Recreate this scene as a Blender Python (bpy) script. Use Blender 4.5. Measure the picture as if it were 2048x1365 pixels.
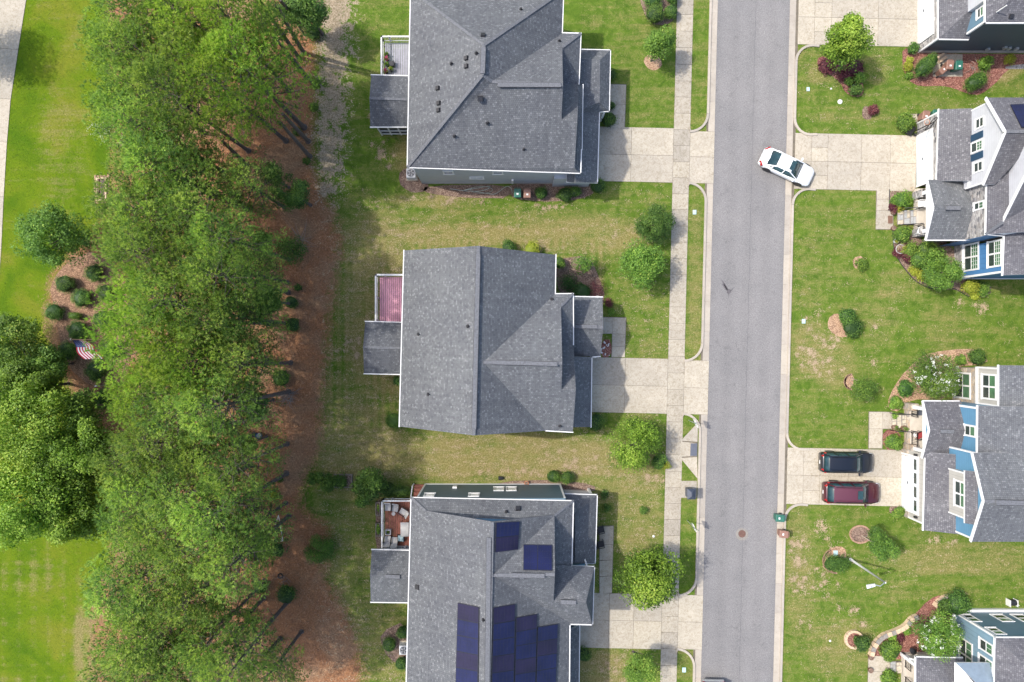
import bpy, math, random
import numpy as np
from mathutils import Vector, Matrix
random.seed(7)
RS = np.random.RandomState(11)
scene = bpy.context.scene
for o in list(bpy.data.objects):
    bpy.data.objects.remove(o)

# ------------------------------------------------------------------ camera
CAMZ = 60.0
K = 2048 * 24.0 / 36.0          # focal length in photo pixels
CX, CY = 1024.0, 682.5
cd = bpy.data.cameras.new('camera')
cd.lens = 24.0
cd.sensor_width = 36.0
cd.clip_end = 2000
cam = bpy.data.objects.new('camera', cd)
scene.collection.objects.link(cam)
cam.location = (0, 0, CAMZ)
scene.camera = cam

# ------------------------------------------------------------------ sky, sun, exposure
SUN_EL, SUN_AZ = 54.0, 14.0     # light comes from the west, 14 degrees towards north
to_sun = Vector((-math.cos(math.radians(SUN_AZ)) * math.cos(math.radians(SUN_EL)),
                 math.sin(math.radians(SUN_AZ)) * math.cos(math.radians(SUN_EL)),
                 math.sin(math.radians(SUN_EL))))
world = bpy.data.worlds.new("World")
scene.world = world
world.use_nodes = True
wn = world.node_tree.nodes
wl = world.node_tree.links
wn.clear()
sky = wn.new('ShaderNodeTexSky')
sky.sky_type = 'NISHITA'
sky.sun_disc = False
sky.sun_elevation = math.radians(SUN_EL)
sky.sun_rotation = math.atan2(to_sun.x, to_sun.y)
sky.air_density = 1.0
sky.dust_density = 3.0
sky.ozone_density = 1.0
bg = wn.new('ShaderNodeBackground')
bg.inputs['Strength'].default_value = 0.15
wo = wn.new('ShaderNodeOutputWorld')
wl.new(sky.outputs[0], bg.inputs[0])
wl.new(bg.outputs[0], wo.inputs[0])
sd = bpy.data.lights.new('sun', 'SUN')
sd.energy = 2.25
sd.angle = math.radians(1.2)
sd.color = (1.0, 0.95, 0.87)
sun = bpy.data.objects.new('sun', sd)
scene.collection.objects.link(sun)
sun.location = to_sun * 100
sun.rotation_euler = to_sun.to_track_quat('Z', 'Y').to_euler()
scene.view_settings.view_transform = 'Standard'
scene.view_settings.look = 'None'
scene.view_settings.gamma = 1.0
scene.view_settings.exposure = 1.0
scene.view_settings.use_curve_mapping = False
scene.render.engine = 'CYCLES'
scene.cycles.max_bounces = 6

# ------------------------------------------------------------------ measuring helpers
# (px, py) is a position measured on the 2048 x 1365 photograph; z is the real height in metres
def P(px, py, z=0.0):
    s = (CAMZ - z) / K
    return Vector(((px - CX) * s, (CY - py) * s, z))
def hit(pl, px, py):
    p0, n = pl
    d = Vector(((px - CX) / K, (CY - py) / K, -1.0))
    o = Vector((0, 0, CAMZ))
    t = (p0 - o).dot(n) / d.dot(n)
    return o + d * t
def plane(a, b, c):
    return (a, (b - a).cross(c - a).normalized())
def zx(X, px):                    # height of a point seen at px on a wall at x = X
    return CAMZ - X * K / (px - CX)
def yz(py, z):
    return (CY - py) * (CAMZ - z) / K
def gx(px): return (px - CX) * CAMZ / K
def gy(py): return (CY - py) * CAMZ / K
M2 = CAMZ / K                     # metres per photo pixel on the ground

# ------------------------------------------------------------------ objects
WLOC = {}
def wloc(o):
    return WLOC.get(o.name, Vector((0, 0, 0))) if o else Vector((0, 0, 0))
def link(o, parent=None):
    scene.collection.objects.link(o)
    if parent is not None:
        o.parent = parent
def tag(o, label=None, cat=None, group=None, kind=None):
    if label: o['label'] = label
    if cat: o['category'] = cat
    if group: o['group'] = group
    if kind: o['kind'] = kind
    return o
def thing(name, label, cat, loc=(0, 0, 0), rz=0.0, group=None):
    o = bpy.data.objects.new(name, None)
    link(o)
    o.location = loc
    o.rotation_euler = (0, 0, rz)
    o.empty_display_size = 0.3
    WLOC[o.name] = Vector(loc)
    return tag(o, label, cat, group)
def copy_tree(o, parent=None):
    c = o.copy()
    link(c)
    c.parent = parent
    for ch in list(o.children):
        copy_tree(ch, c)
    return c
def place(proto, used, loc, rz=0.0, label=None, scale=None):
    """first call moves the prototype itself, later calls move a copy"""
    o = proto if not used else copy_tree(proto)
    o.location = loc
    o.rotation_euler = (0, 0, rz)
    if scale: o.scale = (scale, scale, scale)
    if label: o['label'] = label
    return o

def newell(pts):
    n = Vector((0, 0, 0))
    for i in range(len(pts)):
        a, b = pts[i], pts[(i + 1) % len(pts)]
        n += Vector(((a.y - b.y) * (a.z + b.z), (a.z - b.z) * (a.x + b.x), (a.x - b.x) * (a.y + b.y)))
    return n.normalized() if n.length > 1e-9 else Vector((0, 0, 1))

class MB:
    def __init__(self):
        self.V, self.F, self.M, self.UV = [], [], [], []
    def poly(self, pts, m=0, uv=None):
        b = len(self.V)
        self.V += [Vector(p) for p in pts]
        self.F.append(list(range(b, b + len(pts))))
        self.M.append(m)
        self.UV.append(uv or [(0.0, 0.0)] * len(pts))
        return self
    def hexa(self, c, m=0):       # 8 corners: bottom 4 ccw, top 4 ccw
        b = len(self.V)
        self.V += [Vector(p) for p in c]
        for f in ((3, 2, 1, 0), (4, 5, 6, 7), (0, 1, 5, 4), (1, 2, 6, 5), (2, 3, 7, 6), (3, 0, 4, 7)):
            self.F.append([b + i for i in f]); self.M.append(m); self.UV.append([(0.0, 0.0)] * 4)
        return self
    def box(self, x0, x1, y0, y1, z0, z1, m=0):
        x0, x1 = min(x0, x1), max(x0, x1)
        y0, y1 = min(y0, y1), max(y0, y1)
        z0, z1 = min(z0, z1), max(z0, z1)
        return self.hexa([(x0, y0, z0), (x1, y0, z0), (x1, y1, z0), (x0, y1, z0),
                          (x0, y0, z1), (x1, y0, z1), (x1, y1, z1), (x0, y1, z1)], m)
    def bar(self, p, q, w, h, m=0):
        p, q = Vector(p), Vector(q)
        d = (q - p).normalized()
        up = Vector((0, 0, 1)) if abs(d.z) < 0.95 else Vector((1, 0, 0))
        s = d.cross(up).normalized() * (w / 2)
        u = s.cross(d).normalized() * (h / 2)
        return self.hexa([p - s - u, q - s - u, q + s - u, p + s - u, p - s + u, q - s + u, q + s + u, p + s + u], m)
    def prism(self, pts, z0, z1, m=0, ms=None):
        pts = [(p[0], p[1]) for p in pts]
        ar = sum(pts[i][0] * pts[(i + 1) % len(pts)][1] - pts[(i + 1) % len(pts)][0] * pts[i][1] for i in range(len(pts)))
        if ar < 0: pts = pts[::-1]
        ms = m if ms is None else ms
        self.poly([(x, y, z1) for x, y in pts], m)
        self.poly([(x, y, z0) for x, y in pts[::-1]], ms)
        n = len(pts)
        for i in range(n):
            a, b = pts[i], pts[(i + 1) % n]
            self.poly([(a[0], a[1], z0), (b[0], b[1], z0), (b[0], b[1], z1), (a[0], a[1], z1)], ms)
        return self
    def tube(self, pts, rad, n=8, m=0, cap=True):
        pts = [Vector(p) for p in pts]
        if not hasattr(rad, '__len__'): rad = [rad] * len(pts)
        rings = []
        for i, p in enumerate(pts):
            d = (pts[min(i + 1, len(pts) - 1)] - pts[max(i - 1, 0)])
            d = d.normalized() if d.length > 1e-9 else Vector((0, 0, 1))
            a = Vector((0, 0, 1)) if abs(d.z) < 0.9 else Vector((1, 0, 0))
            u = d.cross(a).normalized(); v = d.cross(u).normalized()
            b = len(self.V)
            for k in range(n):
                t = 2 * math.pi * k / n
                self.V.append(p + (u * math.cos(t) + v * math.sin(t)) * rad[i])
            rings.append(b)
        for a, b in zip(rings[:-1], rings[1:]):
            for k in range(n):
                k2 = (k + 1) % n
                self.F.append([a + k, a + k2, b + k2, b + k]); self.M.append(m); self.UV.append([(0.0, 0.0)] * 4)
        if cap:
            for r, rev in ((rings[0], False), (rings[-1], True)):
                f = [r + k for k in range(n)]
                self.F.append(f[::-1] if rev else f); self.M.append(m); self.UV.append([(0.0, 0.0)] * n)
        return self
    def disc(self, x, y, z0, z1, r, n=16, m=0):
        return self.prism([(x + r * math.cos(2 * math.pi * k / n), y + r * math.sin(2 * math.pi * k / n)) for k in range(n)], z0, z1, m)
    def lathe(self, prof, n=14, c=(0, 0, 0), m=0):
        return self.tube([(c[0], c[1], c[2] + z) for r, z in prof], [max(r, 0.001) for r, z in prof], n, m)
    def build(self, name, mats, parent=None, smooth=False, bevel=0.0):
        off = wloc(parent)
        me = bpy.data.meshes.new(name)
        me.from_pydata([v - off for v in self.V], [], self.F)
        if not isinstance(mats, (list, tuple)): mats = [mats]
        for m_ in mats: me.materials.append(m_)
        me.polygons.foreach_set('material_index', self.M)
        if any(u[0] != (0.0, 0.0) or len(set(u)) > 1 for u in self.UV):
            uvl = me.uv_layers.new(name='uv')
            flat = [c for f in self.UV for p in f for c in p]
            uvl.data.foreach_set('uv', flat)
        if smooth:
            me.polygons.foreach_set('use_smooth', [True] * len(me.polygons))
        me.update()
        o = bpy.data.objects.new(name, me)
        link(o, parent)
        WLOC[o.name] = off
        if bevel > 0:
            b = o.modifiers.new('bevel', 'BEVEL'); b.width = bevel; b.segments = 2; b.limit_method = 'ANGLE'
        return o

def np_mesh(name, V, F, mat, parent=None, tint=None, smooth=False):
    V = np.asarray(V, dtype=np.float32); F = np.asarray(F, dtype=np.int32)
    me = bpy.data.meshes.new(name)
    n, k = F.shape
    me.vertices.add(len(V)); me.vertices.foreach_set('co', V.ravel())
    me.loops.add(n * k); me.loops.foreach_set('vertex_index', F.ravel())
    me.polygons.add(n)
    me.polygons.foreach_set('loop_start', np.arange(0, n * k, k, dtype=np.int32))
    if smooth:
        me.polygons.foreach_set('use_smooth', np.ones(n, dtype=bool))
    me.update(calc_edges=True)
    if tint is not None:
        for key, arr in tint.items():
            at = me.attributes.new(key, 'FLOAT', 'POINT')
            at.data.foreach_set('value', np.asarray(arr, dtype=np.float32))
    if mat is not None: me.materials.append(mat)
    if name is None: return me
    o = bpy.data.objects.new(name, me)
    link(o, parent)
    return o

# ------------------------------------------------------------------ materials
def newmat(name):
    m = bpy.data.materials.new(name)
    m.use_nodes = True
    return m, m.node_tree.nodes, m.node_tree.links, m.node_tree.nodes['Principled BSDF']
def ramp(N, L, fac, stops, interp='LINEAR'):
    r = N.new('ShaderNodeValToRGB')
    r.color_ramp.interpolation = interp
    while len(r.color_ramp.elements) < len(stops): r.color_ramp.elements.new(0.5)
    for e, (p, c) in zip(r.color_ramp.elements, stops):
        e.position = p
        e.color = (*c, 1) if len(c) == 3 else c
    L.new(fac, r.inputs[0])
    return r.outputs[0]
def noise(N, L, scale, detail=4, rough=0.55, vec=None, dist=0.0):
    t = N.new('ShaderNodeTexNoise')
    t.inputs['Scale'].default_value = scale
    t.inputs['Detail'].default_value = detail
    t.inputs['Roughness'].default_value = rough
    t.inputs['Distortion'].default_value = dist
    if vec is None:
        vec = geo(N).outputs['Position']
    L.new(vec, t.inputs['Vector'])
    return t.outputs['Fac']
def geo(N):
    for n in N:
        if n.bl_idname == 'ShaderNodeNewGeometry': return n
    return N.new('ShaderNodeNewGeometry')
def mix(N, L, fac, a, b, mode='MIX'):
    n = N.new('ShaderNodeMix'); n.data_type = 'RGBA'; n.blend_type = mode
    for i, v in ((0, fac), (6, a), (7, b)):
        if isinstance(v, (int, float)): n.inputs[i].default_value = v
        elif isinstance(v, tuple): n.inputs[i].default_value = (*v, 1) if len(v) == 3 else v
        else: L.new(v, n.inputs[i])
    return n.outputs[2]
def math_(N, L, op, a, b=0.0, c=None, clamp=False):
    n = N.new('ShaderNodeMath'); n.operation = op; n.use_clamp = clamp
    for i, v in ((0, a), (1, b), (2, c)):
        if v is None: continue
        if isinstance(v, (int, float)): n.inputs[i].default_value = v
        else: L.new(v, n.inputs[i])
    return n.outputs[0]
def bump(N, L, h, b, strength=0.5, dist=0.02):
    n = N.new('ShaderNodeBump'); n.inputs['Strength'].default_value = strength
    n.inputs['Distance'].default_value = dist
    L.new(h, n.inputs['Height']); L.new(n.outputs[0], b.inputs['Normal'])
def attr(N, name):
    a = N.new('ShaderNodeAttribute'); a.attribute_name = name
    return a.outputs['Fac']

def simple(name, c, rough=0.6, metal=0.0, var=0.12, scale=3.0, coat=0.0, spec=0.5, bmp=0.0):
    m, N, L, B = newmat(name)
    f = noise(N, L, scale, 5, 0.6)
    lo = tuple(x * (1 - var) for x in c); hi = tuple(min(1, x * (1 + var)) for x in c)
    L.new(ramp(N, L, f, [(0.3, lo), (0.7, hi)]), B.inputs['Base Color'])
    B.inputs['Roughness'].default_value = rough
    B.inputs['Metallic'].default_value = metal
    B.inputs['Specular IOR Level'].default_value = spec
    B.inputs['Coat Weight'].default_value = coat
    if bmp: bump(N, L, noise(N, L, scale * 12, 3), B, bmp, 0.01)
    return m

def shingles(name, dark, mid, light):
    m, N, L, B = newmat(name)
    uv = N.new('ShaderNodeUVMap')
    bk = N.new('ShaderNodeTexBrick')
    L.new(uv.outputs[0], bk.inputs['Vector'])
    bk.offset = 0.37; bk.offset_frequency = 2; bk.squash = 1.0
    bk.inputs['Color1'].default_value = (0, 0, 0, 1); bk.inputs['Color2'].default_value = (1, 1, 1, 1)
    bk.inputs['Mortar'].default_value = (0, 0, 0, 1)
    bk.inputs['Scale'].default_value = 1.0
    bk.inputs['Mortar Size'].default_value = 0.009
    bk.inputs['Mortar Smooth'].default_value = 0.3
    bk.inputs['Bias'].default_value = 0.0
    bk.inputs['Brick Width'].default_value = 0.16
    bk.inputs['Row Height'].default_value = 0.14
    col = ramp(N, L, bk.outputs['Color'], [(0.0, dark), (0.3, mid), (0.78, mid), (0.9, light), (1.0, tuple(min(1, c * 1.15) for c in light))])
    big = noise(N, L, 0.35, 4, 0.6)
    col = mix(N, L, 1.0, col, ramp(N, L, big, [(0.3, (0.86, 0.86, 0.88)), (0.7, (1.1, 1.1, 1.08))]), 'MULTIPLY')
    mp = N.new('ShaderNodeMapping'); mp.inputs['Scale'].default_value = (2.2, 0.14, 1)     # rain streaks down the slope
    L.new(uv.outputs[0], mp.inputs[0])
    col = mix(N, L, 1.0, col, ramp(N, L, noise(N, L, 1.0, 4, 0.65, mp.outputs[0]), [(0.3, (0.88,) * 3), (0.7, (1.12,) * 3)]), 'MULTIPLY')
    oi = N.new('ShaderNodeObjectInfo')
    col = mix(N, L, 1.0, col, ramp(N, L, oi.outputs['Random'], [(0.0, (0.92, 0.92, 0.93)), (1.0, (1.08, 1.08, 1.06))]), 'MULTIPLY')
    fine = noise(N, L, 22, 3, 0.7)
    col = mix(N, L, 1.0, col, ramp(N, L, fine, [(0.3, (0.8, 0.8, 0.8)), (0.7, (1.2, 1.2, 1.2))]), 'MULTIPLY')
    col = mix(N, L, math_(N, L, 'MULTIPLY', bk.outputs['Fac'], 0.7), col, tuple(c * 0.5 for c in dark))
    L.new(col, B.inputs['Base Color'])
    B.inputs['Roughness'].default_value = 0.9
    B.inputs['Specular IOR Level'].default_value = 0.25
    inv = math_(N, L, 'SUBTRACT', 1.0, bk.outputs['Fac'])
    hh = math_(N, L, 'ADD', inv, math_(N, L, 'MULTIPLY', bk.outputs['Color'], 0.5))
    bump(N, L, hh, B, 0.5, 0.012)
    return m

def concrete(name, c, stain=0.35):
    m, N, L, B = newmat(name)
    oi = N.new('ShaderNodeObjectInfo')
    a = noise(N, L, 0.7, 6, 0.65, dist=0.4)
    b = noise(N, L, 4.5, 8, 0.72, dist=1.2)
    col = ramp(N, L, a, [(0.3, tuple(x * 0.88 for x in c)), (0.7, tuple(x * 1.08 for x in c))])
    col = mix(N, L, ramp(N, L, b, [(0.46, (0, 0, 0)), (0.64, (stain,) * 3)]), col, (c[0] * 0.60, c[1] * 0.56, c[2] * 0.48))
    rr = ramp(N, L, oi.outputs['Random'], [(0.0, (0.88, 0.88, 0.89)), (0.5, (1, 0.99, 0.98)), (1.0, (1.06, 1.05, 1.02))])
    col = mix(N, L, 1.0, col, rr, 'MULTIPLY')
    fine = noise(N, L, 38, 3, 0.7)
    col = mix(N, L, 1.0, col, ramp(N, L, fine, [(0.3, (0.86,) * 3), (0.7, (1.1,) * 3)]), 'MULTIPLY')
    L.new(col, B.inputs['Base Color'])
    B.inputs['Roughness'].default_value = 0.85
    bump(N, L, fine, B, 0.25, 0.006)
    return m

def asphalt(name):
    m, N, L, B = newmat(name)
    f1 = noise(N, L, 26, 2, 0.8)
    f2 = noise(N, L, 9, 4, 0.75)
    f3 = noise(N, L, 0.25, 5, 0.6)
    col = ramp(N, L, f1, [(0.32, (0.105, 0.102, 0.101)), (0.5, (0.182, 0.177, 0.174)), (0.68, (0.29, 0.282, 0.275))])
    col = mix(N, L, 1.0, col, ramp(N, L, f2, [(0.3, (0.80,) * 3), (0.7, (1.2,) * 3)]), 'MULTIPLY')
    col = mix(N, L, 1.0, col, ramp(N, L, f3, [(0.35, (0.90, 0.90, 0.91)), (0.65, (1.06, 1.05, 1.05))]), 'MULTIPLY')
    f4 = noise(N, L, 1.1, 7, 0.62, dist=0.6)
    col = mix(N, L, 1.0, col, ramp(N, L, f4, [(0.58, (1, 1, 1)), (0.70, (0.82, 0.82, 0.82))]), 'MULTIPLY')
    # faint wheel tracks worn along the lanes
    sp = N.new('ShaderNodeSeparateXYZ'); L.new(geo(N).outputs['Position'], sp.inputs[0])
    xs = math_(N, L, 'SUBTRACT', sp.outputs[0], math_(N, L, 'MULTIPLY', sp.outputs[1], 0.0249))
    w = math_(N, L, 'SINE', math_(N, L, 'MULTIPLY', xs, 3.9))
    col = mix(N, L, 1.0, col, ramp(N, L, math_(N, L, 'MULTIPLY_ADD', w, 0.5, 0.5), [(0.0, (0.965,) * 3), (1.0, (1.035,) * 3)]), 'MULTIPLY')
    L.new(col, B.inputs['Base Color'])
    B.inputs['Roughness'].default_value = 0.88
    bump(N, L, f1, B, 0.35, 0.008)
    return m

def siding(name, c, pitch=0.18, axis=2, depth=0.5, rough=0.55):
    """lap boards: a saw-tooth relief down the wall (or battens along x / y)"""
    m, N, L, B = newmat(name)
    sp = N.new('ShaderNodeSeparateXYZ'); L.new(geo(N).outputs['Position'], sp.inputs[0])
    fr = math_(N, L, 'FRACT', math_(N, L, 'DIVIDE', sp.outputs[axis], pitch))
    f = noise(N, L, 1.5, 5, 0.6)
    col = ramp(N, L, f, [(0.3, tuple(x * 0.93 for x in c)), (0.7, tuple(min(1, x * 1.05) for x in c))])
    edge = ramp(N, L, fr, [(0.0, (0.62,) * 3), (0.12, (1, 1, 1))])
    col = mix(N, L, 1.0, col, edge, 'MULTIPLY')
    L.new(col, B.inputs['Base Color'])
    B.inputs['Roughness'].default_value = rough
    bump(N, L, fr, B, depth, 0.02)
    return m

def stonework(name, cols, scale=3.2, grout=(0.30, 0.29, 0.27)):
    m, N, L, B = newmat(name)
    mp = N.new('ShaderNodeMapping'); mp.inputs['Scale'].default_value = (1, 1, 2.0)
    L.new(geo(N).outputs['Position'], mp.inputs[0])
    v = N.new('ShaderNodeTexVoronoi'); v.inputs['Scale'].default_value = scale
    L.new(mp.outputs[0], v.inputs['Vector'])
    e = N.new('ShaderNodeTexVoronoi'); e.feature = 'DISTANCE_TO_EDGE'; e.inputs['Scale'].default_value = scale
    L.new(mp.outputs[0], e.inputs['Vector'])
    sp = N.new('ShaderNodeSeparateColor'); L.new(v.outputs['Color'], sp.inputs[0])
    st = [(i / (len(cols) - 1), c) for i, c in enumerate(cols)]
    col = ramp(N, L, sp.outputs[0], st)
    col = mix(N, L, 1.0, col, ramp(N, L, noise(N, L, 14, 4, 0.7), [(0.3, (0.75,) * 3), (0.7, (1.2,) * 3)]), 'MULTIPLY')
    ed = ramp(N, L, e.outputs['Distance'], [(0.02, (1, 1, 1)), (0.07, (0, 0, 0))])
    col = mix(N, L, ed, col, grout)
    L.new(col, B.inputs['Base Color']); B.inputs['Roughness'].default_value = 0.85
    bump(N, L, ramp(N, L, e.outputs['Distance'], [(0.0, (0, 0, 0)), (0.12, (1, 1, 1))]), B, 0.8, 0.03)
    return m

def leafmat(name, stops, trans=0.3, rough=0.55):
    m, N, L, B = newmat(name)
    t = attr(N, 'tint')
    oi = N.new('ShaderNodeObjectInfo')
    col = ramp(N, L, t, stops)
    hs = N.new('ShaderNodeHueSaturation')
    L.new(math_(N, L, 'MULTIPLY_ADD', oi.outputs['Random'], 0.014, 0.489), hs.inputs['Hue'])
    L.new(math_(N, L, 'MULTIPLY_ADD', oi.outputs['Random'], 0.3, 0.85), hs.inputs['Value'])
    L.new(col, hs.inputs['Color'])
    L.new(hs.outputs[0], B.inputs['Base Color'])
    B.inputs['Roughness'].default_value = rough
    B.inputs['Specular IOR Level'].default_value = 0.3
    tr = N.new('ShaderNodeBsdfTranslucent')
    L.new(mix(N, L, 1.0, hs.outputs[0], (1.0, 1.15, 0.5), 'MULTIPLY'), tr.inputs['Color'])
    ms = N.new('ShaderNodeMixShader'); ms.inputs[0].default_value = trans
    L.new(B.outputs[0], ms.inputs[1]); L.new(tr.outputs[0], ms.inputs[2])
    L.new(ms.outputs[0], N['Material Output'].inputs['Surface'])
    return m

SH_D, SH_M, SH_L = (0.092, 0.097, 0.108), (0.122, 0.128, 0.138), (0.160, 0.166, 0.176)
M = {}
M['shingle'] = shingles('grey_shingle', SH_D, SH_M, SH_L)
M['shingle2'] = shingles('charcoal_shingle', (0.090, 0.089, 0.101), (0.120, 0.119, 0.130), (0.157, 0.155, 0.167))
M['cap'] = simple('ridge_shingle', (0.118, 0.123, 0.135), 0.9, var=0.3, scale=9)
M['white'] = simple('white_trim', (0.66, 0.66, 0.65), 0.45, var=0.03)
M['garage'] = simple('garage_door_white', (0.60, 0.64, 0.67), 0.4, var=0.02)
M['conc'] = concrete('concrete_slab', (0.425, 0.385, 0.315), 0.75)
M['conc_old'] = concrete('old_concrete_slab', (0.385, 0.35, 0.288), 0.9)
M['kerb'] = concrete('kerb_concrete', (0.40, 0.36, 0.305), 0.3)
M['joint'] = simple('joint_dirt', (0.14, 0.12, 0.09), 0.95, var=0.3)
M['asphalt'] = asphalt('grey_asphalt')
M['seam'] = simple('tar_seam', (0.10, 0.098, 0.104), 0.8, var=0.3)
M['stain'] = simple('oil_stain', (0.10, 0.092, 0.098), 0.8, var=0.3)
M['side_grey'] = siding('grey_lap_siding', (0.42, 0.44, 0.48))
M['side_teal'] = siding('teal_lap_siding', (0.075, 0.13, 0.17))
M['side_dark'] = siding('dark_teal_siding', (0.055, 0.078, 0.10))
M['side_blue'] = siding('blue_shake_siding', (0.10, 0.24, 0.37), 0.22)
M['bb_blue'] = siding('blue_batten_siding', (0.06, 0.17, 0.34), 0.4, 1, 0.6)
M['side_white'] = siding('white_shake_siding', (0.49, 0.50, 0.53), 0.2)
M['side_beige'] = siding('beige_batten_siding', (0.40, 0.385, 0.35), 0.4, 1, 0.4)
M['side_slate'] = siding('slate_blue_siding', (0.12, 0.21, 0.28))
M['bb_slate'] = siding('slate_batten_siding', (0.17, 0.27, 0.34), 0.4, 1, 0.5)
M['shutter'] = siding('navy_shutter', (0.012, 0.05, 0.10), 0.07, 2, 0.4)
M['stone'] = stonework('grey_stone_veneer', [(0.10, 0.10, 0.11), (0.28, 0.27, 0.27), (0.50, 0.48, 0.46), (0.20, 0.18, 0.17), (0.42, 0.41, 0.41)])
M['stone_tan'] = stonework('tan_stone_veneer', [(0.32, 0.24, 0.17), (0.48, 0.38, 0.27), (0.30, 0.27, 0.24), (0.55, 0.46, 0.35)], 2.6)
M['found'] = simple('foundation_block', (0.40, 0.38, 0.36), 0.9, var=0.15)
M['glass'] = simple('window_glass', (0.035, 0.05, 0.045), 0.08, var=0.3, spec=0.7)
M['blind'] = simple('window_glass_green', (0.07, 0.15, 0.08), 0.12, var=0.35, scale=1.5, spec=0.7)
M['dark'] = simple('dark_plastic', (0.02, 0.02, 0.024), 0.5)
M['metal_dark'] = simple('black_metal', (0.03, 0.03, 0.032), 0.45, 0.6)
M['metal'] = simple('galvanised_metal', (0.55, 0.57, 0.58), 0.4, 0.7)
M['solar'] = simple('solar_cell', (0.008, 0.010, 0.050), 0.3, var=0.3, scale=0.8, spec=0.35)
M['solar2'] = simple('solar_cell_violet', (0.014, 0.010, 0.036), 0.32, var=0.3, scale=0.8, spec=0.35)
M['solar_frame'] = simple('solar_frame', (0.012, 0.012, 0.022), 0.4)
M['pink'] = simple('pink_deck_board', (0.62, 0.30, 0.38), 0.6, var=0.12, scale=1.2)
M['deck_red'] = simple('red_deck_board', (0.30, 0.105, 0.07), 0.7, var=0.25, scale=1.6)
M['deck_grey'] = simple('grey_deck_board', (0.30, 0.30, 0.34), 0.7, var=0.12)
M['mulch_red'] = None
M['bin_green'] = simple('green_bin_plastic', (0.025, 0.12, 0.085), 0.45, var=0.12)
M['bin_brown'] = simple('brown_bin_plastic', (0.24, 0.13, 0.095), 0.5, var=0.12)
M['bark'] = simple('pine_bark', (0.11, 0.09, 0.08), 0.95, var=0.45, scale=7, bmp=0.8)
M['bark_pale'] = simple('pale_bark', (0.26, 0.21, 0.16), 0.95, var=0.3, scale=7, bmp=0.6)
M['terracotta'] = simple('terracotta', (0.52, 0.17, 0.06), 0.8)
M['pot'] = simple('brown_pot', (0.16, 0.09, 0.06), 0.6)
M['cover'] = simple('pale_blue_lid', (0.42, 0.58, 0.62), 0.6)
M['rubber'] = simple('tyre_rubber', (0.02, 0.02, 0.02), 0.85)
M['hose'] = simple('grey_green_hose', (0.42, 0.48, 0.42), 0.5)
M['cushion'] = simple('grey_cushion', (0.42, 0.41, 0.40), 0.9)
M['redc'] = simple('dark_red_cloth', (0.28, 0.04, 0.04), 0.9)
M['flag_r'] = simple('flag_red', (0.50, 0.03, 0.06), 0.8, var=0.05)
M['flag_w'] = simple('flag_white', (0.75, 0.73, 0.74), 0.8, var=0.05)
M['flag_b'] = simple('flag_blue', (0.02, 0.04, 0.18), 0.8, var=0.05)
M['manhole'] = simple('rusty_iron', (0.16, 0.09, 0.07), 0.7, 0.3, var=0.3, scale=12)
M['inlet'] = simple('grey_steel_lid', (0.13, 0.14, 0.17), 0.6, 0.4)
M['mailbox'] = simple('mailbox_dark', (0.055, 0.065, 0.09), 0.4, 0.3)
M['timber'] = simple('grey_timber', (0.20, 0.17, 0.14), 0.9, var=0.3, scale=6)
M['block'] = simple('tan_wall_block', (0.55, 0.41, 0.28), 0.9, var=0.2, scale=8)
M['blockcap'] = simple('grey_wall_cap', (0.24, 0.22, 0.20), 0.9, var=0.2, scale=8)
M['brick'] = simple('rust_brick', (0.36, 0.14, 0.09), 0.9, var=0.25, scale=8)
M['rust'] = simple('rust_mulch_rock', (0.35, 0.22, 0.15), 0.9, var=0.3, scale=8)
M['porchfloor'] = simple('porch_concrete', (0.50, 0.45, 0.38), 0.8, var=0.08)
M['flagstone'] = simple('flagstone', (0.45, 0.40, 0.31), 0.85, var=0.25, scale=5)
M['flagstone_grey'] = simple('grey_flagstone', (0.33, 0.34, 0.34), 0.85, var=0.2, scale=5)

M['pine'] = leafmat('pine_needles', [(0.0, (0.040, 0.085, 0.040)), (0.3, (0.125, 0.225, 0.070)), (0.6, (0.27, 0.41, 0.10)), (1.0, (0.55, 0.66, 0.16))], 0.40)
M['pine_bright'] = leafmat('bright_pine_needles', [(0.0, (0.08, 0.15, 0.04)), (0.3, (0.18, 0.31, 0.055)), (0.65, (0.33, 0.48, 0.08)), (1.0, (0.52, 0.63, 0.12))], 0.42)
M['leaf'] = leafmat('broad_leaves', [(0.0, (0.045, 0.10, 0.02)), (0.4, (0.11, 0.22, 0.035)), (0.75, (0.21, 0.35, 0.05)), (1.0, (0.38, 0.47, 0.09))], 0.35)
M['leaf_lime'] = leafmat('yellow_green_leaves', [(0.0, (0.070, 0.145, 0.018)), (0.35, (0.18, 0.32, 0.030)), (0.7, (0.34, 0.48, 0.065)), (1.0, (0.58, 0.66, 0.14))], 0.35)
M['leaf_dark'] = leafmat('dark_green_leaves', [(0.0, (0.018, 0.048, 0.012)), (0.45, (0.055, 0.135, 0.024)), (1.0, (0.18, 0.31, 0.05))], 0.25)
M['leaf_red'] = leafmat('wine_red_leaves', [(0.0, (0.05, 0.015, 0.02)), (0.6, (0.13, 0.035, 0.045)), (1.0, (0.24, 0.09, 0.08))], 0.25)
M['leaf_gold'] = leafmat('golden_leaves', [(0.0, (0.16, 0.22, 0.02)), (0.6, (0.34, 0.38, 0.04)), (1.0, (0.5, 0.48, 0.10))], 0.3)
M['bloom'] = leafmat('white_blossom', [(0.0, (0.6, 0.6, 0.55)), (1.0, (0.85, 0.85, 0.82))], 0.2)
M['pinkbloom'] = leafmat('pink_blossom', [(0.0, (0.5, 0.04, 0.14)), (1.0, (0.75, 0.12, 0.25))], 0.2)
M['twig'] = simple('dead_twig', (0.24, 0.20, 0.18), 0.9, var=0.3, scale=9)

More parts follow.
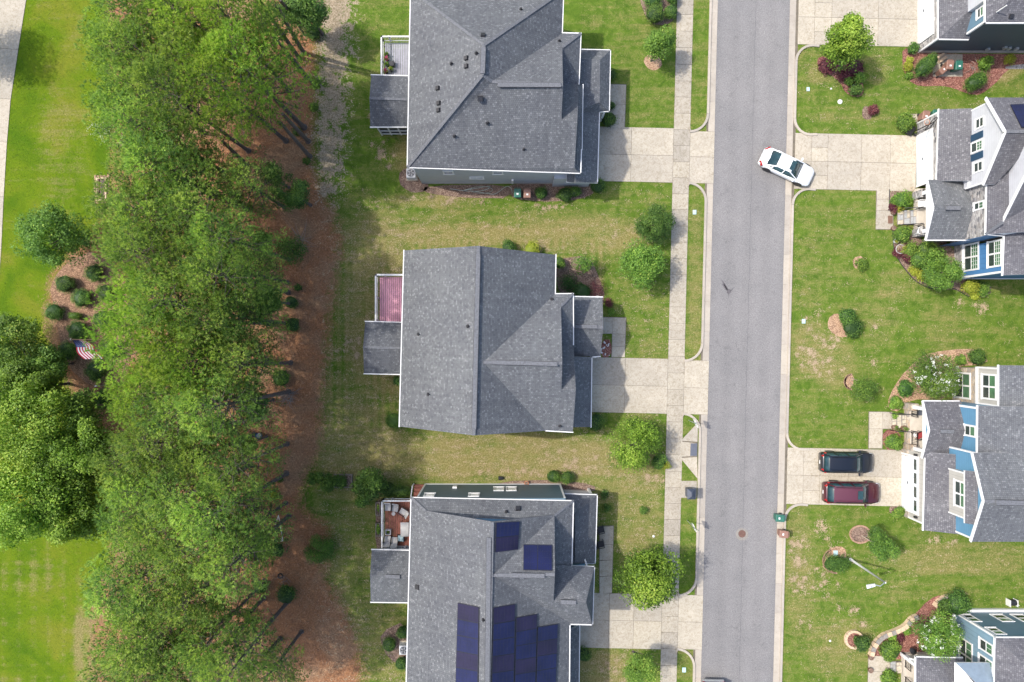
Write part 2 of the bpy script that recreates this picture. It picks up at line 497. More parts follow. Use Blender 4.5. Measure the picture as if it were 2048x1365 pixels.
def groundmat():
    m, N, L, B = newmat('lawn_and_forest_floor')
    dry = attr(N, 'dry'); straw = attr(N, 'straw'); sand = attr(N, 'sand'); park = attr(N, 'park')
    mp = N.new('ShaderNodeMapping'); mp.inputs['Scale'].default_value = (1, 1, 1)
    L.new(geo(N).outputs['Position'], mp.inputs[0])
    big = noise(N, L, 0.22, 5, 0.6, dist=0.5)
    med = noise(N, L, 1.3, 6, 0.7, dist=0.8)
    sm = noise(N, L, 7.0, 5, 0.75)
    fine = noise(N, L, 24.0, 3, 0.75)
    green = ramp(N, L, med, [(0.25, (0.050, 0.104, 0.012)), (0.5, (0.098, 0.165, 0.020)), (0.75, (0.165, 0.220, 0.038))])
    parkc = ramp(N, L, big, [(0.35, (0.070, 0.140, 0.006)), (0.5, (0.115, 0.180, 0.008)), (0.65, (0.165, 0.190, 0.018))])
    green = mix(N, L, park, green, parkc)
    dryc = ramp(N, L, sm, [(0.25, (0.13, 0.108, 0.036)), (0.5, (0.24, 0.205, 0.078)), (0.8, (0.48, 0.40, 0.22))])
    d = math_(N, L, 'ADD', dry, math_(N, L, 'MULTIPLY_ADD', med, 1.0, -0.5))
    d = math_(N, L, 'ADD', d, math_(N, L, 'MULTIPLY_ADD', big, 0.8, -0.4))
    mp.inputs['Scale'].default_value = (0.22, 1.6, 1)      # mowing streaks across the lots
    stk = noise(N, L, 1.0, 5, 0.7, mp.outputs[0], 0.3)
    d = math_(N, L, 'ADD', d, math_(N, L, 'MULTIPLY_ADD', stk, 1.5, -0.75))
    d = math_(N, L, 'ADD', d, math_(N, L, 'MULTIPLY_ADD', sm, 0.9, -0.45))
    dm = ramp(N, L, d, [(0.15, (0, 0, 0)), (0.85, (0.92,) * 3)])
    col = mix(N, L, dm, green, dryc)
    strawc = ramp(N, L, sm, [(0.2, (0.13, 0.060, 0.030)), (0.5, (0.29, 0.140, 0.070)), (0.8, (0.52, 0.29, 0.155))])
    strawc = mix(N, L, ramp(N, L, big, [(0.45, (0, 0, 0)), (0.65, (0.8,) * 3)]), strawc, ramp(N, L, sm, [(0.3, (0.17, 0.11, 0.07)), (0.7, (0.40, 0.27, 0.165))]))
    s = math_(N, L, 'ADD', straw, math_(N, L, 'MULTIPLY_ADD', med, 0.9, -0.45))
    s = math_(N, L, 'ADD', s, math_(N, L, 'MULTIPLY_ADD', sm, 0.9, -0.45))
    col = mix(N, L, ramp(N, L, s, [(0.35, (0, 0, 0)), (0.65, (1, 1, 1))]), col, strawc)
    sandc = ramp(N, L, sm, [(0.3, (0.14, 0.105, 0.060)), (0.5, (0.33, 0.265, 0.18)), (0.7, (0.58, 0.50, 0.39))])
    sandc = mix(N, L, ramp(N, L, med, [(0.4, (0.7,) * 3), (0.6, (0, 0, 0))]), sandc, ramp(N, L, sm, [(0.3, (0.11, 0.085, 0.05)), (0.7, (0.33, 0.27, 0.19))]))
    q = math_(N, L, 'ADD', sand, math_(N, L, 'MULTIPLY_ADD', med, 2.4, -1.2))
    q = math_(N, L, 'ADD', q, math_(N, L, 'MULTIPLY_ADD', sm, 1.6, -0.8))
    q = math_(N, L, 'MULTIPLY', q, math_(N, L, 'GREATER_THAN', sand, 0.02))
    col = mix(N, L, ramp(N, L, q, [(0.45, (0, 0, 0)), (0.62, (1, 1, 1))]), col, sandc)
    col = mix(N, L, 1.0, col, ramp(N, L, fine, [(0.28, (0.62,) * 3), (0.72, (1.32,) * 3)]), 'MULTIPLY')
    L.new(col, B.inputs['Base Color'])
    B.inputs['Roughness'].default_value = 1.0
    B.inputs['Specular IOR Level'].default_value = 0.1
    h = math_(N, L, 'ADD', fine, math_(N, L, 'MULTIPLY', sm, 1.2))
    bump(N, L, h, B, 0.9, 0.05)
    return m
M['ground'] = groundmat()
def mulchmat(name, a, b, c):
    m, N, L, B = newmat(name)
    v = N.new('ShaderNodeTexVoronoi'); v.inputs['Scale'].default_value = 19
    L.new(geo(N).outputs['Position'], v.inputs['Vector'])
    sp = N.new('ShaderNodeSeparateColor'); L.new(v.outputs['Color'], sp.inputs[0])
    col = ramp(N, L, sp.outputs[0], [(0.0, a), (0.55, b), (1.0, c)])
    col = mix(N, L, 1.0, col, ramp(N, L, noise(N, L, 2, 5, 0.6), [(0.3, (0.75,) * 3), (0.7, (1.2,) * 3)]), 'MULTIPLY')
    L.new(col, B.inputs['Base Color']); B.inputs['Roughness'].default_value = 0.95
    bump(N, L, v.outputs['Distance'], B, 0.8, 0.03)
    return m
M['mulch_red'] = mulchmat('red_mulch', (0.11, 0.035, 0.028), (0.20, 0.08, 0.06), (0.42, 0.22, 0.17))
M['mulch_tan'] = mulchmat('tan_mulch', (0.20, 0.11, 0.07), (0.36, 0.23, 0.14), (0.55, 0.38, 0.25))
M['mulch_bed'] = mulchmat('chip_mulch', (0.10, 0.052, 0.03), (0.21, 0.12, 0.072), (0.40, 0.25, 0.155))
M['mulch_brown'] = mulchmat('brown_mulch', (0.09, 0.05, 0.04), (0.18, 0.12, 0.09), (0.34, 0.25, 0.19))
M['gravel'] = mulchmat('grey_gravel', (0.12, 0.12, 0.12), (0.30, 0.29, 0.28), (0.55, 0.54, 0.52))

# ------------------------------------------------------------------ the ground sheet
def sdist(poly, X, Y):
    """signed distance (photo pixels on the ground), positive inside"""
    X = np.asarray(X, float); Y = np.asarray(Y, float)
    d = np.full(X.shape, 1e9); ins = np.zeros(X.shape, bool)
    n = len(poly)
    for i in range(n):
        ax, ay = poly[i]; bx, by = poly[(i + 1) % n]
        ex, ey = bx - ax, by - ay
        t = np.clip(((X - ax) * ex + (Y - ay) * ey) / (ex * ex + ey * ey + 1e-9), 0, 1)
        d = np.minimum(d, np.hypot(X - ax - t * ex, Y - ay - t * ey))
        c = ((ay > Y) != (by > Y)) & (X < (bx - ax) * (Y - ay) / (by - ay + 1e-12) + ax)
        ins ^= c
    return np.where(ins, d, -d)
STRAW = [(640, -400), (640, 0), (632, 110), (630, 200), (628, 330), (665, 420), (682, 480), (672, 560), (655, 680), (645, 800),
         (640, 900), (610, 960), (600, 1010), (660, 1060), (650, 1150), (690, 1220), (720, 1300), (725, 1365), (725, 1800),
         (190, 1800), (185, 1365), (190, 1180), (225, 1140), (235, 1000), (205, 860), (150, 790), (105, 700), (92, 620), (104, 560),
         (135, 515), (190, 470), (225, 400), (230, 200), (215, 0), (215, -400)]
SAND = [(632, -300), (704, -300), (706, 0), (694, 120), (690, 250), (684, 340), (662, 400), (640, 400), (632, 330), (640, 200), (636, 100)]
PARK = [(-2500, -2500), (215, -2500), (215, 0), (230, 200), (225, 400), (190, 470), (135, 515), (92, 620), (110, 720), (150, 790), (205, 860), (235, 1000), (225, 1140), (190, 1180), (185, 1365), (190, 3000), (-2500, 3000)]
DRY = [  # px, py, rx, ry, strength
    (760, 620, 90, 230, 0.75), (720, 900, 110, 120, 0.7), (900, 470, 330, 26, 0.78), (1150, 470, 170, 45, 0.7), (1000, 915, 330, 55, 0.82),
    (760, 1290, 60, 120, 0.5), (1280, 640, 70, 90, 0.35), (1180, 960, 160, 60, 0.6), (1275, 1010, 60, 140, 0.6), (1210, 1340, 70, 50, 0.8),
    (840, 310, 60, 50, 0.8), (870, 400, 120, 18, 0.6), (1180, 40, 30, 30, 0.4), (1640, 150, 30, 25, 0.5), (1760, 130, 30, 50, 0.5),
    (1990, 140, 60, 25, 0.9), (1690, 240, 120, 20, 0.35), (1750, 640, 60, 60, 0.35), (1800, 570, 70, 40, 0.4), (1620, 700, 40, 70, 0.5),
    (1660, 720, 60, 60, 0.55), (1900, 620, 150, 30, 0.2), (1900, 1120, 170, 36, 0.6), (1600, 1150, 35, 190, 0.45), (1680, 1290, 90, 70, 0.5),
    (1830, 1180, 130, 30, 0.35), (1392, 600, 15, 260, 0.5), (690, 300, 40, 140, 0.25), (730, 430, 60, 60, 0.4), (700, 1150, 50, 200, 0.5),
    (900, 440, 260, 20, 0.35), (1620, 560, 30, 120, 0.3), (1500, 1800, 700, 300, 0.4), (1300, -300, 900, 200, 0.3), (740, 130, 40, 60, 0.3),
    (120, 300, 60, 120, 0.25), (172, 1290, 30, 80, 0.8), (60, 1150, 60, 40, 0.3)]
def masks(X, Y):
    straw = np.clip(0.5 + sdist(STRAW, X, Y) / 75.0, 0, 1)
    sand = np.clip(0.5 + sdist(SAND, X, Y) / 75.0, 0, 1)
    park = np.clip(0.5 + sdist(PARK, X, Y) / 16.0, 0, 1)
    dry = np.zeros(np.shape(X))
    for (a, b, rx, ry, s) in DRY:
        q = ((X - a) / rx) ** 2 + ((Y - b) / ry) ** 2
        dry = np.maximum(dry, s * np.clip(1.45 - q, 0, 1))
    west = (X < 1210) & (X > 620)
    dry = np.where(west, np.maximum(dry, np.where(Y > 425, 0.42, 0.2)), np.maximum(dry, np.where(X > 1210, 0.24, 0)))
    dry = dry + np.where(park > 0.5, 0.22 * np.sin(X * 0.21) * (Y > 1080), 0)
    # mowing stripes on the open lawns west of the houses
    dry = dry + np.where(west, 0.2 * np.sin(X * 0.42) * (Y > 480) * (Y < 860), 0)
    return straw, sand, park, dry

def axis_coords(lo, hi, cell, far):
    c = list(np.arange(lo, hi + 1e-6, cell))
    step, a, b = cell * 2, lo, hi
    L_, R_ = [], []
    while b < far:
        step *= 1.6; a -= step; b += step
        L_.append(a); R_.append(b)
    return np.array(L_[::-1] + c + R_)
gxs = axis_coords(-48, 48, 0.36, 900)
gys = axis_coords(-33, 33, 0.36, 900)
GX, GY = np.meshgrid(gxs, gys)
PXg, PYg = GX / M2 + CX, CY - GY / M2
GZ = np.zeros(GX.shape)
V = np.stack([GX.ravel(), GY.ravel(), GZ.ravel()], 1)
nx, ny = len(gxs), len(gys)
ii, jj = np.meshgrid(np.arange(nx - 1), np.arange(ny - 1))
q = (jj * nx + ii).ravel()
F = np.stack([q, q + 1, q + nx + 1, q + nx], 1)
st, sa, pk, dr = masks(PXg.ravel(), PYg.ravel())
g = np_mesh('ground', V, F, M['ground'], tint={'straw': st, 'sand': sa, 'park': pk, 'dry': dr})
tag(g, kind='structure')

# ------------------------------------------------------------------ street, kerbs, pavement, drives
HARD = []
SL = 0.0249
def lx(x0, py): return x0 - SL * py
def struct(name, mb, mats, parent=None, label=None):
    o = mb.build(name, mats, parent)
    if parent is None: tag(o, kind='structure')
    if label: o['label'] = label
    return o
def g2(pts): return [(gx(a), gy(b)) for a, b in pts]
Y0, Y1 = -700, 2100
road = MB()
road.poly([(gx(lx(1434, y)), gy(y), 0.008) for y in (Y1,)] + [(gx(lx(1580, Y1)), gy(Y1), 0.008), (gx(lx(1580, Y0)), gy(Y0), 0.008), (gx(lx(1434, Y0)), gy(Y0), 0.008)])
road_o = struct('road', road, M['asphalt'])
HARD.append([(lx(1416, Y0), Y0), (lx(1600, Y0), Y0), (lx(1600, Y1), Y1), (lx(1416, Y1), Y1)])
sm = MB()
for k in range(-6, 24):
    y = k * 70.0
    a, b = lx(1512, y) + random.uniform(-0.5, 0.5), lx(1512, y + 70) + random.uniform(-0.5, 0.5)
    sm.bar((gx(a), gy(y), 0.012), (gx(b), gy(y + 70), 0.012), 0.022, 0.004)
struct('seam', sm, M['seam'], road_o)
# oil stain on the road (a mark of its own shape)
def blob(cx, cy, pts, z, h=0.0):
    return [(gx(cx + a), gy(cy + b)) for a, b in pts]
s1 = MB()
for pl in ([(-4, 4), (3, 5), (6, 0), (2, -5), (-3, -3)], [(-3, -2), (0, -4), (-10, -20), (-14, -23), (-13, -19)], [(-5, -1), (-2, -3), (-8, -14), (-14, -15)], [(3, -2), (5, 0), (13, -9)], [(-1, 4), (1, 4), (1, 12)]):
    s1.poly([(x, y, 0.0125) for x, y in blob(1457, 583, pl, 0)][::-1])
struct('oil_stain', s1, M['stain'], road_o)

slab_n = [0]
def slab(parent, pts, z=0.035, mat=None, name='slab'):
    """one concrete slab, shrunk a little so that a joint stays open"""
    w = g2(pts)
    c = Vector((sum(p[0] for p in w) / len(w), sum(p[1] for p in w) / len(w)))
    out = []
    n = len(w)
    ar = sum(w[i][0] * w[(i + 1) % n][1] - w[(i + 1) % n][0] * w[i][1] for i in range(n))
    if ar < 0: w = w[::-1]
    gap = 0.013
    for i in range(n):                       # inset every edge by the half joint
        p0, p1, p2 = Vector(w[i - 1]), Vector(w[i]), Vector(w[(i + 1) % n])
        d1 = (p1 - p0).normalized(); d2 = (p2 - p1).normalized()
        n1 = Vector((-d1.y, d1.x)); n2 = Vector((-d2.y, d2.x))
        k = n1 + n2
        k = k / max(0.3, k.dot(n1))
        out.append(p1 + k * gap)
    mb = MB().prism([tuple(p) for p in out], 0.006, z + random.uniform(-0.003, 0.003))
    return mb.build(name, mat or M['conc'], parent)
def paved(name, outline, slabs, z=0.035, mat=None, base=0.006):
    HARD.append(outline)
    mb = MB()
    mb.poly([(x, y, base) for x, y in g2(outline)][::-1] if True else None)
    if newell(mb.V).z < 0:
        mb.V = mb.V[::-1]
    o = struct(name, mb, M['joint'])
    for s in slabs: slab(o, s, z, mat)
    return o
def skew(x, y): return (x - SL * y, y + 0.0)      # street-aligned coordinates -> photo pixels
def quad_s(x0, x1, y0, y1):
    # a slab aligned with the street; across the street the joints drop slightly to the right
    def t(x, y): return (x - SL * y, y + (x - 1400) * 0.022)
    return [t(x0, y0), t(x1, y0), t(x1, y1), t(x0, y1)]
# pavement
ys = []
y = -330.0
while y < 1700:
    ys.append(y); y += 32.6 + random.uniform(-1.0, 1.0)
paved('pavement', quad_s(1354, 1387, ys[0], ys[-1]), [quad_s(1354, 1387, a, b) for a, b in zip(ys[:-1], ys[1:])], mat=M['conc_old'])

# west driveways
def t2(x, y): return (x - SL * y, y + (x - 1400) * 0.022)
def drive(name, x0, y0, y1, xs, ymid, x_end=1354, mat=None):
    """xs: joints in street coordinates, from the house to the pavement, then the apron to the gutter"""
    cols = [x0] + xs + [x_end]
    sl = []
    for a, b in zip(cols[:-1], cols[1:]):
        for c, d in ((y0, ymid), (ymid, y1)):
            sl.append([t2(a, c), t2(b, c), t2(b, d), t2(a, d)])
    out = [t2(x0 - 0.5, y0), t2(x_end, y0), t2(x_end, y1), t2(x0 - 0.5, y1)]
    return paved(name, out, sl, mat=mat)
def apron(name, y0, y1, ymid):
    sl = [[t2(1387, y0), t2(1420, y0), t2(1436, y0), t2(1436, ymid), t2(1387, ymid)], [t2(1387, ymid), t2(1436, ymid), t2(1436, y1), t2(1387, y1)]]
    return paved(name, [t2(1387, y0), t2(1436, y0), t2(1436, y1), t2(1387, y1)], sl, z=0.03)
drive('driveway', 1170, 258, 367, [1270], 313)
apron('driveway_apron', 263, 367, 314)
drive('driveway', 1170, 719, 829, [1269], 774)
apron('driveway_apron', 721, 829, 776)
drive('driveway', 1160, 1190, 1300, [1249, 1298], 1244)
apron('driveway_apron', 1190, 1299, 1244)

# kerbs: gutter pan segments and raised kerb pieces with rounded returns at the drives
def arc(cx, cy, r, a0, a1, n=7):
    return [(cx + r * math.cos(math.radians(a0 + (a1 - a0) * i / n)), cy + r * math.sin(math.radians(a0 + (a1 - a0) * i / n))) for i in range(n + 1)]
def strip(parent, line, w, z0, z1, mat, name, maxlen=60, side=1):
    """line of street coordinates -> pieces of a raised strip, w photo pixels wide, one object per piece"""
    pts = [Vector(t2(*p)) for p in line]
    # resample and cut into pieces
    segs, cur, acc = [], [pts[0]], 0
    for a, b in zip(pts[:-1], pts[1:]):
        d = (b - a).length
        k = max(1, int(math.ceil(d / maxlen)))
        for i in range(1, k + 1):
            p = a + (b - a) * i / k
            cur.append(p); acc += d / k
            if acc >= maxlen * 0.95:
                segs.append(cur); cur = [p]; acc = 0
    if len(cur) > 1: segs.append(cur)
    for s in segs:
        n = len(s); off = []
        for i, p in enumerate(s):
            d = (s[min(i + 1, n - 1)] - s[max(i - 1, 0)]).normalized()
            off.append(p + Vector((-d.y, d.x)) * w * side)
        s2 = [s[0] + (s[1] - s[0]).normalized() * 0.25] + s[1:-1] + [s[-1] - (s[-1] - s[-2]).normalized() * 0.25]
        mb = MB()
        for i in range(n - 1):
            mb.prism(g2([s2[i], s2[i + 1], off[i + 1], off[i]]), z0, z1)
        mb.build(name, mat, parent)
kerbW = MB(); kerbW.poly([(x, y, 0.004) for x, y in g2(quad_s(1419, 1436, -500, 1800))][::-1])
kw = struct('kerb', kerbW, M['joint'])
kerbE = MB(); kerbE.poly([(x, y, 0.004) for x, y in g2(quad_s(1578.5, 1598, -500, 1800))][::-1])
ke = struct('kerb', kerbE, M['joint'])
for a, b in ((-330, 263), (367, 721), (829, 1190), (1299, 1700)):       # west gutter pan
    strip(kw, [(1423, a), (1423, b)], 12.5, 0.004, 0.022, M['kerb'], 'gutter_pan', side=-1)
R = 34
def returns(y0, y1, top, bot):
    ln = []
    if top: ln += [(1388, y0 + 1)] + arc(1419 - R, y0 + R, R, -88, 0)
    else: ln += [(1419, y0)]
    if bot: ln += arc(1419 - R, y1 - R, R, 0, 88) + [(1388, y1 - 1)]
    else: ln += [(1419, y1)]
    return ln
for (a, b, t_, b_) in ((-330, 262, 0, 1), (369, 720, 1, 1), (830, 1189, 1, 1), (1300, 1700, 1, 0)):
    strip(kw, returns(a, b, t_, b_), 4.5, 0.0, 0.12, M['kerb'], 'kerb_stone', side=-1)
# east side: pan and kerb, with returns at the three drives
def e_returns(y0, y1, top, bot, R=30):
    ln = []
    if top: ln += [(1640, y0 + 1)] + arc(1597 + R, y0 + R, R, -90, -180)
    else: ln += [(1597, y0)]
    if bot: ln += arc(1597 + R, y1 - R, R, 180, 90) + [(1640, y1 - 1)]
    else: ln += [(1597, y1)]
    return ln
EDRV = [(-20, 88, 36), (264, 375, 322), (893, 1005, 948)]
strip(ke, [(1580, -330), (1580, 1700)], 12.3, 0.004, 0.022, M['kerb'], 'gutter_pan', side=-1)
for (a, b, t_, b_) in ((89, 263, 1, 1), (376, 892, 1, 1), (1006, 1700, 1, 0), (-330, -21, 0, 1)):
    strip(ke, e_returns(a, b, t_, b_), 4.5, 0.0, 0.12, M['kerb'], 'kerb_stone', side=1)
def edrive(x1, y0, y1, ymid, xs, sub, lab=None):
    cols = [1597] + xs + [x1]
    sl = []
    for i, (a, b) in enumerate(zip(cols[:-1], cols[1:])):
        cuts = [y0, ymid, y1]
        if i == 1: cuts = [y0] + sub + [y1]
        for c, d in zip(cuts[:-1], cuts[1:]):
            sl.append([t2(a, c), t2(b, c), t2(b, d), t2(a, d)])
    out = [t2(1592, y0), t2(x1 + 1, y0), t2(x1 + 1, y1), t2(1592, y1)]
    return paved('driveway', out, sl, mat=M['conc'])
edrive(1838, -20, 85, 30, [1630, 1664, 1757], [1, 30, 59])
edrive(1840, 262, 374, 318, [1630, 1663, 1730, 1788], [290, 318, 346])
edrive(1829, 891, 1004, 946, [1630, 1663, 1720], [919, 946, 976])

# front walks
def walk(cells, out, mat=None, z=0.04):
    paved('walkway', out, cells, z=z, mat=mat)
walk([[(1219, 169), (1252, 170), (1251, 210), (1219, 209)], [(1219, 209), (1251, 210), (1250, 233), (1218, 232)], [(1218, 232), (1250, 233), (1249, 256), (1218, 255)]],
     [(1217, 168), (1253, 169), (1250, 257), (1217, 256)])
walk([[(1203, 635), (1226, 635), (1225, 668), (1203, 668)], [(1226, 635), (1252, 636), (1251, 669), (1225, 668)], [(1224, 668), (1251, 669), (1250, 694), (1224, 694)], [(1224, 694), (1250, 694), (1250, 715), (1223, 715)]],
     [(1202, 634), (1253, 635), (1250, 715), (1222, 715), (1224, 668), (1202, 668)])
walk([[(1199, y0 + 2), (1227 - i * 0.9, y0), (1226.5 - i * 0.9, y1), (1199, y1 + 1)] for i, (y0, y1) in enumerate(((1052, 1089), (1089, 1120), (1120, 1152), (1152, 1186)))],
     [(1198, 1052), (1228, 1051), (1224, 1187), (1198, 1187)])
walk([[(1753, 378), (1779, 379), (1779, 399), (1753, 399)], [(1753, 399), (1779, 399), (1779, 422), (1752, 422)], [(1752, 422), (1786, 422), (1786, 459), (1751, 459)]],
     [(1752, 377), (1780, 378), (1780, 421), (1787, 421), (1787, 460), (1751, 460)])
walk([[(1738, 824), (1765, 824), (1765, 858), (1738, 858)], [(1765, 824), (1785, 825), (1785, 858), (1765, 858)], [(1738, 858), (1765, 858), (1764, 897), (1737, 897)]],
     [(1737, 823), (1786, 824), (1786, 859), (1766, 859), (1765, 898), (1736, 898)])
walk([[(1737, 1312), (1780, 1312), (1779, 1343), (1736, 1343)], [(1736, 1343), (1764, 1343), (1763, 1400), (1735, 1400)]],
     [(1736, 1311), (1781, 1311), (1780, 1344), (1765, 1344), (1764, 1402), (1734, 1402)])
# bin pad and mailbox pad, storm inlet apron
paved('paving_pad', [(1864, 108), (1926, 108), (1926, 155), (1864, 155)], [[(1865, 109), (1925, 109), (1925, 154), (1865, 154)]])
paved('paving_pad', [(1815, 228), (1865, 228), (1845, 247), (1815, 245)], [[(1816, 229), (1838, 229), (1838, 245), (1816, 244)], [(1838, 229), (1864, 229), (1846, 246), (1838, 245)]])
paved('paving_pad', [(1361, 962), (1394, 962), (1393, 996), (1360, 996)], [[(1361, 962), (1394, 962), (1393, 996), (1360, 996)]])
paved('inlet_apron', [(1396, 845), (1395, 958), (1360, 916), (1361, 882)],
      [[(1396, 845), (1395, 884), (1361, 882)], [(1395, 887), (1394, 913), (1360, 914), (1361, 883)], [(1394, 914), (1395, 958), (1360, 916)]], z=0.045)
lid = MB(); lid.prism(g2([(1381, 887), (1394, 887), (1393, 912), (1380, 912)]), 0.03, 0.10)
tag(lid.build('storm_inlet_lid', M['inlet'], bevel=0.01), 'flat dark steel lid of the storm inlet beside the street kerb', 'drain lid')
# park path on the far left
pp = []
pw = [(-90, -300), (55, -300), (52, 0), (41, 80), (30, 170), (20, 240), (14, 330), (8, 420), (3, 510), (-6, 640), (-30, 800), (-60, 950), (-190, 950), (-120, 500), (-100, 200)]
pcells = []
edge = [(58, -200), (56, -100), (53, 0), (37, 100), (22, 199), (14.5, 285), (8, 394), (3, 500), (-6, 620), (-25, 740)]
for (a, b) in zip(edge[:-1], edge[1:]):
    pcells.append([(a[0] - 75, a[1] - 6), a, b, (b[0] - 75, b[1] - 6)])
paved('footpath', [(e[0], e[1]) for e in edge] + [(e[0] - 76, e[1] - 6) for e in edge[::-1]], pcells)
# manhole
M['ringc'] = concrete('manhole_collar', (0.24, 0.225, 0.205), 0.5)
mh = MB(); mh.disc(gx(1484), gy(1069), 0.004, 0.013, 0.55, 20)
ring = mh.build('manhole', M['ringc'])
tag(ring, 'round rusty manhole cover set in the street asphalt', 'manhole')
c_ = MB(); c_.disc(gx(1484), gy(1068), 0.013, 0.024, 0.33, 20)
for k in range(-3, 4):
    c_.box(gx(1484) - 0.24, gx(1484) + 0.24, gy(1068) + k * 0.075 - 0.012, gy(1068) + k * 0.075 + 0.012, 0.024, 0.032)
c_.build('cover', M['manhole'], ring)

# planting beds (slightly raised sheets of mulch)
def bed(pts, mat, z=0.02, name='mulch_bed'):
    HARD.append(pts)
    # smooth outline
    P_ = [Vector(p) for p in pts]; out = []
    for i in range(len(P_)):
        a, b = P_[i], P_[(i + 1) % len(P_)]
        out += [a * 0.75 + b * 0.25, a * 0.25 + b * 0.75]
    out = [(p.x + random.uniform(-0.8, 0.8), p.y + random.uniform(-0.8, 0.8)) for p in out]
    return struct(name, MB().prism(g2(out), -0.02, z), M[mat])
bed([(1806, 94), (1838, 100), (1862, 108), (2100, 108), (2100, 128), (2040, 130), (2015, 140), (1985, 172), (1962, 190), (1935, 188), (1905, 176), (1880, 172), (1840, 175), (1815, 160), (1804, 130)], 'mulch_red')
bed([(1632, 118), (1650, 112), (1668, 130), (1690, 128), (1715, 118), (1728, 132), (1725, 160), (1728, 190), (1712, 197), (1690, 186), (1680, 165), (1660, 150), (1640, 146)], 'mulch_red')
bed([(1728, 212), (1740, 214), (1745, 238), (1728, 240), (1724, 228)], 'mulch_brown')
bed([(1779, 379), (1810, 378), (1822, 392), (1812, 412), (1790, 425), (1779, 412)], 'mulch_brown')
bed([(1786, 459), (1810, 450), (1830, 478), (1910, 485), (1915, 560), (1985, 568), (1978, 592), (1950, 598), (1912, 578), (1880, 580), (1845, 570), (1815, 548), (1795, 515), (1786, 490)], 'mulch_brown')
bed([(1706, 516), (1726, 512), (1734, 528), (1722, 540), (1706, 536)], 'mulch_tan')
bed([(1655, 640), (1672, 624), (1690, 640), (1700, 672), (1680, 676), (1658, 662)], 'mulch_tan')
bed([(1690, 752), (1704, 748), (1708, 760), (1704, 778), (1692, 774)], 'mulch_tan')
bed([(1775, 820), (1778, 790), (1800, 755), (1830, 722), (1860, 705), (1930, 696), (1970, 706), (1976, 728), (1905, 734), (1905, 800), (1812, 800), (1800, 824)], 'mulch_tan')
bed([(1766, 860), (1800, 860), (1805, 904), (1765, 898)], 'mulch_red')
bed([(1777, 1012), (1808, 1010), (1818, 1026), (1800, 1038), (1780, 1030)], 'mulch_brown')
bed([(1700, 1066), (1716, 1052), (1736, 1054), (1742, 1072), (1732, 1086), (1708, 1086)], 'mulch_brown')
bed([(1645, 1120), (1655, 1100), (1680, 1090), (1694, 1102), (1690, 1130), (1662, 1146), (1646, 1138)], 'mulch_tan')
bed([(1738, 1312), (1745, 1290), (1765, 1268), (1800, 1258), (1822, 1238), (1860, 1196), (1885, 1190), (1900, 1225), (1905, 1320), (1800, 1320)], 'mulch_red')
bed([(1690, 1277), (1702, 1263), (1718, 1268), (1722, 1282), (1712, 1294), (1697, 1292)], 'mulch_red')
bed([(1203, 680), (1223, 680), (1222, 715), (1202, 715)], 'mulch_red', 0.03)
bed([(795, 350), (812, 335), (840, 345), (858, 368), (852, 384), (825, 386), (803, 376)], 'mulch_brown')
bed([(1018, 366), (1190, 362), (1192, 384), (1160, 400), (1110, 404), (1050, 402), (1018, 392)], 'mulch_brown')
bed([(850, 372), (1018, 368), (1020, 396), (960, 398), (880, 392), (846, 384)], 'mulch_brown')
bed([(1286, 118), (1300, 108), (1322, 118), (1324, 134), (1310, 143), (1292, 136)], 'mulch_tan')
bed([(1275, -20), (1285, 20), (1300, 48), (1330, 52), (1350, 40), (1352, -20)], 'mulch_brown')
bed([(105, 600), (100, 575), (118, 540), (150, 515), (190, 500), (240, 540), (262, 600), (262, 700), (250, 780), (190, 780), (130, 730)], 'mulch_bed', 0.015)
bed([(752, 1000), (764, 1000), (764, 1098), (750, 1098)], 'mulch_brown')
bed([(760, 1265), (815, 1240), (815, 1330), (790, 1330), (765, 1300)], 'mulch_brown')
bed([(1105, 520), (1180, 510), (1200, 560), (1212, 600), (1190, 640), (1120, 600)], 'mulch_brown', 0.012)
bed([(2010, 134), (2060, 128), (2060, 138), (2010, 138)], 'gravel', 0.05, 'gravel_bed')
bed([(995, 962), (1110, 960), (1190, 970), (1190, 985), (990, 982)], 'mulch_brown', 0.012)

# ------------------------------------------------------------------ house building blocks
def roof(parent, name, faces, mat='shingle', th=0.16, trim='white'):
    """every face is a sloping slab: shingles above, painted fascia and soffit at the sides and below"""
    mb = MB(); flat = []
    for pts in faces:                 # four-cornered faces that are not plane become two triangles
        pts = [Vector(p) for p in pts]
        if len(pts) == 4 and abs((pts[3] - pts[0]).dot((pts[1] - pts[0]).cross(pts[2] - pts[0]).normalized())) > 0.02:
            flat += [[pts[0], pts[1], pts[2]], [pts[0], pts[2], pts[3]]]
        else: flat.append(pts)
    for pts in flat:
        n = newell(pts)
        if n.z < 0: pts = pts[::-1]; n = -n
        up = Vector((0, 0, 1)) - n * n.z
        if up.length < 1e-4: up = Vector((0, 1, 0))
        up.normalize(); u = up.cross(n).normalized()
        mb.poly(pts, 0, [(p.dot(u) + 50, p.dot(up) + 50) for p in pts])
        low = [p - Vector((0, 0, th)) for p in pts]
        mb.poly(low[::-1], 1)
        for i in range(len(pts)):
            a, b = pts[i], pts[(i + 1) % len(pts)]
            mb.poly([a, b, b - Vector((0, 0, th)), a - Vector((0, 0, th))][::-1], 1)
    return mb.build(name, [M[mat], M[trim]], parent)
def gutter(parent, pts, w=0.085, name='gutter'):
    mb = MB()
    for a, b in zip(pts[:-1], pts[1:]):
        a, b = Vector(a), Vector(b)
        d = (b - a).normalized() * w * 0.5
        mb.bar(a - d - Vector((0, 0, 0.045)), b + d - Vector((0, 0, 0.045)), w, 0.13)
    return mb.build(name, M['white'], parent)
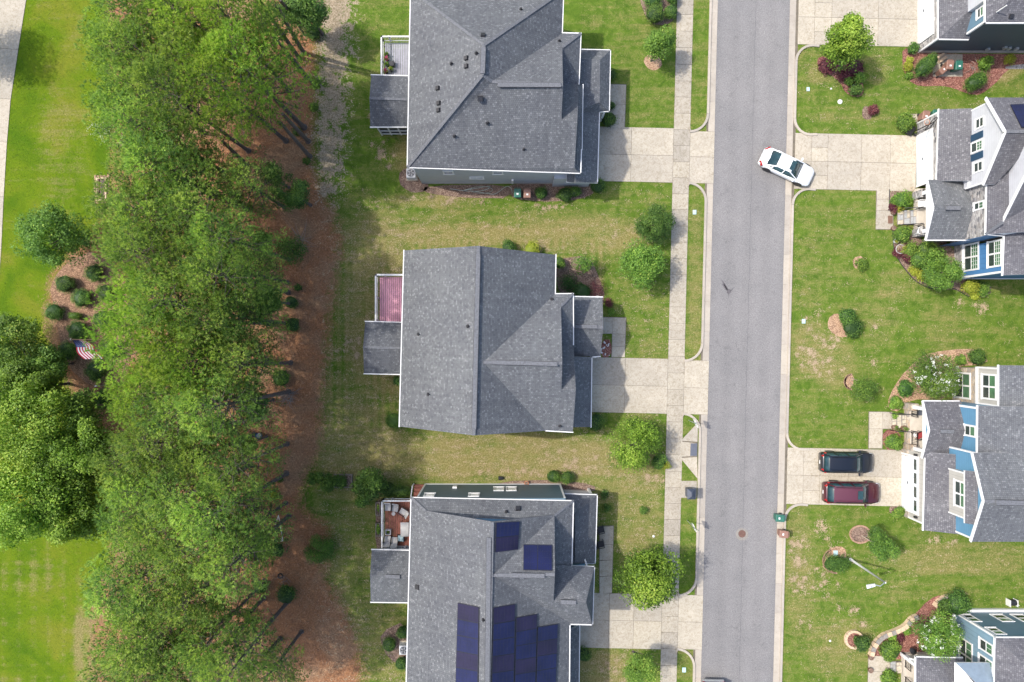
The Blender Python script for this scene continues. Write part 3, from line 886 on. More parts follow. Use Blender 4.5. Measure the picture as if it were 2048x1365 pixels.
def cap(parent, a, b, w=0.24, name='ridge_cap'):
    a, b = Vector(a), Vector(b)
    mb = MB()
    L_ = (b - a).length; n = max(1, int(L_ / 0.33))
    for i in range(n):
        p = a + (b - a) * (i / n); q_ = a + (b - a) * ((i + 0.97) / n)
        lift = Vector((0, 0, 0.012 + 0.008 * (i % 2)))
        mb.bar(p + lift, q_ + lift, w + random.uniform(-0.01, 0.01), 0.03)
    return mb.build(name, M['cap'], parent)
def ridgevent(parent, a, b, w=0.32):
    a, b = Vector(a), Vector(b)
    mb = MB()
    mb.bar(a + Vector((0, 0, 0.05)), b + Vector((0, 0, 0.05)), w, 0.07)
    o = mb.build('ridge_vent', M['cap'], parent)
    d = (b - a).normalized(); s = d.cross(Vector((0, 0, 1))) * (w / 2 + 0.012)
    m2 = MB()
    for sg in (1, -1): m2.bar(a + s * sg + Vector((0, 0, 0.04)), b + s * sg + Vector((0, 0, 0.04)), 0.025, 0.05)
    m2.build('vent_edge', M['dark'], o)
    return o
def boxvent(parent, pl, px, py, s=0.34):
    p = hit(pl, px, py); n = pl[1] if pl[1].z > 0 else -pl[1]
    z = n; x = Vector((0, 1, 0)).cross(z).normalized(); y = z.cross(x)
    mb = MB()
    c = [p + x * a * s / 2 + y * b * s / 2 + z * (-0.02) for a, b in ((-1, -1), (1, -1), (1, 1), (-1, 1))]
    t = [p + x * a * s * 0.42 + y * b * s * 0.42 + z * 0.16 for a, b in ((-1, -1), (1, -1), (1, 1), (-1, 1))]
    mb.hexa(c + t)
    mb.build('roof_vent', M['dark'], parent)
def pipevent(parent, pl, px, py):
    p = hit(pl, px, py)
    mb = MB()
    mb.tube([p, p + Vector((0, 0, 0.34))], [0.06, 0.05], 10)
    mb.tube([p + Vector((0, 0, 0.0)), p + Vector((0, 0, 0.10))], [0.15, 0.06], 10)
    mb.build('vent_pipe', M['dark'], parent)
def wallbox(parent, x0, x1, y0, y1, z0, z1, mat, name='wall'):
    return MB().box(x0, x1, y0, y1, z0, z1).build(name, mat if not isinstance(mat, str) else M[mat], parent)
def wallpoly(parent, pts, mat, thick, name='wall'):
    """a wall given by its outer face; thick = vector pointing into the house"""
    mb = MB(); t = Vector(thick); pts = [Vector(p) for p in pts]
    mb.poly(pts); mb.poly([p + t for p in pts[::-1]])
    for i in range(len(pts)):
        a, b = pts[i], pts[(i + 1) % len(pts)]
        mb.poly([a, a + t, b + t, b])
    return mb.build(name, M[mat], parent)
def window(parent, ax, X, a0, a1, z0, z1, sign, sash=2, grid=(2, 1), fw=0.11, cols=1, glass='blind'):
    """ax 'x': on a wall at x = X; ax 'y': on a wall at y = X; sign = the side the wall faces
    frame > panes; every pane and muntin is geometry"""
    def bx(mb, u0, u1, v0, v1, d0, d1):
        lo, hi = sorted((X + sign * d0, X + sign * d1))
        if ax == 'x': mb.box(lo, hi, u0, u1, v0, v1)
        else: mb.box(u0, u1, lo, hi, v0, v1)
    f = MB()
    bx(f, a0, a1, z0, z0 + fw, 0, 0.06); bx(f, a0, a1, z1 - fw, z1, 0, 0.06)
    bx(f, a0, a0 + fw, z0 + fw, z1 - fw, 0, 0.055); bx(f, a1 - fw, a1, z0 + fw, z1 - fw, 0, 0.055)
    bx(f, a0 - 0.03, a1 + 0.03, z0 - 0.05, z0, 0, 0.085)
    cw = (a1 - a0 - 2 * fw) / cols
    for c in range(1, cols):
        u = a0 + fw + cw * c
        bx(f, u - 0.07, u + 0.07, z0 + fw, z1 - fw, 0, 0.05)
    w = f.build('window', M['white'], parent)
    zs = (z1 - z0 - 2 * fw) / sash
    mt = MB()
    for c in range(cols):
        u0 = a0 + fw + cw * c + (0.07 if c else 0); u1 = a0 + fw + cw * (c + 1) - (0.07 if c < cols - 1 else 0)
        for s in range(sash):
            v0 = z0 + fw + zs * s; v1 = v0 + zs
            if s: bx(mt, u0, u1, v0 - 0.03, v0 + 0.03, 0, 0.045)
            p = MB(); bx(p, u0, u1, v0 + (0.03 if s else 0), v1 - (0.03 if s < sash - 1 else 0), 0, 0.02)
            p.build('pane', M['glass' if s == 0 and glass == 'blind' else ('blind' if glass == 'blind' else 'glass')], w)
            if s == sash - 1 and grid[0] > 1:
                for g_ in range(1, grid[0]):
                    u = u0 + (u1 - u0) * g_ / grid[0]
                    bx(mt, u - 0.012, u + 0.012, v0 + 0.03, v1, 0.021, 0.032)
                for g_ in range(1, grid[1] + 1):
                    v = v0 + (v1 - v0) * g_ / (grid[1] + 1)
                    bx(mt, u0, u1, v - 0.012, v + 0.012, 0.021, 0.031)
    if mt.V: mt.build('muntin', M['white'], w)
    return w
def railing(parent, pts, h=1.0, mat='white', z=0.0, step=0.13, name='railing', ps=0.09):
    mb = MB()
    for a, b in zip(pts[:-1], pts[1:]):
        a, b = Vector((a[0], a[1], z)), Vector((b[0], b[1], z))
        d = b - a; L_ = d.length
        up = Vector((0, 0, 1))
        mb.bar(a + up * h, b + up * h, ps, 0.05)
        mb.bar(a + up * 0.12, b + up * 0.12, 0.05, 0.05)
        n = max(1, int(L_ / step))
        for i in range(1, n):
            p = a + d * i / n
            mb.bar(p + up * 0.12, p + up * (h - 0.02), 0.025, 0.025)
        for i in range(int(L_ / 1.9) + 2):
            p = a + d * min(1, i * 1.9 / L_)
            mb.box(p.x - ps / 2, p.x + ps / 2, p.y - ps / 2, p.y + ps / 2, z, z + h + 0.06)
    return mb.build(name, M[mat], parent)
def boards(parent, x0, x1, y0, y1, z, mat, along='y', w=0.14, name='deck_boards', th=0.03):
    mb = MB()
    if along == 'y':
        n = int((x1 - x0) / w)
        for i in range(n):
            a = x0 + (x1 - x0) * i / n
            mb.box(a + 0.014, a + (x1 - x0) / n - 0.014, y0, y1, z - th, z + random.uniform(-0.002, 0.002))
    else:
        n = int((y1 - y0) / w)
        for i in range(n):
            a = y0 + (y1 - y0) * i / n
            mb.box(x0, x1, a + 0.006, a + (y1 - y0) / n - 0.006, z - th, z + random.uniform(-0.002, 0.002))
    o = mb.build(name, M[mat], parent)
    o['kind'] = 'stuff'
    return o
def solar(parent, pl, corners, rows, cols, hpad=0.10, skewmat=None):
    """corners tl, tr, br, bl as seen; every module is its own part"""
    c = [hit(pl, *q_) for q_ in corners]
    n = pl[1] if pl[1].z > 0 else -pl[1]
    k = 0
    for i in range(rows):
        for j in range(cols):
            def pt(u, v): return (c[0] * (1 - u) + c[1] * u) * (1 - v) + (c[3] * (1 - u) + c[2] * u) * v
            e = 0.006
            q4 = [pt((j + a) / cols, (i + b) / rows) for a, b in ((e, 1 - e), (1 - e, 1 - e), (1 - e, e), (e, e))]
            mb = MB().hexa([p + n * (hpad - 0.035) for p in q4] + [p + n * hpad for p in q4], 1)
            e = 0.03
            q5 = [pt((j + a) / cols, (i + b) / rows) for a, b in ((e, 1 - e), (1 - e, 1 - e), (1 - e, e), (e, e))]
            mb.hexa([p + n * (hpad) for p in q5] + [p + n * (hpad + 0.004) for p in q5], 0)
            nn = 6
            for t in range(1, nn):      # thin bus lines
                a = q5[0] * (1 - t / nn) + q5[1] * (t / nn); b = q5[3] * (1 - t / nn) + q5[2] * (t / nn)
                mb.bar(a + n * (hpad + 0.005), b + n * (hpad + 0.005), 0.012, 0.003, 1)
            for t in range(1, 4):
                a = q5[0] * (1 - t / 4) + q5[3] * (t / 4); b = q5[1] * (1 - t / 4) + q5[2] * (t / 4)
                mb.bar(a + n * (hpad + 0.0045), b + n * (hpad + 0.0045), 0.012, 0.003, 1)
            mb.build('solar_panel', [M['solar' if (i + j + rows) % 3 else 'solar2'], M['solar_frame']], parent)
            k += 1
def V3(a, z): return Vector((a.x, a.y, z))

# ================================================================== house C (middle of the west row)
H = thing('house', 'grey shingled house with a pink deck, middle of the west row', 'house', P(960, 680))
ZE = 5.5
NW, SW, NE = P(807.8, 501.3, ZE), P(798.4, 853.5, ZE), P(1111.8, 510, ZE)
RN, RSo = P(956.8, 492.2, 9.4), P(947.7, 871.4, 9.4)
EP = plane(RN, RSo, NE); WP = plane(RN, RSo, NW)
A = hit(EP, 967, 725); VN = hit(EP, 1110.5, 588); VS = hit(EP, 1092, 862)
CE = P(1124.6, 726.5, A.z)
NP = plane(A, CE, VN); SP = plane(A, CE, VS)
n1, n2 = hit(NP, 1146.5, 587.6), hit(NP, 1122, 612.5)
G1, G2, G3 = hit(SP, 1123, 780), hit(SP, 1151.6, 780), hit(SP, 1145.5, 865)
sk1 = P(1147, 690, n1.z); sk0 = hit(plane(G1, G2, sk1), 1123, 692)
roof(H, 'roof', [[NW, SW, RSo, RN], [RN, RSo, VS, A, VN, NE], [A, VN, n1, n2, CE], [A, CE, G1, G2, G3, VS],
                 [n2, n1, sk1, sk0], [G1, G2, sk1, sk0]])
wallpoly(H, [n2 - Vector((0.15, 0, 0.1)), CE - Vector((0.3, 0, 0.2)), G1 - Vector((0.15, 0, 0.1)), V3(sk0, 5.3) - Vector((0.15, 0, 0))], 'side_grey', (-0.15, 0, 0), 'gable_wall')
cap(H, RN, RSo); cap(H, A, CE)
ridgevent(H, RN * 0.955 + RSo * 0.045, RSo * 0.965 + RN * 0.035)
ridgevent(H, hit(NP, 987, 725), hit(NP, 1115, 728.5), 0.3)
cap(H, n2, n1, 0.2, 'hip_cap')
gutter(H, [NW, SW]); gutter(H, [NE, VN, n1, sk1]); gutter(H, [VS, G3])
wallbox(H, NW.x + 0.4, NE.x - 0.4, SW.y + 0.45, NW.y - 0.45, 0, ZE - 0.1, 'side_grey')
wallbox(H, NE.x - 1.5, n1.x - 0.5, VS.y + 0.4, VN.y - 0.4, 0, ZE - 0.75, 'side_grey')
ng = [Vector((NW.x + 0.4, NW.y - 0.45, ZE - 0.1)), Vector((NE.x - 0.4, NW.y - 0.45, ZE - 0.1)), Vector((RN.x, NW.y - 0.45, 9.1))]
wallpoly(H, ng, 'side_grey', (0, -0.15, 0), 'gable_wall')
sg = [Vector((NW.x + 0.4, SW.y + 0.45, ZE - 0.1)), Vector((NE.x - 0.4, SW.y + 0.45, ZE - 0.1)), Vector((RSo.x, SW.y + 0.45, 9.1))]
wallpoly(H, sg, 'side_grey', (0, 0.15, 0), 'gable_wall')
for (a, b) in ((403, 677), (423, 1036)): pass
for (a, b) in ((837, 669), (857, 789)): pipevent(H, WP, a, b)
pipevent(H, WP, 936, 653); pipevent(H, NP, 1104, 599); pipevent(H, SP, 1120, 852)
# porch and garage roofs on the street side
pn0, pn1 = P(1132, 593, 3.0), P(1205, 594.5, 3.0)
pr0, pr1 = P(1132, 653, 4.35), P(1206.5, 655, 4.35)
ps0, ps1 = P(1132, 713, 3.0), P(1200.5, 713.5, 3.0)
roof(H, 'porch_roof', [[pn0, pn1, pr1, pr0], [pr0, pr1, ps1, ps0]])
cap(H, pr0, pr1); ridgevent(H, P(1147, 653.5, 4.36), P(1194, 654, 4.36), 0.3)
g0, g1_, g2_, g3 = P(1135, 700, 4.5), P(1183.8, 714.5, 3.0), P(1182, 854.5, 3.0), P(1135, 855, 4.5)
roof(H, 'garage_roof', [[P(1135, 713, 4.5), g1_, g2_, g3]])
gutter(H, [pn0, pn1]); gutter(H, [ps1, g1_, g2_])
wallbox(H, g0.x, g1_.x - 0.4, g2_.y + 0.3, g1_.y - 0.1, 0, 2.85, 'side_grey', 'garage_wall')
wallpoly(H, [V3(pn1, 2.85) + Vector((-0.3, -0.3, 0)), V3(ps1, 2.85) + Vector((-0.3, 0.3, 0)), V3(pr1, 4.1) + Vector((-0.3, 0, 0))], 'side_grey', (-0.12, 0, 0), 'porch_gable')
for q_ in (pn1, ps1): MB().box(q_.x - 0.5, q_.x - 0.3, q_.y - 0.1, q_.y + 0.1, 0, 2.85).build('porch_post', M['white'], H)
MB().prism([(pn0.x, pn0.y - 0.3), (pn1.x - 0.2, pn1.y - 0.3), (ps1.x - 0.2, ps1.y + 0.2), (ps0.x, ps0.y + 0.2)], 0, 0.3).build('porch_floor', M['porchfloor'], H)
MB().box(g1_.x - 0.42, g1_.x - 0.36, g2_.y + 0.7, g1_.y - 0.6, 0.05, 2.3).build('garage_door', M['garage'], H)
# back porch
b0, b1, b2, b3 = P(730.5, 643, 3.4), P(803, 645, 3.4), P(800, 749.5, 3.4), P(728, 748, 3.4)
r0, r1 = P(726, 694.5, 4.5), P(802, 697, 4.5)
roof(H, 'back_porch_roof', [[b0, b1, r1, r0], [r0, r1, b2, b3]])
cap(H, r0, r1, 0.2); gutter(H, [b0, b1]); gutter(H, [b3, b2])
wallbox(H, b0.x + 0.3, b1.x + 1, b3.y + 0.3, b0.y - 0.3, 0.9, 3.3, 'side_grey', 'porch_wall')
# pink deck
d0, d1 = P(750.5, 549, 2.0), P(812, 643, 2.0)
dk = (d0.x + 0.05, d1.x, d1.y, d0.y - 0.05)
boards(H, dk[0] + 0.15, dk[1], dk[2], dk[3] - 0.1, 1.1, 'pink', 'y', 0.17)
railing(H, [(dk[1], dk[3]), (dk[0], dk[3]), (dk[0], dk[2])], 0.95, 'white', 1.1, 0.11, ps=0.14)
for a in (0.1, 0.5, 0.9):
    y_ = dk[2] + (dk[3] - dk[2]) * a; MB().box(dk[0] + 0.05, dk[0] + 0.19, y_ - 0.07, y_ + 0.07, 0, 1.05).build('deck_post', M['timber'], H)
window(H, 'y', NW.y - 0.45, NW.x + 2, NW.x + 3.1, 1.0, 2.5, 1)
window(H, 'y', SW.y + 0.45, NW.x + 2, NW.x + 3.1, 1.0, 2.5, -1)

# ================================================================== house N (top of the west row)
H = thing('house', 'grey hipped roof house with a grey deck and flower pots, top of the west row', 'house', P(960, 200))
SWc, SEc = P(814.4, 335.5, ZE), P(1161.4, 347, ZE)
RT1, RT0 = P(964.5, 150.7, 9.5), P(967.5, 91, 9.5)
Wn = Vector((P(819, 0, ZE).x - 0.02, 0, ZE))
WPn = plane(SWc, P(819, 0, ZE), RT1)
SPn = plane(SWc, SEc, RT1)
NEe = P(1126, 0, ZE); E1 = P(1124.5, 66, ZE)
NWc, NEc = P(821, -19, ZE), P(1127.5, -19, ZE)
EPn = plane(RT1, RT0, E1)
A = hit(EPn, 984, 164); VN = hit(EPn, 1122, 69)
CE = P(1126, 170.7, A.z); NPn = plane(A, CE, VN)
n1, n2 = hit(NPn, 1162, 67), hit(NPn, 1124.5, 95)
G1, G2 = hit(SPn, 1123, 240), hit(SPn, 1154.6, 243)
sk1 = P(1158, 168.6, n1.z); sk0 = hit(plane(G1, G2, sk1), 1125, 168)
eE, eS = P(1149, 337, ZE + 0.35), SEc
NP2 = plane(RT0, NWc, NEc)
roof(H, 'roof', [[SWc, NWc, RT0, RT1], [NWc, NEc, RT0], [SWc, SEc, eE, G2, G1, CE, A, RT1],
                 [RT1, A, VN, E1, NEc, RT0],
                 [A, VN, n1, n2, CE], [n2, n1, sk1, sk0], [G1, G2, sk1, sk0]])
roof(H, 'eave_roof', [[P(1156, 172, ZE + 0.4), P(1166, 170, ZE - 0.1), P(1164, 299, ZE - 0.1), P(1155, 330, ZE + 0.2)]])
gutter(H, [P(1166, 170, ZE - 0.1), P(1164, 299, ZE - 0.1)])
wallpoly(H, [n2 - Vector((0.15, 0, 0.1)), CE - Vector((0.3, 0, 0.2)), G1 - Vector((0.15, 0, 0.1)), V3(sk0, 5.4) - Vector((0.15, 0, 0))], 'side_grey', (-0.15, 0, 0), 'gable_wall')
cap(H, RT1, RT0); cap(H, SWc, RT1, 0.22, 'hip_cap'); cap(H, NWc, RT0, 0.22, 'hip_cap'); cap(H, A, CE); cap(H, RT1, A, 0.22, 'hip_cap')
cap(H, NEc, RT0, 0.22, 'hip_cap'); cap(H, n2, n1, 0.2, 'hip_cap')
ridgevent(H, P(965, 148, 9.52), P(967, 96, 9.52), 0.34); ridgevent(H, P(996, 170.5, CE.z), P(1122, 171, CE.z), 0.32)
gutter(H, [NWc, SWc, SEc, P(1163, 300, ZE)]); gutter(H, [NEc, E1, n1, sk1])
for (a, b) in ((933, 117), (933, 133), (876, 177), (878, 207), (877.5, 221)): boxvent(H, WPn, a, b, 0.33)
boxvent(H, SPn, 961, 198, 0.42); boxvent(H, NP2, 966, 72, 0.36)
for (a, b) in ((903, 128), (953, 107)): pipevent(H, WPn, a, b)
for (a, b) in ((975, 247), (909, 273), (1048, 299)): pipevent(H, SPn, a, b)
pipevent(H, NP2, 1042, 20); pipevent(H, NPn, 1119, 83)
bx0, by0 = gx(845), gy(367.5)
wallbox(H, bx0, NEc.x - 0.4, by0, NWc.y - 0.4, 0, ZE - 0.12, 'side_grey')
wallbox(H, NEc.x - 0.4, SEc.x - 0.45, by0, by0 + 3.0, 0, ZE - 0.14, 'side_grey')
wallbox(H, SEc.x - 1.6, SEc.x - 0.6, by0 + 0.02, E1.y - 0.3, 0.1, ZE - 0.9, 'side_grey')
MB().box(bx0 + 0.01, SEc.x - 0.44, by0 - 0.03, by0, 0.0, 0.3).build('foundation', M['found'], H)
MB().box(bx0 - 0.03, bx0 + 0.1, by0 - 0.03, by0 + 0.1, 0.0, ZE - 0.15).build('corner_board', M['side_grey'], H)
# upper and lower windows on the south wall, dryer vent and wall lamp
for px in (894, 995):
    x_ = (px - CX) * 54.8 / K; window(H, 'y', by0, x_ - 0.45, x_ + 0.45, 3.5, 4.5, -1, glass='plain')
x_ = (953 - CX) * 57.6 / K; window(H, 'y', by0, x_ - 0.62, x_ + 0.62, 1.9, 2.5, -1, sash=1, glass='plain')
MB().box((1025 - CX) * 58 / K - 0.08, (1025 - CX) * 58 / K + 0.08, by0 - 0.16, by0, 0.5, 1.6).build('meter_box', M['white'], H)
# lower street-side roof
z3 = 3.0
a0, a1, a2, a3, a4, a5 = P(1150, 99, z3), P(1221, 100.5, z3), P(1218.5, 223, z3), P(1199, 224, z3), P(1195, 366, z3), P(1133.7, 364.5, z3)
hw = P(1150, 118, 4.3)
roof(H, 'porch_roof', [[a0, a1, P(1200, 120, 3.9), P(1150, 118, 4.1)], [a1, a2, P(1199, 205, 3.9), P(1200, 120, 3.9)],
                       [P(1150, 118, 4.1), P(1200, 120, 3.9), P(1199, 205, 3.9), P(1150, 224, 4.3)], [P(1199, 205, 3.9), a2, a3, P(1150, 224, 4.3)],
                       [P(1150, 224, 4.3), a3, a4, P(1150, 366, 4.3)]])
gutter(H, [a0, a1, a2, a3, a4]); gutter(H, [a4, a5])
roof(H, 'garage_roof', [[a5, P(1150, 366, z3 + 0.1), P(1150, 330, 4.0), P(1133, 330, 4.0)]])
wallbox(H, P(1150, 0, 0).x - 2, a4.x - 0.45, a4.y + 0.35, a3.y - 0.2, 0, 2.9, 'side_grey', 'garage_wall')
MB().box(a4.x - 0.46, a4.x - 0.40, a4.y + 0.8, a3.y - 0.6, 0.05, 2.3).build('garage_door', M['garage'], H)
for q_ in (a1, a2): MB().box(q_.x - 0.45, q_.x - 0.25, q_.y - 0.3 if q_ is a1 else q_.y + 0.1, q_.y - 0.1 if q_ is a1 else q_.y + 0.3, 0, 2.85).build('porch_post', M['white'], H)
MB().prism([(a0.x, a0.y - 0.3), (a1.x - 0.2, a1.y - 0.3), (a2.x - 0.2, a2.y + 0.2), (a0.x, a2.y + 0.2)], 0, 0.3).build('porch_floor', M['porchfloor'], H)
# screened back porch and deck
b0, b1, b2, b3 = P(742.4, 150, 3.4), P(816, 152, 3.4), P(813, 254.7, 3.4), P(740.8, 254.7, 3.4)
r0, r1 = P(739, 197, 4.55), P(815, 199.5, 4.55)
roof(H, 'back_porch_roof', [[b0, b1, r1, r0], [r0, r1, b2, b3]], 'shingle')
cap(H, r0, r1, 0.2); gutter(H, [b0, b1]); gutter(H, [b3, b2])
sx0, sx1, sy0 = gx(764), gx(822), gy(271)
wallbox(H, sx0 + 0.06, sx1, sy0 + 0.06, b0.y - 0.35, 0.2, 3.25, 'dark', 'screen')
mf = MB()
for u in np.linspace(sx0, sx1, 4): mf.box(u - 0.05, u + 0.07, sy0, sy0 + 0.1, 0.0, 3.3)
for z_ in (0.25, 1.1, 2.3, 3.15): mf.box(sx0, sx1, sy0 - 0.01, sy0 + 0.08, z_, z_ + 0.12)
for v in np.linspace(sy0, b0.y - 0.35, 4): mf.box(sx0 - 0.01, sx0 + 0.09, v - 0.05, v + 0.05, 0, 3.3)
for z_ in (0.3, 1.15, 2.35, 3.2): mf.box(sx0 - 0.02, sx0 + 0.08, sy0, b0.y - 0.35, z_, z_ + 0.1)
mf.build('screen_frame', M['white'], H)
d0, d1 = P(763, 74, 2.0), P(816, 150, 2.0)
boards(H, d0.x + 0.1, d1.x + 0.3, d1.y - 0.3, d0.y - 0.1, 1.1, 'deck_grey', 'y', 0.15)
railing(H, [(d1.x + 0.3, d0.y), (d0.x, d0.y), (d0.x, d1.y - 0.2)], 0.95, 'white', 1.1, 0.13, ps=0.12)
for a in (0.1, 0.9):
    y_ = d1.y + (d0.y - d1.y) * a; MB().box(d0.x + 0.02, d0.x + 0.16, y_ - 0.07, y_ + 0.07, 0, 1.05).build('deck_post', M['timber'], H)
DECKN = (d0.x, d1.x, d1.y, d0.y)

# ================================================================== house S (bottom of the west row)
H = thing('house', 'grey roofed house with solar panels and a furnished red deck, left of the street', 'house', P(980, 1200))
Z0 = 5.6
NWc, NEc = P(822, 995.4, Z0), P(1146.9, 1002, Z0)
ki = P(851.6, 1022.6, 6.3)
TR = P(984.5, 1044.8, 9.55); TR2 = Vector((P(978, 1365, 9.55).x - 0.25, P(976, 1700, 9.55).y, 9.55))
SWf = P(812.4, 1365, Z0); SWf = NWc + (SWf - NWc) * 2.0
WPs = plane(TR, TR2, ki)
SEf = Vector((P(1137, 1365, Z0).x - 0.05, SWf.y, Z0))
EPs = plane(TR, TR2, P(1137, 1365, Z0))
A = hit(EPs, 986, 1151); VS = hit(EPs, 1139, 1246)
CEz = A.z; CE = P(1110, 1149, CEz); SPs = plane(A, CE, VS); kj = hit(EPs, 1108.7, 1031.5); NPs = plane(A, CE, kj)
gq = hit(SPs, 1107, 1203.5); RE = P(1172, 1205, gq.z); NEk, SEk = P(1188.8, 1134, Z0), P(1185, 1250, Z0)
wl_ = NWc + (hit(WPs, 812.4, 1365) - hit(WPs, 822, 1000)) * 0.0
roof(H, 'roof', [[NWc, ki, TR, TR2, SWf], [TR, A, VS, P(1137.5, 1260, Z0), SEf, TR2], [TR, kj, A], [A, kj, CE], [A, CE, gq, RE, SEk, P(1140, 1249, Z0), VS],
                 [NWc, NEc, kj, ki]])
nE, sE = NEc, P(1143.8, 1133, Z0)
roof(H, 'side_roof', [[NEc, kj, P(1107, 1130, 6.4), sE], [sE, P(1107, 1130, 6.4), gq, RE, NEk], [RE, SEk, NEk]])
cap(H, TR, TR2); cap(H, A, CE); ridgevent(H, P(977.6, 1075, 9.57), Vector((TR2.x, TR2.y, 9.57)), 0.34); ridgevent(H, P(1023, 1150.5, CEz + 0.02), P(1089, 1151.5, CEz + 0.02), 0.32)
ridgevent(H, P(1121, 1204, gq.z + 0.02), P(1152, 1205, gq.z + 0.02), 0.32)
cap(H, NWc, ki, 0.2, 'hip_cap'); cap(H, NEc, kj, 0.2, 'hip_cap')
gutter(H, [SWf, NWc, NEc, sE, P(1188.8, 1134, Z0), P(1185, 1250, Z0), P(1140, 1249, Z0), SEf])
boxvent(H, plane(NWc, NEc, kj), 1036, 1018, 0.4); boxvent(H, WPs, 836, 1174, 0.42); pipevent(H, plane(NWc, NEc, kj), 1013, 1024); pipevent(H, WPs, 967, 1240)
wy = gy(968)
wallbox(H, gx(850), gx(1121), wy - 24, wy, 0.25, Z0 - 0.12, 'side_teal')
wallbox(H, gx(1121) - 1, P(1185, 0, Z0).x - 0.4, P(0, 1248, Z0).y + 0.4, P(0, 1136, Z0).y - 0.3, 0, Z0 - 0.12, 'side_blue')
wallbox(H, gx(1121) - 1.0, P(1146, 0, Z0).x - 0.4, wy - 12, wy - 0.3, 0.2, Z0 - 0.13, 'side_teal')
MB().box(gx(850) - 0.02, gx(1121) + 0.02, wy - 23, wy + 0.03, 0, 0.25).build('foundation', M['white'], H)
MB().box(gx(850) - 0.02, gx(850) + 0.13, wy - 0.1, wy + 0.02, 0, Z0 - 0.2).build('corner_board', M['white'], H)
MB().box(gx(1121) - 0.13, gx(1121) + 0.02, wy - 0.1, wy + 0.02, 0, Z0 - 0.2).build('corner_board', M['white'], H)
roof(H, 'skirt_roof', [[ki + Vector((0, 0.01, -0.01)), kj + Vector((0, 0.01, -0.01)), kj + Vector((0, -0.5, 0.2)), ki + Vector((0, -0.5, 0.2))]])
wallpoly(H, [ki + Vector((0.3, -0.40, -0.1)), kj + Vector((-0.3, -0.40, -0.1)), TR + Vector((0, -0.40, -0.12))], 'side_blue', (0, -0.15, 0), 'gable_wall')
MB().bar(ki + Vector((0, 0.01, -0.09)), TR + Vector((0, 0.01, -0.09)), 0.03, 0.14).bar(TR + Vector((0, 0.01, -0.09)), kj + Vector((0, 0.01, -0.09)), 0.03, 0.14).build('rake_board', M['cap'], H)
for a, b in ((987, 1008), (1012, 1033)):
    x0_, x1_ = (a - CX) * 57.5 / K, (b - CX) * 57.5 / K
    window(H, 'y', wy, x0_, x1_, 1.5, 2.9, 1, fw=0.09)
for px in (857, 947):
    x_ = (px - CX) * 55 / K; window(H, 'y', wy, x_ - 0.45, x_ + 0.45, 3.9, 5.0, 1)
MB().box((909 - CX) * 58 / K - 0.18, (909 - CX) * 58 / K + 0.18, wy, wy + 0.15, 1.4, 1.9).build('meter_box', M['white'], H)
# solar arrays
solar(H, EPs, [(991, 1045), (1039, 1042.5), (1035, 1099), (989, 1105)], 2, 1)
solar(H, NPs, [(1047, 1090), (1104, 1091), (1104, 1143), (1046.5, 1142)], 1, 2)
solar(H, WPs, [(916.5, 1205), (959.5, 1214), (957, 1406), (911, 1398)], 6, 1)
solar(H, EPs, [(985.5, 1215), (1029.5, 1207.5), (1026, 1405), (981, 1411)], 6, 1)
solar(H, EPs, [(1031, 1235), (1073.5, 1227.5), (1069, 1399), (1027, 1405)], 6, 1)
solar(H, EPs, [(1074, 1254), (1115, 1247.5), (1110, 1393), (1070, 1399)], 5, 1)
# street side lower roofs
p0, p1, p2, p3 = P(1130, 988, 3.1), P(1194.5, 990, 3.1), P(1190.5, 1127.5, 3.1), P(1130, 1127, 3.1)
roof(H, 'porch_roof', [[p0, p1, P(1150, 1030, 4.3)], [p1, p2, P(1150, 1127, 4.3), P(1150, 1030, 4.3)], [p0, P(1150, 1030, 4.3), P(1150, 1127, 4.3), P(1130, 1127, 4.3)]])
gutter(H, [p0, p1, p2, p3])
q0, q1 = P(1159.5, 1252.5, 3.1), P(1156.5, 1500, 3.1)
roof(H, 'garage_roof', [[q0, q1, V3(q1, 4.2) + Vector((-1.6, 0, 0)), V3(q0, 4.2) + Vector((-1.6, 0, 0))]])
gutter(H, [q0, q1])
wallbox(H, q0.x - 3, q0.x - 0.4, q1.y, q0.y - 0.3, 0, 3.0, 'side_teal', 'garage_wall')
MB().box(q0.x - 0.42, q0.x - 0.35, q1.y + 4, q0.y - 0.9, 0.05, 2.3).build('garage_door', M['garage'], H)
MB().prism([(p0.x, p0.y - 0.3), (p1.x - 0.2, p1.y - 0.3), (p2.x - 0.2, p2.y + 0.1), (p0.x, p2.y + 0.1)], 0, 0.35).build('porch_floor', M['porchfloor'], H)
for q_ in (p1, p2): MB().box(q_.x - 0.5, q_.x - 0.3, q_.y - 0.3 if q_ is p1 else q_.y + 0.1, q_.y - 0.1 if q_ is p1 else q_.y + 0.3, 0, 2.95).build('porch_post', M['white'], H)
MB().bar(P(1169, 1117, 3.6), P(1174, 1132, 4.2), 0.12, 0.1).build('downpipe', M['white'], H)
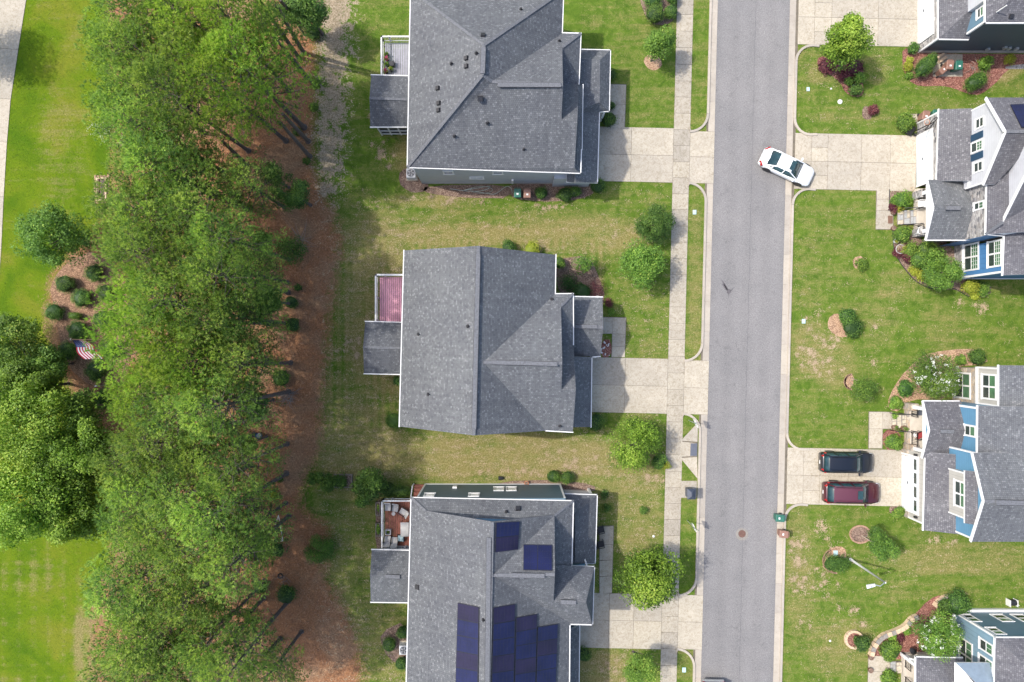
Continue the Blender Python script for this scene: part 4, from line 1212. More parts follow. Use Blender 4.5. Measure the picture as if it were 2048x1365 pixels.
# back porch, deck, stairs
b0, b1, b2, b3 = P(743.5, 1099.5, 3.4), P(820, 1101, 3.4), P(816, 1206, 3.4), P(741.5, 1205, 3.4)
r0, r1 = P(740, 1151, 4.55), P(818, 1154, 4.55)
roof(H, 'back_porch_roof', [[b0, b1, r1, r0], [r0, r1, b2, b3]]); ridgevent(H, P(771, 1152.5, 4.56), P(800, 1154, 4.56), 0.3)
gutter(H, [b0, b1]); gutter(H, [b3, b2])
wallbox(H, b0.x + 0.35, b1.x + 0.5, b3.y + 0.4, b0.y - 0.4, 0.2, 3.3, 'side_teal', 'porch_wall')
d0, d1 = P(764, 1002, 2.0), P(822, 1096, 2.0)
DECKS = (d0.x, d1.x + 0.2, d1.y - 0.1, d0.y)
boards(H, DECKS[0] + 0.1, DECKS[1], DECKS[2], DECKS[3] - 0.1, 1.1, 'deck_red', 'y', 0.145)
railing(H, [(DECKS[1], DECKS[3]), (DECKS[0], DECKS[3]), (DECKS[0], DECKS[2]), (DECKS[1], DECKS[2])], 0.95, 'white', 1.1, 0.13, ps=0.12)
st_ = MB()
sx0, sx1 = gx(829), gx(848)
for i in range(6):
    st_.box(sx0, sx1, gy(969) - i * 0.28 - 0.27, gy(969) - i * 0.28, 0, 0.18 * (i + 1))
st_.build('stair', M['deck_red'], H)
MB().bar((sx0 - 0.05, gy(968), 1.0), (sx0 - 0.05, gy(992), 2.1), 0.09, 0.08).bar((sx0 - 0.05, gy(968), 0), (sx0 - 0.05, gy(968), 1.0), 0.09, 0.09).build('stair_rail', M['white'], H)

# ================================================================== east row: fronts face the street (west)
def W(X, px, py):
    z = zx(X, px); return Vector((X, yz(py, z), z))
def winW(Hh, X, pl, pr, pt, pb, cols=1, sash=2, grid=(2, 1), fw=0.11, glass='blind'):
    z0, z1 = zx(X, pl), zx(X, pr); zm = (z0 + z1) / 2
    return window(Hh, 'x', X, yz(pb, zm), yz(pt, zm), z0, z1, -1, sash, grid, fw, cols, glass)
def doorW(Hh, X, y0, y1, z1, panels=4, lights=False):
    mb = MB()
    mb.box(X - 0.05, X, y0, y1, 0.03, z1)
    ph = (z1 - 0.03) / panels
    for i in range(panels):
        n = 8
        for j in range(n):
            a = y0 + (y1 - y0) * (j + 0.08) / n; b = y0 + (y1 - y0) * (j + 0.92) / n
            mb.box(X - 0.065, X - 0.05, a, b, 0.03 + ph * i + 0.05, 0.03 + ph * (i + 1) - 0.05)
    d = mb.build('garage_door', M['garage'], Hh)
    MB().box(X - 0.09, X - 0.065, (y0 + y1) / 2 - 0.1, (y0 + y1) / 2 + 0.1, 0.9, 0.98).build('handle', M['dark'], d)
    if lights:
        for j in range(4):
            a = y0 + (y1 - y0) * (j + 0.12) / 4; b = y0 + (y1 - y0) * (j + 0.88) / 4
            MB().box(X - 0.075, X - 0.066, a, b, z1 - ph + 0.12, z1 - 0.1).build('door_light', M['glass'], d)
    tr = MB()
    tr.box(X - 0.08, X, y0 - 0.16, y0, 0, z1 + 0.16).box(X - 0.08, X, y1, y1 + 0.16, 0, z1 + 0.16).box(X - 0.082, X, y0, y1, z1, z1 + 0.16)
    tr.build('door_trim', M['white'], Hh)
    return d
def rake(Hh, pts, w=0.07, h=0.24):
    mb = MB()
    for a, b in zip(pts[:-1], pts[1:]): mb.bar(Vector(a) - Vector((0.03, 0, 0.11)), Vector(b) - Vector((0.03, 0, 0.11)), w, h)
    return mb.build('rake_board', M['white'], Hh)
def stones_steps(Hh, x0, x1, y0, y1, n, ztop, mats=('flagstone', 'flagstone_grey')):
    """n steps rising to the east, each topped with separate flagstones"""
    r = random.Random(int(x0 * 10))
    for i in range(n):
        a, b = x0 + (x1 - x0) * i / n, x0 + (x1 - x0) * (i + 1) / n
        zt = ztop * (i + 1) / (n + 1)
        st = MB().box(a, x1, y0, y1, 0.02 if i == 0 else ztop * i / (n + 1) + 0.001, zt - 0.03).build('step', M['blockcap'], Hh)
        y = y0
        while y < y1 - 0.05:
            yn = min(y1, y + r.uniform(0.35, 0.75))
            m_ = r.uniform(0.45, 0.55)
            for (u0, u1) in (((a, a + (b - a) * m_), (a + (b - a) * m_, b)) if r.random() < 0.4 else ((a, b),)):
                q4 = [(u0 + 0.02, y + 0.02), (u1 - 0.01, y + 0.02 + r.uniform(0, 0.05)), (u1 - 0.01 - r.uniform(0, 0.03), yn - 0.01), (u0 + 0.02, yn - 0.02 - r.uniform(0, 0.05))]
                MB().prism(q4, zt - 0.03, zt + r.uniform(0, 0.012)).build('flagstone', M[r.choice(mats)], st)
            y = yn

# ---------------- house E2: white gable, stone porch, blue wing
H = thing('house', 'white gabled house with navy shutters, stone porch and bright blue wing', 'house', P(1990, 380))
zg = 3.45
XG = gx(1834)
gn, gs = P(1877.5, 219, zg), P(1872, 364, zg)
roof(H, 'garage_roof', [[gn, P(1872.5, 362, zg), P(1945, 362, 5.0), P(1945, 217, 5.0)]], 'shingle2')
gutter(H, [gn, P(1873.5, 363, zg)])
wallbox(H, XG, 37.3, yz(364, 1.7) , yz(234, 1.7), 0, zg - 0.1, 'stone', 'garage_wall')
doorW(H, XG - 0.02, gy(372), gy(276), 2.2)
MB().box(XG - 0.03, XG + 0.09, yz(234, 1.7) - 0.11, yz(234, 1.7) + 0.02, 0, zg - 0.12).build('corner_board', M['white'], H)
X1 = 37.06
pk = Vector((36.76, yz(264, 9.2), 9.25)); rn = Vector((36.76, yz(196, 7.1), 7.15)); rs = Vector((36.76, yz(370, 6.85), 6.85))
XR = 60.0
pkE = Vector((XR, pk.y, pk.z)); rnE = Vector((XR, rn.y, rn.z))
RP = plane(pk, pkE, rs)
v1 = hit(RP, 2012, 345); v2 = P(2010, 345, 7.3)
roof(H, 'roof', [[rn, pk, pkE, rnE], [pk, rs, hit(RP, 1990, 369), hit(RP, 2022, 335), hit(RP, 2080, 270), pkE]], 'shingle2')
rake(H, [rn, pk, rs])
cap(H, pk, Vector((46, pk.y, pk.z)))
wallpoly(H, [(X1, rn.y - 0.3, 4.0), (X1, rn.y - 0.3, 6.95), (X1, pk.y, 9.05), (X1, rs.y + 0.3, 6.65), (X1, rs.y + 0.3, 4.0)][::-1], 'side_white', (0.2, 0, 0), 'gable_wall')
wallbox(H, X1 + 0.2, X1 + 14, rs.y + 0.3, rn.y - 0.3, 0, 6.8, 'side_white')
for yy in (rn.y - 0.34, rs.y + 0.22): MB().box(X1 - 0.03, X1 + 0.0, yy, yy + 0.12, 4.2, 6.8).build('corner_board', M['white'], H)
MB().box(X1 - 0.05, X1, rs.y + 0.3, rn.y - 0.3, 4.5, 4.72).build('base_trim', M['white'], H)
winW(H, X1, 1951, 1969, 235, 257, 1, 2, (1, 0), 0.12, 'plain')
winW(H, X1, 1947.5, 1967, 323, 345, 1, 2, (1, 0), 0.12, 'plain')
winW(H, X1, 1941.5, 1967, 282, 305, 1, 2, (3, 1), 0.13)
for (pt, pb) in ((266.5, 280), (306.5, 320)):
    z0, z1 = zx(X1, 1941.5), zx(X1, 1966.5); zm = (z0 + z1) / 2
    MB().box(X1 - 0.05, X1, yz(pb, zm), yz(pt, zm), z0, z1).build('shutter', M['shutter'], H)
solar(H, plane(rn, pk, pkE), [(2019, 211), (2046, 210), (2070, 258), (2042, 258)], 1, 2)
# porch with its own gable roof
pzn, pzs, pzp = P(1856, 360, 3.5), P(1853, 481, 3.5), P(1868.5, 415.5, 4.6)
X2 = 37.5
east = 2.95
pnE, psE, ppE = Vector((X2 + 0.3, pzn.y, 3.5)), Vector((X2 + 0.3, pzs.y, 3.5)), Vector((X2 + 0.3, pzp.y, 4.6))
roof(H, 'porch_roof', [[pzn, pzp, ppE, pnE], [pzp, pzs, psE, ppE]], 'shingle')
rake(H, [pzn, pzp, pzs]); ridgevent(H, P(1891, 416.5, 4.62), P(1920, 416.8, 4.62), 0.32); gutter(H, [pzs, P(1938, 481, 3.5)])
wallpoly(H, [Vector((pzn.x + 0.35, pzn.y - 0.3, 3.3)), Vector((pzn.x + 0.35, pzs.y + 0.3, 3.3)), Vector((pzp.x + 0.35, pzp.y, 4.35))], 'side_grey', (0.12, 0, 0), 'porch_gable')
MB().box(pzs.x + 0.25, pzs.x + 0.5, pzs.y + 0.2, pzn.y - 0.3, 3.0, 3.3).build('porch_beam', M['white'], H)
py0, py1 = gy(481), gy(378)
MB().box(gx(1827), 38.0, py0 + 0.3, py1 - 0.1, 0.0, 0.55).build('porch_floor', M['porchfloor'], H)
for (yy) in (py0 + 0.55, py1 - 0.7):
    MB().box(gx(1824), gx(1824) + 0.6, yy - 0.3, yy + 0.35, 0, 1.3).build('stone_pier', M['stone'], H)
    MB().box(gx(1824) + 0.12, gx(1824) + 0.45, yy - 0.14, yy + 0.18, 1.3, 3.05).build('porch_post', M['white'], H)
railing(H, [(gx(1828), gy(402)), (gx(1828), gy(386))], 0.9, 'metal_dark', 0.55, 0.12, ps=0.05)
railing(H, [(gx(1828), gy(468)), (gx(1828), gy(455))], 0.9, 'metal_dark', 0.55, 0.12, ps=0.05)
stones_steps(H, gx(1794), gx(1827), gy(450), gy(422), 3, 0.55, ('flagstone_grey', 'flagstone'))
for yy in (gy(421), gy(453)):
    mb = MB()
    mb.bar((gx(1795), yy, 1.0), (gx(1827), yy, 1.5), 0.05, 0.05)
    for t in (0.0, 0.5, 1.0): mb.box(gx(1795) + (gx(1827) - gx(1795)) * t - 0.025, gx(1795) + (gx(1827) - gx(1795)) * t + 0.025, yy - 0.025, yy + 0.025, 0, 1.0 + 0.5 * t)
    mb.build('stair_rail', M['metal_dark'], H)
# stone upper wall and main slope behind the porch
e1, e2 = P(1973.6, 370, 6.4), P(1971, 469, 6.4)
wallbox(H, X2, X2 + 6, yz(470, 6.3), yz(371, 6.3) + 1.0, 2.5, 6.3, 'stone')
winW(H, X2, 1948, 1969, 403, 420.5, 1, 2, (2, 0), 0.13)
XB = 39.0
zb = 6.2
f1, f2 = P(2008, 472.5, zb), P(2005, 551, zb)
slope = 0.5
def up(p, x): return Vector((x, p.y, p.z + (x - p.x) * slope))
roof(H, 'main_roof', [[Vector((e1.x, e1.y + 1.5, 6.4)), e2, up(e2, 41), Vector((41, e1.y + 1.5, 6.4 + (41 - e1.x) * slope))],
                      [f1, f2, Vector((52, f2.y, zb + 13 * slope * 0.9)), Vector((52, f1.y, zb + 13 * slope * 0.9))], [e2, f1, Vector((52, f1.y, zb + 6)), Vector((52, e2.y + 2, 12.3)), Vector((39.5, e2.y + 1.4, 7.5))]], 'shingle2')
gutter(H, [Vector((e1.x, e1.y, 6.4)), e2, f1, f2])
cap(H, e2, P(2006, 444, 7.45), 0.22, 'hip_cap')
wallbox(H, XB, XB + 12, gy(558), yz(478, 6.0), 0, zb - 0.1, 'bb_blue')
wallbox(H, X2 + 0.01, XB, yz(478, 3.0) - 0.2, yz(470, 6.3), 0, 6.2, 'bb_blue')
MB().box(XB - 0.14, XB, gy(558) - 0.05, yz(478, 1.0), 0, 1.0).build('stone_wainscot', M['stone'], H)
MB().box(XB - 0.16, XB, gy(558) - 0.07, yz(478, 1.0), 1.0, 1.12).build('base_trim', M['white'], H)
MB().box(XB - 0.05, XB + 0.15, gy(558) - 0.05, gy(558) + 0.12, 1.12, zb - 0.2).build('corner_board', M['white'], H)
MB().box(XB, XB + 12, gy(558) - 0.05, gy(558) - 0.001, 0, 0.4).build('foundation', M['white'], H)
winW(H, XB, 1928, 1958.5, 487, 542, 2, 2, (3, 2), 0.14)
winW(H, XB, 1975.5, 2004, 481, 535, 2, 2, (3, 2), 0.14)
MB().box(gx(1900), XB - 0.14, yz(482, 1.5), yz(478, 1.5) , 0, 2.6).build('stone_wall', M['stone'], H)
wallbox(H, gx(1845), X2 + 0.5, pzs.y + 0.35, pzs.y + 0.6, 0, 3.2, 'stone')
# second white gable further back
X3 = 38.55
ra, rb = Vector((X3 - 0.3, 9.33, 6.9)), Vector((X3 - 0.3, 14.2, 10.75))
rc = Vector((X3 - 0.3, 16.4, 9.45))
wallpoly(H, [(X3, 9.5, 6.0), (X3, 9.6, 6.95), (X3, 14.2, 10.55), (X3, 16.4, 9.25), (X3, 16.4, 6.0)][::-1], 'side_white', (0.2, 0, 0), 'gable_wall')
rake(H, [ra, rb, rc])
roof(H, 'rear_roof', [[ra, rb, Vector((52, rb.y, rb.z)), Vector((52, ra.y, ra.z))], [rb, rc, Vector((52, rc.y, rc.z)), Vector((52, rb.y, rb.z))]], 'shingle2')
pipevent(H, plane(f1, f2, Vector((52, f2.y, zb + 13 * slope * 0.9))), 2026, 438)

# ---------------- house E3: blue shake gables, beige bays
H = thing('house', 'blue shake house with beige bay windows and a white double garage door', 'house', P(1980, 950))
XG = 34.3
zg = 3.55
ga, gb = P(1850, 917, zg), P(1846, 1061, zg)
roof(H, 'garage_roof', [[P(1850, 905, zg), gb, Vector((36.4, gb.y, 4.85)), Vector((36.4, yz(905, zg), 4.85))]], 'shingle2')
gutter(H, [ga, gb])
wallbox(H, XG, 36.5, gy(1030), gy(897), 0, zg - 0.1, 'side_beige', 'garage_wall')
doorW(H, XG - 0.02, gy(1014), gy(908), 2.35, 4, True)
for yy in (gy(897) - 0.62, gy(1030)): MB().box(XG - 0.08, XG, yy, yy + 0.62, 0, 1.0).build('stone_wainscot', M['stone_tan'], H)
for yy in (gy(902), gy(1022)):
    l_ = MB(); l_.box(XG - 0.2, XG - 0.05, yy - 0.08, yy + 0.08, 2.0, 2.35); l_.build('wall_lamp', M['dark'], H)
MB().box(XG - 0.04, XG + 0.1, gy(1030) - 0.03, gy(1030) + 0.12, 0, zg - 0.1).build('corner_board', M['white'], H)
# gable behind the garage roof
X1 = 36.0
ra = Vector((35.75, yz(906.5, 7.07), 7.07)); pk = Vector((35.75, yz(1003, 8.35), 8.35)); rb = Vector((35.75, yz(1084, 6.9), 6.9))
wallpoly(H, [(X1, ra.y - 0.1, 3.8), (X1, ra.y - 0.1, 6.85), (X1, pk.y, 8.15), (X1, rb.y + 0.1, 6.7), (X1, rb.y + 0.1, 3.8)][::-1], 'side_blue', (0.2, 0, 0), 'gable_wall')
wallbox(H, X1 + 0.2, 50, rb.y + 0.35, ra.y - 0.3, 0, 6.5, 'side_blue')
rake(H, [ra, pk, rb])
MB().box(X1 - 0.06, X1 + 0.2, ra.y - 0.1, ra.y + 0.02, 3.8, 6.85).build('corner_board', M['white'], H)
MB().box(X1 - 0.04, X1, rb.y + 0.1, rb.y + 0.24, 4.4, 6.6).build('corner_board', M['white'], H)
SE_ = 0.5
roof(H, 'roof', [[ra, pk, Vector((56, pk.y, pk.z)), Vector((56, ra.y - 0.0, ra.z + 0.0))], [pk, rb, Vector((56, rb.y, rb.z)), Vector((56, pk.y, pk.z))]], 'shingle')
cap(H, pk, Vector((48, pk.y, pk.z))); ridgevent(H, P(1991, 1005, 8.37), P(2075, 1007, 8.37), 0.36)
# main slope facing the street, north of the gable
zm_ = 6.33
ma, mb_ = P(1955, 812, zm_), P(1954, 906, zm_)
roof(H, 'main_roof', [[ma, Vector((ma.x, ra.y - 1.4, zm_)), Vector((46, ra.y - 1.4, 9.6)), Vector((46, ma.y, 9.6))]], 'shingle')
gutter(H, [ma, mb_])
X2 = 36.95
wallbox(H, X2, 50, ra.y - 0.2, yz(815, 6.2), 0, zm_ - 0.15, 'side_blue')
winW(H, X2, 1929, 1952.5, 850, 874, 1, 2, (1, 0), 0.14)
MB().box(X2 - 0.06, X2, yz(815, 5.5) - 0.12, yz(815, 5.5) + 0.04, 3.0, 6.2).build('corner_board', M['white'], H)
# north wing: stone below, beige above
zn = 6.1
na, nb = P(1997, 731, zn), P(1997, 814, zn)
roof(H, 'wing_roof', [[na, nb, Vector((50, nb.y, 10.6)), Vector((50, na.y, 10.6))]], 'shingle')
gutter(H, [na, nb])
XN = 38.7
wallbox(H, XN, 50, yz(812, 5), gy(735), 0, 3.1, 'stone_tan')
wallbox(H, XN + 0.01, 50, yz(812, 5), yz(735, 5.0), 3.3, zn - 0.1, 'side_beige')
MB().box(XN - 0.1, XN + 1, yz(812, 5), yz(735, 3.2) + 0.05, 3.1, 3.3).build('band_board', M['white'], H)
winW(H, XN, 1910, 1942, 745, 798, 2, 2, (1, 0), 0.15)
winW(H, XN, 1964, 1994, 748, 800, 2, 2, (1, 0), 0.15)
for yy in (yz(735, 4) - 0.1, yz(812, 5)): MB().box(XN - 0.05, XN, yy, yy + 0.12, 3.3, 6.0).build('corner_board', M['white'], H)
# beige bay on the garage roof
XBy = 35.6
yb0, yb1 = yz(1034, 5.7), yz(943, 5.7)
wallbox(H, XBy, 36.2, yb0, yb1, 4.0, 6.7, 'side_beige', 'bay')
winW(H, XBy, 1909, 1934, 962, 1016, 2, 2, (1, 0), 0.14)
rm = MB()
for yy in (yb0 - 0.02, yb1 - 0.1): rm.box(XBy - 0.05, XBy, yy, yy + 0.12, 4.0, 6.65)
rm.box(XBy - 0.06, XBy, yb0, yb1, 6.5, 6.7); rm.build('bay_trim', M['white'], H)
roof(H, 'bay_roof', [[(XBy - 0.25, yb0 - 0.25, 6.72), (XBy - 0.25, yb1 + 0.25, 6.72), (36.05, yb1 + 0.25, 7.3), (36.05, yb0 - 0.25, 7.3)]], 'shingle2')
# porch
pa, pb, pp_ = P(1847, 802, 3.5), P(1845, 917, 3.5), P(1860, 861, 4.4)
xe = X2 + 0.2
roof(H, 'porch_roof', [[pa, pp_, Vector((xe, pp_.y, 4.4)), Vector((xe, pa.y, 3.5))], [pp_, pb, Vector((xe, pb.y, 3.5)), Vector((xe, pp_.y, 4.4))]], 'shingle2')
rake(H, [pa, pp_, pb]); ridgevent(H, P(1880, 863, 4.42), P(1907, 863.5, 4.42), 0.32); gutter(H, [pa, P(1918, 802.5, 3.5)])
wallpoly(H, [(pa.x + 0.3, pa.y - 0.3, 3.3), (pa.x + 0.3, pb.y + 0.3, 3.3), (pa.x + 0.3, pp_.y, 4.2)], 'side_blue', (0.12, 0, 0), 'porch_gable')
MB().box(pa.x + 0.2, pa.x + 0.45, pb.y + 0.2, pa.y - 0.2, 3.0, 3.3).build('porch_beam', M['white'], H)
MB().box(gx(1813), X2, gy(897), gy(810), 0, 0.55).build('porch_floor', M['porchfloor'], H)
MB().box(gx(1808), gx(1813), gy(897), gy(810), 0, 0.50).build('porch_wall', M['stone_tan'], H)
for yy in (gy(812), gy(893)):
    MB().box(gx(1806), gx(1806) + 0.6, yy - 0.3, yy + 0.3, 0, 1.3).build('stone_pier', M['stone_tan'], H)
    MB().box(gx(1806) + 0.15, gx(1806) + 0.45, yy - 0.15, yy + 0.15, 1.3, 3.05).build('porch_post', M['white'], H)
railing(H, [(gx(1815), gy(831)), (gx(1815), gy(813))], 0.9, 'metal_dark', 0.55, 0.12, ps=0.05)
railing(H, [(gx(1815), gy(888)), (gx(1815), gy(864))], 0.9, 'metal_dark', 0.55, 0.12, ps=0.05)
stones_steps(H, gx(1783), gx(1808), gy(856), gy(830), 3, 0.5, ('flagstone',))
for yy in (gy(826), gy(860)):
    mb = MB(); mb.bar((gx(1779), yy, 0.95), (gx(1815), yy, 1.5), 0.05, 0.05)
    for t in (0.0, 0.5, 1.0): mb.box(gx(1779) + 1.58 * t - 0.025, gx(1779) + 1.58 * t + 0.025, yy - 0.025, yy + 0.025, 0, 0.95 + 0.55 * t)
    mb.build('stair_rail', M['metal_dark'], H)
MB().box(gx(1826), gx(1846), gy(830), gy(819), 0.55, 0.57).build('door_mat', M['inlet'], H)

# ---------------- house E1: dark teal (top right corner)
H = thing('house', 'dark teal sided house with white garage door in the top right corner', 'house', P(1980, 40))
XG = gx(1836.5); ysb = gy(106)
zg = 3.3
ga, gb = P(1876, -60, zg), P(1876, 79, zg)
roof(H, 'garage_roof', [[ga, gb, Vector((38, gb.y + 2.6, 4.7)), Vector((38, ga.y, 4.7))], [gb, Vector((38, gb.y, zg)), Vector((38, gb.y + 2.6, 4.7))]], 'shingle2')
gutter(H, [ga, gb]); gutter(H, [gb, P(1936, 80, zg)])
wallbox(H, XG, 38, ysb, gy(-60), 0, zg - 0.1, 'stone', 'garage_wall')
doorW(H, XG - 0.02, ysb + 0.8, ysb + 5.7, 2.15)
MB().box(XG - 0.03, XG + 0.12, ysb - 0.03, ysb + 0.12, 0, zg - 0.1).build('corner_board', M['white'], H)
MB().box(XG + 0.12, 38.02, ysb - 0.012, ysb, 0.45, zg - 0.1).build('side_wall', M['side_dark'], H)
X1 = 37.6
za = 6.2
ea, eb = P(1970, -60, za), P(1970, 46.5, za)
wallbox(H, X1, 52, ysb - 0.01, gy(-40), 0.45, za - 0.1, 'side_dark')
wallbox(H, X1 - 0.02, X1 + 0.1, ysb + 0.2, gy(-40), 3.4, za - 0.11, 'side_slate', 'front_wall')
MB().box(X1 - 0.06, X1 + 0.1, ysb - 0.03, ysb + 0.14, 3.6, za - 0.1).build('corner_board', M['white'], H)
MB().box(XG + 0.1, 52, ysb - 0.03, ysb - 0.002 + 0.02, 0, 0.45).build('foundation', M['found'], H)
winW(H, X1 - 0.02, 1954, 1969, 14, 36, 1, 2, (1, 0), 0.13)
zr = 9.0
ry = yz(-60, zr)
roof(H, 'roof', [[eb, Vector((60, eb.y, za)), Vector((60, eb.y + 6, zr)), Vector((eb.x + 6, eb.y + 6, zr))], [eb, Vector((eb.x + 6, eb.y + 6, zr)), Vector((eb.x + 6, ea.y + 6, zr)), Vector((ea.x, ea.y + 6, za))]], 'shingle2')
gutter(H, [ea, eb, Vector((52, eb.y, za))])
R1 = plane(eb, Vector((60, eb.y, za)), Vector((60, eb.y + 6, zr)))
boxvent(H, R1, 2022, 33, 0.34)
p = hit(R1, 1993, 25); MB().tube([p, p + Vector((0, 0, 1.1))], 0.045, 8).build('vent_pipe', M['white'], H)
wallbox(H, 37.2, X1 - 0.03, yz(16, 5), yz(-30, 5), 4.3, 6.05, 'side_white', 'bay')
for (px, h_) in ((1959, 0.7), (1988, 1.0), (1998, 0.9), (2014, 0.8)):
    MB().box(gx(px) , gx(px) + 0.22, ysb - 0.18, ysb, h_, h_ + 0.35).build('meter_box', M['metal'], H)
MB().box(gx(1998), gx(1998) + 0.15, ysb - 0.12, ysb, 3.0, 3.15).build('wall_lamp', M['white'], H)

# ---------------- house E4: slate blue (bottom right corner)
H = thing('house', 'slate blue two storey house behind a flowering crape myrtle, bottom right corner', 'house', P(2000, 1300))
XW, YN = 38.77, -23.7
zc = 5.5
wallbox(H, XW, 52, -40, YN, 0.35, zc - 0.1, 'side_slate')
wallbox(H, XW - 0.02, XW + 0.2, -29.6, YN - 0.01, 0.35, zc - 0.11, 'bb_slate', 'front_wall')
MB().box(XW - 0.05, 52, YN - 1, YN + 0.22, 0, 0.35).build('foundation', M['white'], H)
MB().box(XW - 0.06, XW + 0.14, YN - 0.12, YN + 0.04, 0.35, zc - 0.1).build('corner_board', M['white'], H)
ea, eb, ec = P(1989.6, 1275, zc), P(2060, 1277, zc), P(1988, 1354, zc)
cn = Vector((ea.x, ea.y, zc))
roof(H, 'roof', [[cn, Vector((60, cn.y, zc)), Vector((60, cn.y - 6, 8.5)), Vector((cn.x + 6, cn.y - 6, 8.5))], [cn, Vector((cn.x + 6, cn.y - 6, 8.5)), Vector((cn.x + 6, -44, 8.5)), Vector((cn.x, -44, zc))]], 'shingle2')
gutter(H, [Vector((54, cn.y, zc)), cn, ec])
for (pa_, pb_, z0, z1) in ((1923, 1950, 3.0, 4.6), (1986, 2010, 3.0, 4.6), (2026, 2055, 3.0, 4.6), (1975, 2000, 0.5, 1.2)):
    pass
def winN(px, z0, z1, w):
    zm = (z0 + z1) / 2; x = (px - CX) * (CAMZ - zm) / K
    window(H, 'y', YN, x - w / 2, x + w / 2, z0, z1, 1, 2, (1, 0), 0.09, 1, 'blind')
winN(1940, 0.9, 2.4, 1.1); winN(2005, 0.9, 2.4, 1.1); winN(2046, 0.9, 2.4, 1.1); winN(1992, 3.6, 4.9, 0.9)
winW(H, XW - 0.02, 1959, 1987, 1282, 1306, 1, 2, (2, 0), 0.13)
winW(H, XW - 0.02, 1958, 1987, 1315, 1342, 1, 2, (2, 0), 0.13)
window(H, 'x', XW - 0.02, -28.2, YN - 1.8, 0.9, 2.6, -1, 2, (2, 0), 0.13, 2)
zp = 3.1
p0, p1 = P(1831, 1314, zp), P(1925, 1318, zp)
roof(H, 'porch_roof', [[p0, P(1925, 1316, zp), Vector((XW, p0.y - 3, 4.6)), Vector((p0.x + 3, p0.y - 3, 4.6))], [p0, Vector((p0.x + 3, p0.y - 3, 4.6)), Vector((p0.x + 3, -44, 4.6)), Vector((p0.x, -44, zp))],
     [Vector((p0.x + 3, p0.y - 3, 4.6)), Vector((XW, p0.y - 3, 4.6)), Vector((XW, -44, 4.6)), Vector((p0.x + 3, -44, 4.6))]], 'shingle2')
gutter(H, [Vector((p0.x, -44, zp)), p0, P(1925, 1316, zp)])
MB().box(gx(1802), XW, -44, gy(1304), 0, 0.5).build('porch_floor', M['porchfloor'], H)
MB().box(gx(1800), gx(1800) + 0.3, gy(1304) - 0.3, gy(1304), 0, zp - 0.2).build('porch_post', M['white'], H)
MB().bar((gx(1800), gy(1302), 1.4), (gx(1800) + 1.7, gy(1302), 2.9), 0.1, 0.16).build('porch_beam', M['white'], H)
railing(H, [(gx(1803), gy(1328)), (gx(1803), gy(1310))], 0.9, 'metal_dark', 0.5, 0.12, ps=0.05)
railing(H, [(gx(1803), gy(1380)), (gx(1803), gy(1348))], 0.9, 'metal_dark', 0.5, 0.12, ps=0.05)
stones_steps(H, gx(1779), gx(1800), gy(1344), gy(1322), 2, 0.45)
# small white dormer beside the porch roof
M['dormer'] = simple('blue_grey_metal_roof', (0.17, 0.22, 0.27), 0.5)
dq = [P(1912, 1330, 4.4), P(1950, 1353, 4.4), P(1983, 1356, 4.4), P(1918, 1334, 5.0)]
wallpoly(H, [Vector((36.1, -26.2, 4.3)), Vector((36.1, -28.8, 4.3)), Vector((37.0, -27.6, 5.2))], 'white', (0.2, 0, 0), 'dormer_wall')
roof(H, 'dormer_roof', [[Vector((36.0, -26.1, 4.65)), Vector((37.2, -27.4, 5.3)), Vector((XW, -27.4, 5.3)), Vector((XW, -26.1, 4.65))]], 'dormer')
# curved garden wall of blocks, low
def curved_wall(pts, name, label, wpx=8, zt=0.45):
    t = thing(name, label, 'garden wall', P(*pts[0]))
    P_ = [Vector(p) for p in pts]
    seg = []
    for i in range(len(P_) - 1):                # Catmull-Rom
        a, b, c, d = P_[max(i - 1, 0)], P_[i], P_[i + 1], P_[min(i + 2, len(P_) - 1)]
        for k in range(8):
            s = k / 8
            seg.append(0.5 * ((2 * b) + (c - a) * s + (2 * a - 5 * b + 4 * c - d) * s * s + (3 * b - a - 3 * c + d) * s ** 3))
    seg.append(P_[-1])
    acc = [0]
    for a, b in zip(seg[:-1], seg[1:]): acc.append(acc[-1] + (b - a).length)
    n = int(acc[-1] / 9)
    def at(s):
        for i in range(len(acc) - 1):
            if acc[i + 1] >= s: return seg[i] + (seg[i + 1] - seg[i]) * ((s - acc[i]) / max(1e-6, acc[i + 1] - acc[i]))
        return seg[-1]
    L_ = acc[-1]
    for i in range(n):
        a, b = at(L_ * (i + 0.03) / n), at(L_ * (i + 0.97) / n)
        d = (b - a).normalized(); nrm = Vector((-d.y, d.x))
        w2 = wpx * 0.5
        q4 = g2([a - nrm * w2, b - nrm * w2, b + nrm * w2, a + nrm * w2])
        for k in range(3):
            MB().prism(q4, zt * k / 3 * 0.9, zt * (k + 1) / 3 * 0.9 - 0.012).build('brick', M['block'], t)
        q4 = g2([a - nrm * (w2 + 0.6), b - nrm * (w2 + 0.6), b + nrm * (w2 + 0.2), a + nrm * (w2 + 0.2)])
        MB().prism(q4, zt * 0.9, zt + random.uniform(0, 0.01)).build('cap_stone', M['blockcap' if random.random() < 0.5 else 'block'], t)
    return t
curved_wall([(1739, 1309), (1745, 1290), (1762, 1271), (1790, 1260), (1808, 1250), (1820, 1236), (1832, 1231)], 'garden_wall', 'long curved tan block garden wall running up to the crape myrtle', 8)
curved_wall([(1866, 1212), (1874, 1202), (1888, 1193), (1905, 1191)], 'garden_wall', 'short curved tan block garden wall beside the dark round shrubs', 8)

